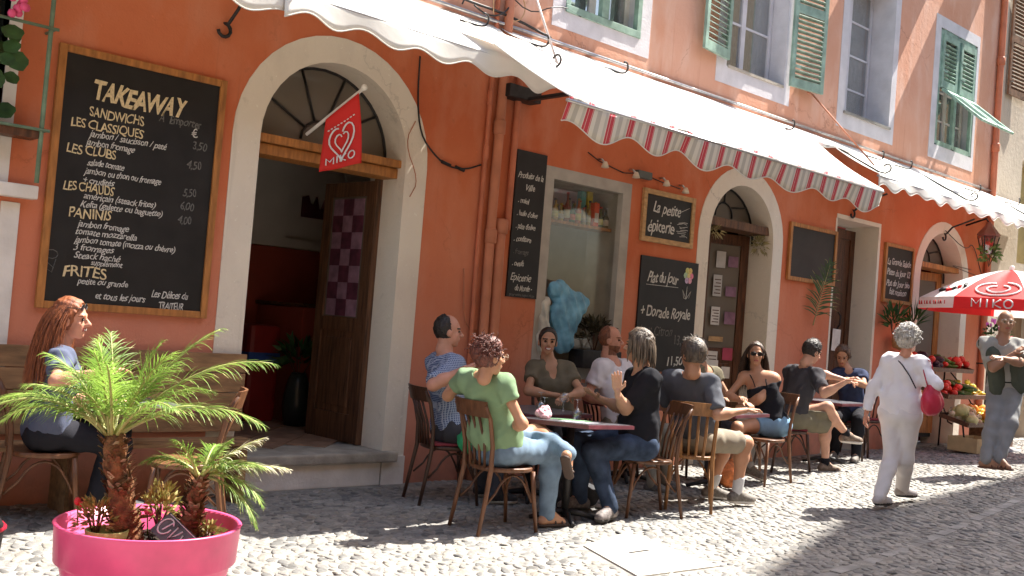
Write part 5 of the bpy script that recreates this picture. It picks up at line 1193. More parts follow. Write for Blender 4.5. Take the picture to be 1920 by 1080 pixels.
LAY = (('on the top tray of the stand', (('red_pepper', .0, .22, 7), ('aubergine', .15, .45, 7), ('tomato', .05, .5, 12), ('courgette', .45, .68, 7), ('red_pepper', .70, .95, 9))),
       ('on the middle tray of the stand', (('tomato', .02, .38, 20), ('red_pepper', .2, .45, 4), ('cucumber', .35, .6, 7), ('courgette', .42, .62, 5), ('banana', .64, .92, 9), ('lemon', .88, .97, 4))),
       ('on the lowest tray of the stand', (('onion', .0, .2, 6), ('melon', .10, .42, 5), ('potato', .2, .48, 10), ('lemon', .45, .62, 8), ('orange', .52, .78, 16), ('pumpkin', .74, .95, 3))))
for (y, z), (where, L) in zip(tiers, LAY):
    for kind, u0, u1, n in L:
        n = int(n*1.5)
        for i in range(n):
            dy = rg.uniform(-.15, .15); x = VX0+(VX1-VX0)*rg.uniform(u0, u1); lay = (0, .05, .095)[0 if i < n*.45 else (1 if i < n*.8 else 2)]
            produce(kind, x, y+dy, vg(y)+z+.015+dy*math.tan(rad(14))+lay, rg, where)
# cardboard fruit box on the ground
def fruit_box(c, rz, w, d, h, label, m, pr=True):
    R = thing('fruit_box', label, 'box', c); M = Matrix.Translation(c) @ Matrix.Rotation(rz, 4, 'Z'); b = MB()
    b.box((-w/2, -d/2, .001), (w/2, d/2, .012), M=M)
    for a in (((-w/2, -d/2, .013), (w/2, -d/2+.012, h)), ((-w/2, d/2-.012, .013), (w/2, d/2, h)), ((-w/2, -d/2+.013, .013), (-w/2+.012, d/2-.013, h)), ((w/2-.012, -d/2+.013, .013), (w/2, d/2-.013, h))): b.box(a[0], a[1], M=M)
    b.build('box_side', m, R)
    if pr:
        b = MB(); 
        for i in range(7): b.box((-w*.32+i*.045, -d/2-.003, h*.45), (-w*.32+i*.045+.032, -d/2-.001, h*.6), M=M)
        b.tube([M @ Vector((w/2+.002, -d*.1+.04*math.cos(t), h*.5+.03*math.sin(t))) for t in np.linspace(0, 6.28, 10)], .004, 4); b.build('print', mat('box_print', (.18, .05, .03), .8), R)
    return R
M_card = mat('cardboard', (.52, .36, .18), .85, .12, 6)
fruit_box((14.12, 5.98, vg(5.98)), rad(-8), .62, .42, .19, 'open cardboard fruit box on the cobbles below the vegetable trays', M_card)
fruit_box((15.2, 6.15, float(gz(15.2, 6.15))), rad(10), .5, .34, .15, 'darker fruit box beside the cardboard one under the stand', M_woodd, False)
fruit_box((15.75, 6.5, float(gz(15.75, 6.5))), rad(0), .5, .34, .45, 'tall brown crate right of the vegetable stand behind the standing man', M_plank, False)
# flower boxes near the far arch
def flowers(c, label, mf, mg, r, n, R=None, grp=None):
    R = thing('flower_box', label, 'flowers', c); MB().box((c[0]-r, c[1]-.1, c[2]), (c[0]+r, c[1]+.1, c[2]+.13), bev=.01).build('planter', M_black, R)
    leafy('', '', '', (c[0], c[1], c[2]+.18), 90, r*1.0, .07, .04, mg, .6, par=R, stem=False, zs=.7)
    rg = random.Random(3); 
    for k in range(n):
        a = rg.uniform(0, 6.28); q = rg.uniform(.2, 1)*r*1.1; p = (c[0]+q*math.cos(a), c[1]+q*math.sin(a)*.8, c[2]+.26+rg.uniform(0, .14)); b = MB()
        for i in range(5): t = i*2*PI/5+a; b.ball((p[0]+.02*math.cos(t), p[1]-.005, p[2]+.02*math.sin(t)), .017, 0, 6, (1, .5, 1))
        b.build('flower', mf, R)
    return R
flowers((16.15, 6.62, 1.68), 'black planter with bright pink flowers beside the far arch, above the red ones', mat('pink_petal', (.85, .16, .55), .6, .1), M_leafd, .20, 14)
flowers((16.08, 6.50, 1.42), 'black planter with red and dark pink flowers right under the pink ones', mat('red_petal', (.55, .02, .10), .6, .1), M_leafd, .22, 16)
b = MB(); b.tube([(16.2, 6.75, float(gz(16.2, 6.7))), (16.2, 6.75, 1.7)], .02, 6); b.box((15.85, 6.4, 1.64), (16.4, 6.78, 1.665)); b.box((15.85, 6.4, 1.39), (16.4, 6.78, 1.41)); tag(b.build('flower_stand', M_black), 'thin black stand carrying the two flower planters', 'stand')
# lantern with plants
R = thing('wall_lantern', 'iron wall lantern overgrown by a hanging plant at the corner pipe', 'lantern', (16.05, 6.85, 3.2))
MB().tube([(16.05, Y0, 3.52), (16.05, 6.85, 3.62), (16.05, 6.8, 3.55)], .015, 6).build('bracket', M_black, R)
MB().lathe([(.02, .42), (.06, .36), (.17, .22), (.16, .20)], 6, (16.05, 6.8, 3.15), smooth=False).build('lantern_cap', mat('rusty_cap', (.22, .09, .07), .6), R)
MB().lathe([(.09, -.08), (.155, .19)], 6, (16.05, 6.8, 3.15), smooth=False).build('lantern_glass', glass_mat('lantern_glass', (.8, .6, .6), .2), R)
b = MB()
for k in range(6): t = k*PI/3; b.tube([(16.05+.09*math.cos(t), 6.8+.09*math.sin(t), 3.07), (16.05+.155*math.cos(t), 6.8+.155*math.sin(t), 3.34)], .008, 5)
b.build('lantern_frame', M_black, R)
leafy('', '', '', (16.02, 6.76, 3.02), 110, .16, .09, .04, mat('light_leaf', (.14, .24, .06), .5, .3, trans=.2), -.2, par=R, zs=1.6)

# ---- things in the shop window
MB().box((7.0, Y0+.12, 2.47), (8.28, Y0+.34, 2.50)).build('window_shelf', M_woodo, bld)
MB().box((7.0, Y0+.02+.1, 1.0), (8.3, Y0+.5, 1.055)).build('window_ledge', M_intw, bld)
gp = MB(); gp.box((7.02, Y0+.06, 1.07), (8.03, Y0+.066, 2.87)); gp.build('window_pane', glass_mat('shop_glass', (.90, .9, .88), .05), bld)
b = MB(); b.box((6.9, Y0+.52, .9), (8.4, Y0+1.3, 1.0)); b.box((8.2, Y0+.5, 1.0), (8.26, Y0+1.4, 3.0)); b.box((6.9, Y0+1.4, .9), (8.3, Y0+1.45, 3.1)); b.build('window_niche', mat('niche_wall', (.42, .38, .31), .9, .1, 3), bld)
cols = ((.12, .07, .02), (.45, .33, .1), (.55, .45, .3), (.08, .05, .02), (.35, .12, .04), (.6, .5, .3), (.10, .14, .05), (.5, .15, .06), (.5, .35, .12), (.25, .06, .03))
rg = random.Random(9)
for row in (0, 1):
    for i in range(13):
        x = 7.08+.083*i+row*.03; y = Y0+.18+row*.09; h = rg.choice((.20, .24, .28, .16)); r = rg.choice((.028, .034, .032)); c = rg.choice(cols); k = cols.index(c)
        if x > 8.1: continue
        R = thing('bottle', 'small bottle or jar standing in a row on the shop window shelf', 'bottle', (x, y, 2.50), group='bottles on the shop window shelf')
        MB().lathe([(r*.9, 0), (r, .01), (r, h*.55), (r*.42, h*.74), (r*.4, h)], 10, (x, y, 2.50)).build('glass_body', mat('bottle_%d' % k, c, .12, .15, 8, spec=.6), R)
        MB().lathe([(r*1.03, h*.15), (r*1.03, h*.45)], 10, (x, y, 2.50)).build('label_band', mat('label_%d' % (i % 4), ((.6, .55, .4), (.55, .15, .08), (.65, .6, .2), (.5, .45, .4))[i % 4], .7), R)
        MB().lathe([(r*.5, h+.001), (r*.5, h+.02)], 8, (x, y, 2.50)).build('cap', mat('cap_%d' % (i % 3), ((.4, .3, .05), (.5, .05, .03), (.1, .1, .1))[i % 3], .4), R)
for i, (x, c, h, lb) in enumerate(((7.70, (.12, .42, .40), .36, 'tall turquoise carton among the bottles in the shop window'), (7.80, (.70, .58, .06), .38, 'tall yellow carton next to the turquoise one in the shop window'), (7.74, (.62, .09, .03), .24, 'red orange carton in front of the tall cartons in the shop window'))):
    b = MB(); y = Y0+(.30 if i < 2 else .14); b.box((x, y-.03, 2.501), (x+.075, y+.03, 2.50+h), bev=.004); R = thing('carton', lb, 'carton', (x, y, 2.5)); b.build('carton_body', mat('carton_%d' % i, c, .5, .15, 20), R); q = MB(); q.box((x+.01, y-.034, 2.54), (x+.065, y-.031, 2.54+h*.4)); q.build('carton_print', M_paper, R)
# blue cloth, bag and plants in the lower part of the window
def blob(name, label, cat, prims, m, res=.012, noise=(.012, 26), part='cloth', k=.05):
    c = prims[0][1]; R = thing(name, label, cat, (float(c[0]), float(c[1]), float(c[2]))); skin_obj(part, [skin(prims, res, k, noise=noise)], m, R); return R
blob('plastic_bag', 'crumpled light blue plastic bag standing in the shop window', 'bag', [ell((7.30, Y0-.02, 1.56), (.19, .09, .20)), ell((7.44, Y0-.02, 1.68), (.15, .07, .12)), ell((7.20, Y0-.01, 1.80), (.12, .06, .09)), ell((7.30, Y0-.02, 1.34), (.12, .07, .14))], mat('blue_plastic', (.17, .40, .55), .4, .35, 8, dark=(.08, .22, .34)), .011, (.012, 32))
blob('plastic_bag', 'white rumpled bag at the left edge of the shop window', 'bag', [ell((7.02, Y0+.00, 1.38), (.06, .06, .20)), ell((7.03, Y0+.02, 1.62), (.05, .05, .10))], mat('white_plastic', (.6, .58, .5), .5, .2, 8), .014, (.014, 30))
leafy('window_plant', 'dark reddish plant in the bottom right of the shop window', 'plant', (7.75, Y0-.02, 1.38), 260, .20, .10, .03, mat('dark_red_leaf', (.06, .05, .025), .6, .6, 20), .3, zs=.8)
R = thing('planter', 'black planter on the shop window sill under the dark plant', 'planter', (7.75, Y0-.05, 1.07)); MB().box((7.45, Y0-.16, 1.06), (8.02, Y0+.04, 1.24), bev=.01).build('planter_box', M_black, R)
# ---- papers on the doors
def paper(x, z, w, h, m, label, M, yy=-.03):
    R = MB(); R.box((x, yy-.002, z), (x+w, yy, z+h), M=M); o = R.build('notice', m); tag(o, label, 'notice', 'papers stuck on the grocery door'); return o
Mg = Mx2; rg = random.Random(5)
PL = ((.16, 2.20, .13, .20, 'tall pale flyer near the top of the grocery door'), (.33, 2.22, .14, .13, 'lilac flyer top right on the grocery door'), (.14, 1.85, .12, .26, 'long white notice on the left of the grocery door'), (.32, 1.86, .15, .12, 'lilac card in the middle of the grocery door'), (.14, 1.50, .12, .22, 'white notice in the middle left of the grocery door'),
      (.33, 1.52, .15, .15, 'dim lilac flyer right of the white notice'), (.13, 1.30, .20, .06, 'narrow brown strip on the grocery door'), (.12, .92, .15, .26, 'white framed poster low on the grocery door'), (.34, 1.08, .14, .15, 'pinkish red card low on the grocery door'), (.34, .86, .12, .14, 'white square card low right on the grocery door'), (.2, .72, .16, .09, 'small lilac strip lowest on the grocery door'))
for i, (x, z, w, h, lb) in enumerate(PL):
    x = .62-x-w
    m_ = M_purplel if 'lilac' in lb else (mat('pink_card', (.45, .07, .12), .8) if 'pinkish' in lb else (M_woodl if 'brown' in lb else M_paper))
    o = paper(x, z, w, h, m_, lb, Mg, .034)
    if h > .2:
        t = MB()
        for k in range(5): t.box((x+.015, .0345, z+.03+k*h*.16), (x+w-.015-.02*(k % 2), .0355, z+.03+k*h*.16+.012), M=Mg)
        t.build('print', M_woodd, o)
R = thing('notice', 'white sheet of paper pinned on the closed brown door', 'notice', (12.9, Y0+.3, 1.5)); M = Matrix.Translation((12.86, Y0+.31, 1.42)) @ Matrix.Rotation(rad(2), 4, 'Y'); MB().box((.0, 0, 0), (.21, .003, .30), M=M).build('sheet', mat('white_sheet', (.72, .68, .64), .9), R)
R = thing('poster', 'whitish poster with a green logo low in the grocery doorway behind the seated woman', 'poster', (10.2, Y0+.1, .9)); M = Matrix.Translation((9.62, Y0+.14, .88)) @ Matrix.Rotation(rad(5), 4, 'Z'); MB().box((0, 0, 0), (.52, .004, .32), M=M).build('sheet', M_paper, R)
t = MB()
for k in range(4): t.box((.06, -.003, .06+k*.045), (.46-.04*k, -.001, .075+k*.045), M=M)
t.build('print', mat('grey_print', (.2, .2, .2), .8), R); MB().box((.03, -.003, .25), (.09, -.001, .30), M=M).build('logo', M_green, R)

# ---- inside the takeaway room
def crate(c, s_, label, name, cat, m, bev=.01, rz=0.):
    R = thing(name, label, cat, c); M = Matrix.Translation(c) @ Matrix.Rotation(rz, 4, 'Z'); MB().box((-s_[0]/2, -s_[1]/2, 0), (s_[0]/2, s_[1]/2, s_[2]), M=M, bev=bev).build(name+'_body', m, R); return R, M
R, M = crate((5.78, 9.35, .285), (.70, .9, 1.15), 'red counter standing inside the takeaway room', 'shop_counter', 'counter', M_intr)
MB().box((-.38, -.48, 1.155), (.38, .46, 1.19), M=M, bev=.006).build('counter_top', M_woodd, R); MB().box((.28, -.466, 0), (.35, -.453, 1.15), M=M).build('corner_strip', M_intw, R)
R = thing('cash_register', 'grey till on the counter inside the takeaway room', 'till', (5.85, 9.1, 1.48)); skin_obj('till_body', [skin([cap((5.78, 9.1, 1.54), (5.98, 9.1, 1.56), .07), cap((5.82, 9.15, 1.62), (5.97, 9.15, 1.68), .05)], .012, .03)], mat('till_grey', (.30, .29, .28), .5), R); MB().box((5.80, 9.015, 1.53), (5.96, 9.03, 1.61)).build('till_keys', M_black, R)
R, M = crate((5.15, 9.25, .285), (.34, .34, .95), 'red drum with a blue band inside the takeaway doorway', 'red_drum', 'drum', mat('drum_red', (.22, .012, .01), .5), .05); MB().box((-.172, -.172, .58), (.172, .172, .68), M=M).build('blue_band', mat('blue_band', (.03, .08, .3), .5), R)
R = leafy('floor_plant', 'dark leafy plant in a tall vase just inside the takeaway door', 'plant', (5.38, 8.8, .92), 150, .24, .14, .04, M_leafd, .5, zs=.8)
MB().lathe([(.11, -.63), (.14, -.4), (.10, -.2), (.07, -.12)], 14, (5.38, 8.8, .92)).build('vase', mat('dark_vase', (.03, .035, .03), .3), R)
R, M = crate((4.45, 9.8, .285), (1.0, .6, .9), 'dark cabinet at the back of the takeaway room', 'cabinet', 'cabinet', M_intd)
for x, lb in ((4.15, 'dim pale bowl on the left of the dark cabinet'), (4.5, 'dim pale bowl on the right of the dark cabinet')):
    R = thing('bowl', lb, 'bowl', (x, 9.7, 1.19), group='bowls on the dark cabinet'); MB().lathe([(.04, 0), (.12, .1), (.11, .1), (.03, .02)], 14, (x, 9.7, 1.19)).build('bowl_body', M_paper, R)
R = thing('wall_sign', 'dark cut-out skyline shape hanging on the inner wall of the takeaway', 'wall decoration', (6.0, 9.88, 2.6))
outline_solid('cutout', [(5.93, 2.42), (5.93, 2.64), (5.99, 2.66), (6.02, 2.58), (6.07, 2.55), (6.10, 2.66), (6.13, 2.53), (6.17, 2.52), (6.21, 2.64), (6.24, 2.53), (6.27, 2.53), (6.30, 2.67), (6.32, 2.42)], [], 9.90, 9.94, mat('maroon_cut', (.10, .02, .03), .6), R)
R = thing('room_post', 'brown wooden post inside the takeaway room left of the niche', 'post', (4.95, 9.6, .3)); MB().box((5.12, 9.75, .285), (5.2, 9.9, 3.5)).build('post_body', M_woodg, R)
# window at far left: geranium
R = thing('geranium', 'geranium with round dark leaves and a pink flower in the barred left window', 'plant', (1.9, 7.06, 2.45))
MB().box((1.2, 6.98, 2.38), (2.21, 7.13, 2.45), bev=.005).build('plant_shelf', M_woodd, R)
b = MB(); rg = random.Random(2)
for i in range(46):
    c = Vector((1.2+rg.random()*.86, 7.0+rg.uniform(-.13, .1), 2.50+rg.random()*.55)); n_ = Vector((rg.uniform(-.6, .6), -1, rg.uniform(0, .8))).normalized(); s_ = n_.orthogonal().normalized(); t_ = n_.cross(s_); r = rg.uniform(.045, .075)
    b.add([c]+[c+(s_*math.cos(a)+t_*math.sin(a))*r*(1+.08*math.cos(5*a))+n_*.012 for a in np.linspace(0, 2*PI, 15)[:-1]], [(0, 1+k, 1+(k+1) % 14) for k in range(14)])
b.build('leaves', mat('geranium_leaf', (.05, .12, .03), .6, .3, 10, trans=.2), R)
b = MB(); [b.ball((2.0+rg.uniform(-.05, .05), 6.93+rg.uniform(-.03, .03), 3.17+rg.uniform(-.05, .06)), .028, 0, 7) for _ in range(9)]; b.build('flower', mat('pink_geranium', (.8, .10, .25), .6), R)

# ================================================================ tables and chairs
def table(name, label, c, w, d, rz, h=.74, tilt=0., group='cafe tables', mt=None):
    R = thing(name, label, 'table', (c[0], c[1], float(gz(c[0], c[1]))), rz, group, world_mesh=False)
    T_ = Matrix.Translation((0, 0, h)) @ Matrix.Rotation(tilt, 4, Vector((math.cos(-rz-0.75), math.sin(-rz-.75), 0)))
    MB().box((-w/2, -d/2, -.030), (w/2, d/2, -.001), bev=.003, M=T_).build('edge_band', M_edge, R)
    MB().box((-w/2+.012, -d/2+.012, -.0005), (w/2-.012, d/2-.012, .004), M=T_).build('table_top', mt or M_tabletop, R)
    MB().lathe([(.03, .03), (.03, h-.032)], 14).build('column', M_black, R)
    for k in range(4):
        a = k*PI/2+PI/4; ca, sa = math.cos(a), math.sin(a)
        MB().tube([(0, 0, .075), (ca*.12, sa*.12, .06), (ca*.27, sa*.27, .018)], [.028, .022, .016], 8).build('foot', M_black, R)
    return R, T_
T1, TT = table('cafe_table', 'nearest cafe table in the sun, with a crumpled napkin and upturned glasses', (5.70, 5.42), .70, .70, rad(13), .745, rad(-3))
table('cafe_table', 'shaded cafe table between the smiling woman and the balding man', (6.05, 6.20), .70, .70, rad(3), .74)
table('cafe_table', 'cafe table with a corner in the sun before the woman in sunglasses', (8.22, 5.90), .70, .70, rad(8), .745)
table('cafe_table', 'shaded cafe table behind, beside the man in the white shirt', (7.75, 6.62), .66, .6, rad(3), .74)
table('cafe_table', 'cafe table between the man in dark grey and the woman in navy', (11.1, 6.42), .66, .66, rad(2), .74)
table('cafe_table', 'cafe table at the left by the wall, behind the palm leaves', (2.78, 6.55), .60, .60, rad(2), .74)

def chair_proto(name, label, m, slats=4, style=0):
    """bentwood bistro chair; sitter faces +X, seat centre at the origin"""
    R = thing(name, label, 'chair', (0, 0, 0), 0, 'bentwood bistro chairs', world_mesh=False); sh = .455
    prof = [(.0, .0)]
    pts = []
    for t in np.linspace(0, 2*PI, 25)[:-1]:
        q = 2.6; x = .205*math.copysign(abs(math.cos(t))**(2/q), math.cos(t)); y = .205*math.copysign(abs(math.sin(t))**(2/q), math.sin(t)); pts.append((x, y*(1+.10*(x/.2))))
    b = MB(); k = len(pts); b.add([(x*s_, y*s_, z) for s_, z in ((.94, sh-.032), (1, sh-.026), (1, sh-.006), (.97, sh), (.7, sh-.006)) for x, y in pts], [(i*k+j, i*k+(j+1) % k, (i+1)*k+(j+1) % k, (i+1)*k+j) for i in range(4) for j in range(k)], 0, True)
    b.add([(x*.7, y*.7, sh-.006) for x, y in pts]+[(x*.94, y*.94, sh-.032) for x, y in pts], [tuple(range(k)), tuple(range(2*k-1, k-1, -1))]); b.build('seat', m, R)
    bt = .895
    for s_ in (1, -1):
        MB().tube([(-.265, s_*.185, .0), (-.225, s_*.178, .22), (-.19, s_*.168, sh-.02), (-.195, s_*.175, .60), (-.235, s_*.185, .78), (-.285, s_*.19, bt-.02)], [.014, .016, .018, .016, .015, .013], 8).build('rear_leg', m, R)
        MB().tube([(.215, s_*.19, 0), (.185, s_*.172, .25), (.165, s_*.165, sh-.03)], [.013, .016, .018], 8).build('front_leg', m, R)
        MB().tube([(.175, s_*.168, .21)]+[(.16-.31*u, s_*(.155), .21+.19*math.sin(PI*min(1, u*1.0))**.6) for u in np.linspace(.06, .94, 9)]+[(-.205, s_*.168, .21)], .0085, 6).build('side_arch', m, R)
    MB().tube([(.18, .165, .22)]+[(.165, .145-.29*u, .22+.19*math.sin(PI*u)**.6) for u in np.linspace(.06, .94, 9)]+[(.18, -.165, .22)], .0085, 6).build('front_arch', m, R)
    b = MB()
    def rail(z, hgt, th, xo): 
        n = 10; v = []
        for i in range(n+1):
            u = i/n; y = .195-.39*u; x = xo-.035*math.sin(PI*u)
            for dx, dz in ((-th/2, 0), (th/2, 0), (th/2, hgt), (-th/2, hgt)): v.append((x+dx-dz*.25, y, z+dz))
        f = [(i*4+j, (i+1)*4+j, (i+1)*4+(j+1) % 4, i*4+(j+1) % 4) for i in range(n) for j in range(4)]+[(0, 1, 2, 3), (n*4+3, n*4+2, n*4+1, n*4)]
        return MB().add(v, f, 0, False)
    rail(bt-.10, .11, .018, -.262).build('top_rail', m, R)
    for i in range(slats):
        y = -.105+.21*i/(slats-1); c_ = .03*math.cos(y/.2*1.4); MB().tube([(-.19, y*.85, sh-.01), (-.205-c_*.4, y*.95, .62), (-.262-c_, y, bt-.08)], .010, 6, flat=1.5 if style else 1.).build('back_slat', m, R)
    return R
C1 = chair_proto('bistro_chair', 'brown bentwood chair under the woman in the green shirt, back to the viewer', M_chair)
C2 = chair_proto('bistro_chair', 'dark bentwood chair with a red seat pad under the balding man in the checked shirt', M_chaird)
C3 = chair_proto('bistro_chair', 'honey coloured bentwood chair with its back turned to the viewer', M_chairl, 4, 1)
def put(root, x, y, deg, label=None, copy=True):
    g_ = G(x, y)
    if copy: return copy_tree(root, g_, rad(deg), label)
    root.location = g_; root.rotation_euler = (0, 0, rad(deg)); return root
put(C1, 4.97, 5.38, -8, None, False)
put(C2, 5.28, 6.35, -18, None, False)
MB().box((-.17, -.17, .456), (.17, .17, .478), bev=.01).build('seat_pad', mat('seat_pad', (.22, .03, .04), .9), C2)
put(C3, 7.20, 5.42, 38, None, False)
put(C1, 6.52, 5.36, 155, 'brown bentwood chair under the person with dreadlocks, seen from the side')
put(C1, 9.02, 5.92, 180, 'brown bentwood chair of the woman in sunglasses, legs standing in the sun')
put(C2, 10.05, 6.32, -25, 'dark bentwood chair of the man in the dark grey shirt by the wall')
put(C2, 11.88, 6.56, 200, 'dark bentwood chair of the woman in the navy top by the closed door')
put(C2, 6.73, 6.60, -125, 'dark bentwood chair hidden behind the smiling woman in the brown top')
put(C2, 7.62, 6.70, -85, 'dark bentwood chair behind the bearded man in the white shirt')
put(C2, 8.72, 6.62, -100, 'dark bentwood chair of the half hidden woman in the olive top')
put(C1, 2.28, 6.58, -15, 'brown bentwood chair of the red-haired woman at the left')
put(C1, 2.93, 6.0, 150, 'empty brown bentwood chair right of the left table, behind the small palm')
put(C1, 1.62, 6.15, -30, 'brown bentwood chair cut by the left edge of the picture')
put(C2, 12.75, 6.85, 170, 'dark bentwood chair beside the closed brown door behind the walking woman')
# planked bench with a high back along the wall at the left
R = thing('plank_bench', 'light wooden plank bench along the wall behind the left table', 'bench', (2.6, 7.0, 0))
for k in range(4): MB().box((1.2, 7.06, .48+k*.145), (3.86, 7.085, .48+k*.145+.139), bev=.003).build('plank', M_plank, R)
for k in range(2): MB().box((1.2, 6.72+k*.165, .42), (3.86, 6.72+k*.165+.16, .445), bev=.003).build('plank', M_plank, R)
for x in (1.3, 2.5, 3.7): MB().box((x, 6.75, 0), (x+.06, 7.04, .418)).build('leg', M_plank, R)

# ---- on the tables
def tpt(x, y, z=0.): return T1.matrix_basis @ TT @ Vector((x, y, .004+z))
bpy.context.view_layer.update()
def W2T(px): pass
def glass(x, y, label, upside=True, base=None):
    p = base or tpt(x, y); R = thing('wine_glass', label, 'glass', tuple(p), group='stemmed glasses on the tables')
    prof = [(.028, 0), (.040, .035), (.038, .065), (.012, .085), (.004, .095), (.004, .15), (.034, .156), (.034, .159)] if upside else [(.034, 0), (.004, .006), (.004, .06), (.014, .07), (.038, .09), (.040, .12), (.030, .155)]
    MB().lathe(prof[:5], 14, tuple(p)).build('bowl', M_glass2, R); MB().lathe(prof[4:], 14, tuple(p)).build('stem', M_glass2, R); return R
glass(-.02, .24, 'upturned stemmed glass behind the napkin on the near table'); glass(.24, .10, 'upturned stemmed glass at the right side of the near table')
glass(0, 0, 'upturned stemmed glass on the shaded table near the checked shirt', True, Vector((5.98, 6.05, .745)))
glass(0, 0, 'stemmed glass between the hands of the smiling woman', False, Vector((6.32, 6.12, .745)))
c = tpt(-.20, .12, .03); blob('napkin', 'crumpled white and pink napkin on the near table', 'napkin', [ell(c, (.055, .05, .035)), ell(c+Vector((.03, .03, .035)), (.035, .045, .03)), ell(c+Vector((-.03, .02, .01)), (.04, .03, .03))], mat('napkin_cloth', (.70, .50, .52), .9, .35, 18, dark=(.55, .22, .28)), .007, (.007, 60), 'crumpled_cloth', .02)
def mat_on(x, y, w, d, rz, label, m, name='place_mat', cat='place mat', th=.002):
    M = T1.matrix_basis @ TT @ Matrix.Translation((x, y, .0045)) @ Matrix.Rotation(rz, 4, 'Z'); b = MB(); b.box((-w/2, -d/2, 0), (w/2, d/2, th), M=M); o = b.build(name, m); tag(o, label, cat); return o
def slatted(name): 
    m, nt, P = new_mat(name); L = nt.links.new; tc = N(nt, 'ShaderNodeTexCoord'); w = N(nt, 'ShaderNodeTexWave'); w.inputs['Scale'].default_value = 22; w.inputs['Distortion'].default_value = 1; L(tc.outputs['Object'], w.inputs[0]); r = N(nt, 'ShaderNodeValToRGB'); r.color_ramp.elements[0].color = (.04, .20, .06, 1); r.color_ramp.elements[1].color = (.35, .55, .33, 1); L(w.outputs[0], r.inputs[0]); L(r.outputs[0], P.inputs['Base Color']); return m
M_mat = slatted('green_mat')
mat_on(.02, -.02, .26, .10, rad(-20), 'green leaf-patterned slip lying on the near table, front one', M_mat, th=.004); mat_on(.05, .14, .26, .08, rad(-20), 'green leaf-patterned slip behind the front one on the near table', M_mat, th=.004)
mat_on(-.1, -.12, .28, .22, rad(10), 'speckled grey paper place mat on the near table', mat('speckled_paper', (.42, .42, .45), .6, .6, 60, dark=(.12, .12, .14)), th=.001)
o = mat_on(0, 0, .25, .1, 0, 'green napkin slip on the shaded table by the checked shirt', M_mat); o.matrix_world = Matrix.Translation((5.95, 6.35, 0)) if False else o.matrix_world
o.data.transform(Matrix.Translation((0, .85, -.02)))
# bag and small things under the tables
blob('handbag', 'orange and pink bag on the ground under the sunglasses woman table', 'bag', [ell((8.25, 5.75, .19), (.14, .10, .12)), ell((8.35, 5.8, .22), (.10, .09, .10))], mat('orange_bag', (.60, .18, .05), .7, .4, 20), .014, (.008, 30), 'bag_body')
blob('backpack', 'dark backpack on the cobbles under the near table', 'bag', [ell((6.05, 5.75, .16), (.17, .13, .15)), ell((6.2, 5.7, .12), (.12, .12, .10))], mat('dark_bag', (.03, .03, .035), .8, .3, 20), .014, (.008, 30), 'bag_body')
blob('scarf', 'dark cloth hanging under the balding man chair with a green corner', 'cloth', [ell((5.25, 6.12, .52), (.05, .05, .07)), ell((5.27, 6.10, .46), (.03, .03, .05))], mat('green_cloth', (.03, .30, .12), .8, .2), .010, (.006, 40))
# bottom left corner object
R = thing('black_tub', 'black rounded tub with a red rim cut by the bottom left corner', 'tub', (1.245, 4.83, 0))
MB().lathe([(.20, 0), (.25, .02), (.285, .40), (.26, .44)], 28, (1.245, 4.83, 0)).build('tub_body', mat('tub_black', (.015, .013, .014), .4), R); MB().lathe([(.287, .395), (.294, .40), (.287, .408)], 28, (1.245, 4.83, 0)).build('rim', mat('rim_red', (.35, .01, .03), .4), R)
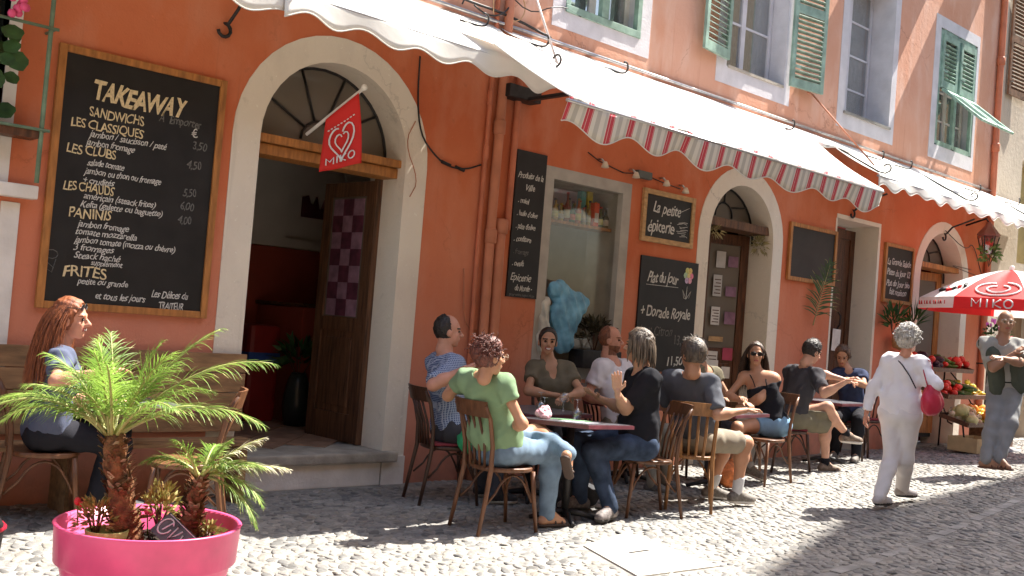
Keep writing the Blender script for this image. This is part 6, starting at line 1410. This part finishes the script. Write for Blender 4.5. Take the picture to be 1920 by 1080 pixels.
# ================================================================ people, joints in metres
# hip, neck, head, then shoulder, elbow, wrist, hip joint, knee, ankle of the left and of the right side; facing of chest, head, hips; size, woman, nod
POSE = {
 'red': (2.281, 6.55, 0.575, 2.245, 6.357, 1.062, 2.289, 6.344, 1.252, 2.289, 6.523, 1.02, 2.384, 6.525, 0.757, 2.593, 6.396, 0.769, 2.303, 6.632, 0.575, 2.726, 6.563, 0.532, 2.765, 6.552, 0.124, 2.208, 6.224, 1.02, 2.108, 5.982, 0.92, 2.328, 5.9, 0.991, 2.259, 6.468, 0.575, 2.676, 6.394, 0.5, 2.545, 6.429, 0.113, -15, -35, -15, 1, 1, 0),
 'blue': (5.302, 6.35, 0.576, 5.241, 6.421, 1.124, 5.252, 6.415, 1.33, 5.294, 6.594, 1.077, 5.47, 6.653, 0.846, 5.69, 6.518, 0.87, 5.326, 6.437, 0.576, 5.778, 6.408, 0.531, 5.757, 6.413, 0.097, 5.198, 6.236, 1.077, 4.947, 6.173, 0.932, 5.119, 6.034, 1.068, 5.279, 6.263, 0.576, 5.695, 6.082, 0.531, 5.613, 6.104, 0.105, -15, -30, -15, 1.06, 0, 0),
 'green': (4.941, 5.38, 0.576, 4.707, 5.342, 1.067, 4.635, 5.206, 1.2, 4.693, 5.503, 1.025, 4.756, 5.755, 0.893, 4.948, 5.853, 1.03, 4.949, 5.468, 0.576, 5.385, 5.452, 0.672, 5.3, 5.046, 0.571, 4.76, 5.188, 1.025, 4.85, 5.067, 0.776, 4.967, 5.288, 0.73, 4.934, 5.292, 0.576, 5.378, 5.276, 0.531, 5.37, 5.277, 0.104, 12, -10, -5, 1.04, 1, 0),
 'brown': (6.726, 6.55, 0.579, 6.617, 6.608, 1.1, 6.574, 6.62, 1.294, 6.756, 6.512, 1.056, 6.704, 6.285, 0.891, 6.463, 6.23, 0.852, 6.797, 6.5, 0.579, 6.584, 6.12, 0.527, 6.608, 6.155, 0.111, 6.497, 6.694, 1.056, 6.325, 6.567, 0.866, 6.499, 6.388, 0.85, 6.655, 6.6, 0.579, 6.371, 6.27, 0.527, 6.324, 6.202, 0.117, -125, -128, -125, 1.02, 1, 0),
 'white': (7.63, 6.6, 0.587, 7.551, 6.709, 1.138, 7.538, 6.725, 1.348, 7.746, 6.716, 1.091, 7.836, 6.627, 0.816, 7.721, 6.39, 0.839, 7.721, 6.608, 0.587, 7.807, 6.155, 0.532, 7.807, 6.155, 0.089, 7.369, 6.683, 1.091, 7.244, 6.719, 0.818, 7.223, 6.459, 0.776, 7.538, 6.592, 0.587, 7.533, 6.131, 0.532, 7.537, 6.087, 0.091, -85, -60, -85, 1.08, 0, 0),
 'dread': (6.396, 5.35, 0.58, 6.412, 5.361, 1.136, 6.382, 5.4, 1.337, 6.318, 5.199, 1.088, 6.189, 5.321, 0.85, 5.981, 5.232, 0.978, 6.373, 5.263, 0.58, 5.951, 5.419, 0.508, 6.008, 5.246, 0.113, 6.503, 5.52, 1.088, 6.52, 5.651, 0.822, 6.275, 5.69, 0.899, 6.419, 5.437, 0.58, 5.994, 5.598, 0.557, 6.035, 5.587, 0.125, 150, 110, 165, 1.06, 0, 0),
 'grey': (7.285, 5.45, 0.589, 7.106, 5.429, 1.115, 7.024, 5.354, 1.29, 7.073, 5.61, 1.07, 7.195, 5.735, 0.831, 7.449, 5.752, 0.881, 7.323, 5.532, 0.589, 7.772, 5.466, 0.546, 7.695, 5.549, 0.126, 7.169, 5.251, 1.07, 7.085, 5.098, 0.831, 7.327, 5.014, 0.876, 7.247, 5.368, 0.589, 7.675, 5.213, 0.574, 7.628, 5.234, 0.143, 15, 75, -25, 1.06, 0, 0),
 'hidden': (8.754, 6.6, 0.606, 8.812, 6.546, 1.125, 8.775, 6.598, 1.309, 8.96, 6.524, 1.08, 9.019, 6.37, 0.854, 8.89, 6.162, 0.877, 8.838, 6.585, 0.606, 8.806, 6.159, 0.555, 8.806, 6.159, 0.145, 8.655, 6.577, 1.08, 8.546, 6.476, 0.843, 8.596, 6.237, 0.865, 8.67, 6.615, 0.606, 8.554, 6.204, 0.555, 8.554, 6.204, 0.145, -100, -150, -100, 1, 1, 0),
 'sun': (9.225, 5.95, 0.632, 9.134, 6.112, 1.123, 9.114, 6.145, 1.314, 9.219, 5.964, 1.081, 9.028, 6.004, 0.881, 9.113, 6.224, 0.814, 9.233, 5.865, 0.632, 8.972, 6.199, 0.559, 9.02, 6.044, 0.183, 9.064, 6.232, 1.081, 8.869, 6.268, 0.884, 8.807, 6.034, 0.844, 9.218, 6.035, 0.632, 8.794, 6.082, 0.582, 8.753, 6.078, 0.174, -150, -140, 185, 1, 1, 0),
 'dark': (10.073, 6.3, 0.645, 10.145, 6.197, 1.187, 10.178, 6.143, 1.384, 10.171, 6.389, 1.141, 10.321, 6.134, 1.163, 10.446, 5.909, 1.122, 10.125, 6.374, 0.645, 10.346, 6.006, 0.799, 10.658, 5.926, 0.507, 10.107, 6.024, 1.141, 9.966, 5.831, 0.965, 10.013, 5.621, 1.11, 10.021, 6.226, 0.645, 10.445, 6.064, 0.602, 10.463, 6.051, 0.167, -10, -20, -35, 1.06, 0, -20),
 'navy': (11.899, 6.55, 0.664, 11.863, 6.624, 1.182, 11.817, 6.703, 1.355, 11.919, 6.472, 1.138, 11.701, 6.328, 1.037, 11.466, 6.369, 1.093, 11.928, 6.47, 0.664, 11.543, 6.285, 0.613, 11.543, 6.285, 0.203, 11.813, 6.763, 1.138, 11.57, 6.679, 1.026, 11.523, 6.441, 1.061, 11.87, 6.63, 0.664, 11.456, 6.524, 0.613, 11.456, 6.524, 0.203, -160, -155, -160, 1, 1, -25),
 'walk': (8.905, 4.45, 0.919, 8.874, 4.424, 1.411, 8.826, 4.383, 1.583, 8.857, 4.571, 1.369, 8.797, 4.665, 1.131, 8.765, 4.696, 0.905, 8.894, 4.529, 0.919, 8.877, 4.478, 0.519, 8.67, 4.467, 0.193, 8.897, 4.282, 1.369, 8.807, 4.097, 1.205, 8.905, 4.304, 1.233, 8.916, 4.371, 0.919, 8.966, 4.408, 0.52, 9.19, 4.524, 0.228, 8, 5, 8, 0.94, 1, 0),
 'stand': (11.885, 4.75, 1.146, 11.746, 4.761, 1.674, 11.75, 4.73, 1.874, 11.874, 4.621, 1.629, 11.662, 4.523, 1.456, 11.424, 4.609, 1.487, 11.941, 4.682, 1.146, 11.692, 4.599, 0.785, 11.502, 4.606, 0.403, 11.641, 4.9, 1.629, 11.585, 4.769, 1.375, 11.653, 4.592, 1.545, 11.828, 4.818, 1.146, 11.603, 4.738, 0.768, 11.408, 4.712, 0.39, -140, -145, -140, 1.04, 0, 0),
}
def unpack(t):
    names = ['hip', 'neck', 'head']+[a+w for w in 'LR' for a in ('sh', 'el', 'wr', 'hp', 'kn', 'an')]
    d = {n: list(t[3*i:3*i+3]) for i, n in enumerate(names)}; k = 3*len(names)
    d.update(yaw=t[k], hyaw=t[k+1], pyaw=t[k+2], s=t[k+3], sex='f' if t[k+4] else 'm', hpitch=t[k+5]); return d
POSE = {k: unpack(v) for k, v in POSE.items()}
hB = hairmat('hair_brown', (.075, .040, .022), (.02, .011, .007)); hD = hairmat('hair_dark', (.022, .014, .010), (.007, .005, .004)); hR = hairmat('hair_auburn', (.32, .10, .035), (.12, .035, .015)); hU = hairmat('hair_reddish', (.16, .045, .028), (.05, .016, .011))
hG = hairmat('hair_grey', (.60, .57, .52), (.25, .23, .20)); hDr = hairmat('hair_dreads', (.15, .11, .075), (.035, .025, .018)); hGB = hairmat('hair_greybrown', (.12, .09, .062), (.035, .026, .02)); hGi = hairmat('beard_ginger', (.22, .075, .03), (.09, .03, .015)); hW = hairmat('hair_whitish', (.42, .38, .34), (.25, .2, .17)); hL = hairmat('hair_lightbrown', (.13, .07, .04), (.045, .025, .015))
def checked(name):
    m, nt, P = new_mat(name); L = nt.links.new; tc = N(nt, 'ShaderNodeTexCoord'); out = None
    vals = []
    for ax, k in ((0, 75), (2, 75), (1, 75)):
        sx = N(nt, 'ShaderNodeSeparateXYZ'); L(tc.outputs['Object'], sx.inputs[0]); mu = N(nt, 'ShaderNodeMath', operation='MULTIPLY'); mu.inputs[1].default_value = k; L(sx.outputs[ax], mu.inputs[0])
        fr = N(nt, 'ShaderNodeMath', operation='FRACT'); L(mu.outputs[0], fr.inputs[0]); g = N(nt, 'ShaderNodeMath', operation='GREATER_THAN'); g.inputs[1].default_value = .68; L(fr.outputs[0], g.inputs[0]); vals.append(g)
    a = N(nt, 'ShaderNodeMath', operation='MAXIMUM'); L(vals[0].outputs[0], a.inputs[0]); L(vals[1].outputs[0], a.inputs[1])
    x = N(nt, 'ShaderNodeMix', data_type='RGBA'); L(a.outputs[0], x.inputs[0]); x.inputs[6].default_value = (.05, .085, .19, 1); x.inputs[7].default_value = (.36, .40, .50, 1); L(x.outputs[2], P.inputs['Base Color']); P.inputs['Roughness'].default_value = .9; return m
jean = cloth('jeans_blue', (.17, .24, .32), .2); jeand = cloth('jeans_dark', (.045, .065, .11), .35, dark=(.02, .03, .05)); khaki = cloth('khaki_cotton', (.30, .26, .20)); olive = cloth('olive_cotton', (.18, .16, .11)); dgrey = cloth('dark_grey_cotton', (.055, .052, .058)); blk = cloth('black_cotton', (.014, .014, .018)); wcot = cloth('white_cotton', (.80, .78, .80), .04)
sneak = mat('sneaker_grey', (.16, .14, .12), .7, .3, 40); sneakb = mat('sneaker_black', (.03, .03, .035), .6, .3, 40); solw = mat('sole_white', (.55, .52, .48), .7); sold = mat('sole_dark', (.05, .045, .04), .8); boot = mat('boot_brown', (.06, .035, .025), .6); sand = mat('sandal_leather', (.14, .06, .035), .6)
PP = POSE
seatg = None
pr_ = person(PP['red'], 'red-haired woman in a grey-blue t-shirt sitting at the left table, laughing', dict(skin='pink', hairmat=hR, hair='long', hairlen=.24, topmat=cloth('grey_blue_cotton', (.095, .11, .165)), botmat=cloth('black_trousers', (.02, .02, .026)), sleeve=.6, smile=1, glasses='head', handR=(.9, -.1, .15), curlR=.4, shoemat=sneakb, solemat=sold, tilt=-5))
pb_ = person(PP['blue'], 'balding man in a blue checked shirt sitting beside the brick-coloured pipes', dict(skin='pink', hairmat=hD, hair='bald', topmat=checked('blue_check'), botmat=dgrey, sleeve=.92, topname='shirt', shoemat=sneakb, solemat=solw, curlR=.3))
pg_ = person(PP['green'], 'woman in a pale green t-shirt, reddish hair pinned up, seated with her back to us', dict(skin='tan', hairmat=hU, hair='updo', topmat=cloth('sage_cotton', (.20, .30, .17)), botmat=jean, sleeve=.38, cap=1, hem=-.16, loose=1, fat=1.10, glasses='clear', shoe='sandal', shoemat=boot, solemat=sold, footR=-10, footL=30, toeL=-.9, curlR=.8))
pw_ = person(PP['brown'], 'smiling woman in a khaki brown v-neck top facing the camera', dict(skin='tan', hairmat=hD, hair='tied', topmat=cloth('khaki_brown_top', (.15, .125, .085)), botmat=dgrey, sleeve=.5, smile=1, vneck=1, shoe='sandal', shoemat=sand, curlL=.8, curlR=.8))
px_ = person(PP['white'], 'bearded balding man in a white t-shirt talking, behind the person with dreadlocks', dict(skin='pink', hairmat=hGi, hair='bald', beard=1, topmat=cloth('mauve_white_cotton', (.70, .67, .71), .05), botmat=khaki, sleeve=.62, fat=1.12, shoemat=sneak, solemat=solw))
pd_ = person(PP['dread'], 'person with brown dreadlocks in a black t-shirt and dark jeans gesturing over the table', dict(skin='olive', hairmat=hDr, hair='dread', topmat=blk, botmat=jeand, sleeve=.8, loose=1, hem=-.2, shoemat=mat('worn_shoe', (.20, .17, .16), .7, .4, 30), solemat=sold, handL=(-.1, .1, 1), palmL=(-.7, -.6, 0), curlL=.3, handR=(-.85, .1, .35), palmR=(0, 0, 1), curlR=.2, baggy=1.15, footL=195))
pq_ = person(PP['grey'], 'man in a dark grey shirt and beige shorts sitting with his back to us', dict(skin='tan', hairmat=hGB, hair='mid', topmat=cloth('slate_cotton', (.10, .105, .12)), botmat=khaki, bottom=.86, sleeve=.85, loose=1, hem=-.2, glasses='head', sock=.32, sockmat=cloth('white_sock', (.55, .55, .55)), shoemat=sneak, solemat=solw, footR=-20, footL=-40, topname='shirt'))
ph_ = person(PP['hidden'], 'dark-haired woman in an olive top mostly hidden behind the man in the grey shirt', dict(skin='tan', hairmat=hD, hair='tied', topmat=olive, botmat=dgrey, sleeve=.3, shoe='sandal', shoemat=sand))
ps_ = person(PP['sun'], 'long-haired woman in sunglasses, black tank top and pale denim shorts', dict(skin='tan', hairmat=hB, hair='long', hairlen=.22, top='tank', fold=.002, topname='tank_top', topmat=blk, botmat=cloth('pale_denim', (.20, .34, .48)), botname='shorts', bottom=.42, glasses='dark', sock=.14, sockmat=cloth('grey_sock', (.3, .3, .3)), shoemat=sneak, solemat=solw, footL=-60, toeL=-.25, curlL=.7, curlR=.7))
pk_ = person(PP['dark'], 'dark-haired man in a charcoal t-shirt and khaki shorts leaning over the rear table', dict(skin='fair', hairmat=hD, hair='short', topmat=dgrey, botmat=olive, botname='shorts', bottom=.95, sleeve=.75, sock=.16, sockmat=blk, shoemat=mat('hiking_shoe', (.20, .14, .10), .7, .4, 30), solemat=solw, footL=-30, footR=-25, baggy=1.4, curlL=1., curlR=1.))
pn_ = person(PP['navy'], 'woman in a dark navy t-shirt looking down, across from the man in charcoal', dict(skin='tan', hairmat=hL, hair='mid', topmat=cloth('navy_cotton', (.035, .045, .09)), botmat=blk, sleeve=.42, shoemat=sneak, curlL=1, curlR=1))
po_ = person(PP['walk'], 'elderly woman with curly white hair in a white jacket walking away with a red bag', dict(skin='pink', hairmat=hG, hair='curly', hs=1.02, top='jacket', topname='jacket', topmat=wcot, botmat=cloth('cream_trousers', (.72, .69, .68), .05), sleeve=1.93, loose=1, hem=-.25, fat=1.06, baggy=1.3, shoemat=mat('white_shoe', (.5, .46, .44), .6), solemat=sold, footL=-5, footR=-20, curlL=.7, curlR=1.))
pt_ = person(PP['stand'], 'man with cropped hair standing with folded arms, dark pullover over his shoulders', dict(skin='brown', hairmat=hW, hair='crop', topmat=cloth('pale_grey_tee', (.33, .32, .29)), botmat=cloth('grey_trousers', (.25, .25, .25)), sleeve=.75, glasses='clear', baggy=1.1, shoe='sandal', shoemat=sand, footL=-115, footR=-60, palmL=(.3, .3, -1), palmR=(.3, .3, -1), beard=0))
# a pullover over his shoulders, the bag on her arm and a strap
def wear(owner, name, prims, m, res=.0125, k=.04, sub=(), cuts=(), noise=(.006, 26)):
    return skin_obj(name, [skin(prims, res, k, sub=sub, cuts=cuts, noise=noise)], m, owner['R'])
T = pt_['T']; j = pt_['j']; mp = cloth('dark_green_knit', (.075, .085, .065))
wear(pt_, 'pullover', [cap(T(.95, -.07, .12), T(.95, -.07, -.12), .06), cap(j['shL']+V3([0, 0, .0]), T(.72, .085, .13), .07, .07), cap(T(.72, .085, .13), T(.10, .10, .12), .07, .06), cap(T(.6, .10, .08), T(.2, .11, .08), .05, .05), cap(j['shR']+V3([0, 0, .0]), T(.72, .085, -.13), .07, .07), cap(T(.72, .085, -.13), T(.0, .10, -.12), .07, .06), cap(T(.6, .10, -.08), T(.15, .11, -.08), .05, .05), cap(T(.9, -.11, .13), T(.5, -.14, .05), .05, .07), cap(T(.9, -.11, -.13), T(.5, -.14, -.05), .05, .07)], mp)
wear(pt_, 'belt', [ell(j['hip']+V3([0, 0, .085]), (.186, .152, .02))], blk, .010, .01, noise=None)
T = po_['T']; j = po_['j']
bagc = V3(j['sh'+'R'])*.35+V3(j['elR'])*.65+po_['fwd']*-.02-po_['lat']*.03+V3([0, 0, -.14])
Rb = thing('shoulder_bag', 'soft red shoulder bag hanging from the arm of the walking woman', 'bag', tuple(bagc))
M_bag = mat('red_leather', (.52, .025, .06), .5, .15, 8)
lat = po_['lat']; f_ = po_['fwd']
skin_obj('bag_body', [skin([ell(bagc+V3([0, 0, -.08]), (.15, .075, .10), np.stack([f_, lat, [0, 0, 1]])), ell(bagc+V3([0, 0, .0]), (.09, .05, .09), np.stack([f_, lat, [0, 0, 1]]))], .011, .06, noise=(.007, 30))], M_bag, Rb)
MB().tube([bagc+f_*.09+V3([0, 0, .02]), V3(j['shR'])*.6+V3(j['elR'])*.4+V3([0, 0, .10])-lat*.03, V3(j['shR'])+V3([0, 0, .055]), V3(j['shR'])*.7+V3(j['elR'])*.3-f_*.06, bagc-f_*.09+V3([0, 0, .02])], .011, 6, flat=.4).build('bag_handle', M_bag, Rb)
MB().tube([T(1.02, -.075, .07), T(.9, -.125, -.02), T(.72, -.135, -.10), T(.5, -.11, -.16)], .006, 5).build('cardigan_strap', dgrey, po_['R'])

# ================================================================ the pink pot in front
PX, PY, PR, PH = 1.86, 4.08, .365, .525
R = thing('pink_pot', 'big shiny pink plastic plant pot with a thick rim, cut by the bottom edge', 'plant pot', (PX, PY, 0))
MB().lathe([(.235, 0), (.25, .01), (.33, .36), (.335, .375), (.352, .378), (PR-.005, PH-.006), (PR, PH), (PR-.004, PH+.004), (PR-.018, PH+.002), (.335, .40), (.30, .36), (.28, .34)], 72, (PX, PY, 0)).build('pot_body', M_pink, R)
b = MB(); rg = random.Random(1)
def soilf(u, v): r = .338*u; a = 2*PI*v; return (PX+r*math.cos(a), PY+r*math.sin(a), .425+.012*math.sin(a*3+r*20)+rg.uniform(-.008, .010)*(u < .99))
b.grid(soilf, 14, 48); 
for i in range(260): a = rg.uniform(0, 6.28); q = .31*math.sqrt(rg.random()); b.ball((PX+q*math.cos(a), PY+q*math.sin(a), .432), rg.uniform(.005, .012), 0, 5, (1, .8, .7))
b.build('soil', M_soil, R)
def palm(name, label, base, top, r0, r1, n, Lr, up_, seed, extra=(), ll=.145, lw=.0065):
    R = thing(name, label, 'palm', tuple(base)); rg = random.Random(seed); B, Tp = Vector(base), Vector(top)
    b = MB(); nn = 16; pts = [B.lerp(Tp, i/nn)+Vector((.008*math.sin(i*.9), .008*math.cos(i*.7), 0)) for i in range(nn+1)]
    b.tube(pts, [r0+(r1-r0)*i/nn+.004*math.sin(i*2.3) for i in range(nn+1)], 14)
    for i in range(210):      # old leaf bases and fibre
        t = rg.random(); a = rg.uniform(0, 6.28); r = (r0+(r1-r0)*t)*.94; c = B.lerp(Tp, t)+Vector((math.cos(a)*r, math.sin(a)*r, 0)); o_ = Vector((math.cos(a), math.sin(a), rg.uniform(.4, 1.6))).normalized(); s_ = Vector((-math.sin(a), math.cos(a), 0)); L = rg.uniform(.02, .04); w = rg.uniform(.008, .017)
        b.add([c-s_*w, c+s_*w, c+o_*L+s_*w*.4+Vector((math.cos(a), math.sin(a), 0))*.006, c+o_*L-s_*w*.4, c+Vector((0, 0, -.012))], [(0, 1, 2, 3), (0, 4, 1)], 0 if i % 4 else 1)
    b.build('trunk', [M_bark, mat('fibre', (.42, .30, .18), .9, .3, 30)], R)
    for i in range(n):
        a = i*2.399+rg.uniform(-.2, .2); e = up_[0]+(up_[1]-up_[0])*((i+.5)/n)
        d = (math.cos(a)*math.cos(e), math.sin(a)*math.cos(e), math.sin(e)); L = Lr*rg.uniform(.85, 1.08)
        frond(Tp+Vector((math.cos(a), math.sin(a), 0))*r1*.5, d, L, 1.6-.6*e+rg.uniform(-.1, .35), 34, ll, lw, 'frond', R, (M_leaf, M_leafs), 0, .30, seed*50+i)
    for k, (d, L, dr, m_) in enumerate(extra): frond(Tp, d, L, dr, 36, ll*1.05, lw, 'frond', R, (m_, M_leafs), 0, .35, seed*77+k)
    return R
M_leafs = mat('leaf_stalk', (.36, .36, .12), .5, .2, 10)
r_ = lambda a, b_: tuple(rt*a+Vector((0, 0, 1))*b_)
def dir_(right, upw, away=0.): v = rt*right+Vector((0, 0, 1))*upw+Vector((fw.x, fw.y, 0))*away; return tuple(v.normalized())
palm('palm_tree', 'larger potted palm with a shaggy brown trunk, left in the pink pot', (1.822, 4.18, .41), (1.752, 4.265, .85), .062, .045, 15, .44, (.68, 1.45), 3,
     ((dir_(.70, .85, .1), .74, 1.1, M_leaf), (dir_(.95, .65, -.05), .66, 1.15, M_leaf), (dir_(-.9, .75, 0), .60, 1.5, M_leaf), (dir_(-.9, .55, .2), .56, 1.3, M_leaf), (dir_(-.75, .75, -.3), .66, 2.1, M_leaf), (dir_(.5, 1, .2), .62, .8, M_leaf), (dir_(-.25, .9, -.4), .36, 1.5, M_leaf)))
palm('palm_tree', 'smaller potted palm leaning right in the pink pot', (2.00, 4.03, .42), (2.03, 4.01, .715), .042, .030, 6, .20, (.6, 1.3), 8,
     ((dir_(.9, .6, 0), .28, 1.0, M_leaf), (dir_(.9, .25, -.1), .31, 1.6, M_leaf), (dir_(.7, .0, -.2), .34, 1.6, M_leaf), (dir_(-.7, .6, -.1), .26, 1.4, M_leaf), (dir_(.75, .75, .1), .30, .5, mat('white_leaf', (.62, .58, .42), .6, .2)), (dir_(1, .35, .2), .36, .5, mat('white_leaf', (.62, .58, .42)))), ll=.085, lw=.0055)
leafy('succulent', 'bushy reddish green succulent behind the small palm in the pink pot', 'plant', (1.965, 4.22, .53), 260, .085, .035, .014, M_succ, .5, zs=1.5)
leafy('succulent', 'low sprigs of pale succulent at the foot of the small palm', 'plant', (2.07, 3.98, .47), 150, .07, .03, .013, M_succ, .5, zs=.8)
leafy('succulent', 'pale green succulent growing in the small inner pot at the left', 'plant', (1.70, 4.22, .51), 200, .09, .035, .013, M_succ, .6, zs=1.1)
R = thing('small_pot', 'small yellow green pot sunk in the soil left of the palm trunk', 'plant pot', (1.72, 4.16, .42)); MB().lathe([(.07, 0), (.085, .07), (.078, .07), (.06, .03)], 24, (1.72, 4.16, .42)).build('pot_body', mat('lime_pot', (.36, .33, .10), .6), R)
for x, y, z, lb in ((1.63, 4.26, .59, 'small red bud at the left rim of the pink pot'), (1.90, 4.20, .545, 'pink paper flower behind the slate sign in the pot')):
    R = thing('flower', lb, 'flower', (x, y, z)); q = MB(); q.ball((x, y, z), .014, 0, 7, (1, 1, 1.3)); q.ball((x+.015, y-.01, z-.01), .012, 0, 7); q.build('petals', mat('red_bud', (.60, .03, .04), .6) if x < 1.8 else M_pink, R); MB().tube([(x, y, z), (x+.01, y, z-.1)], .003, 4).build('flower_stem', M_leaf, R)
# the slate sign stuck in the soil
R = thing('slate_sign', 'small tilted black slate sign with white writing stuck in the pink pot', 'sign', (1.93, 3.98, .45))
ux = (rt*.80+Vector((0, 0, -.50))+Vector((fw.x, fw.y, 0))*-.35).normalized(); uz = Vector((0, 0, 1))-ux*ux.z; uz = (uz+rt*.2+Vector((fw.x, fw.y, 0))*.7); uz = (uz-ux*uz.dot(ux)).normalized(); uy = uz.cross(ux)
Ms = Matrix((ux, uy, uz)).transposed().to_4x4(); Ms.translation = Vector((1.937, 3.995, .478))
MB().box((-.10, -.003, -.052), (.10, .003, .052), M=Ms, bev=.002).build('slate', mat('slate', (.10, .10, .095), .5, .4, 20), R)
b = MB(); yf = -.0045
def sc_(pts, r=.0035): b.tube([Ms @ Vector((x, yf, z)) for x, z in pts], r, 5)
sc_([(-.062+.028*math.cos(t), .0+.036*math.sin(t)) for t in np.linspace(.6, 6.4, 14)]); sc_([(-.062, -.02), (-.05, .03)]); sc_([(-.02, .03), (-.015, -.03), (-.0, .0), (.008, .03)]); sc_([(.022, .02), (.03, -.02), (.045, .02), (.05, -.03)]); sc_([(.065, .03), (.062, -.03)]); sc_([(.075, .0), (.088, -.03)]); sc_([(-.09, .046), (.09, .046)], .002)
b.build('chalk_writing', M_whitefab, R)
flush_curves()
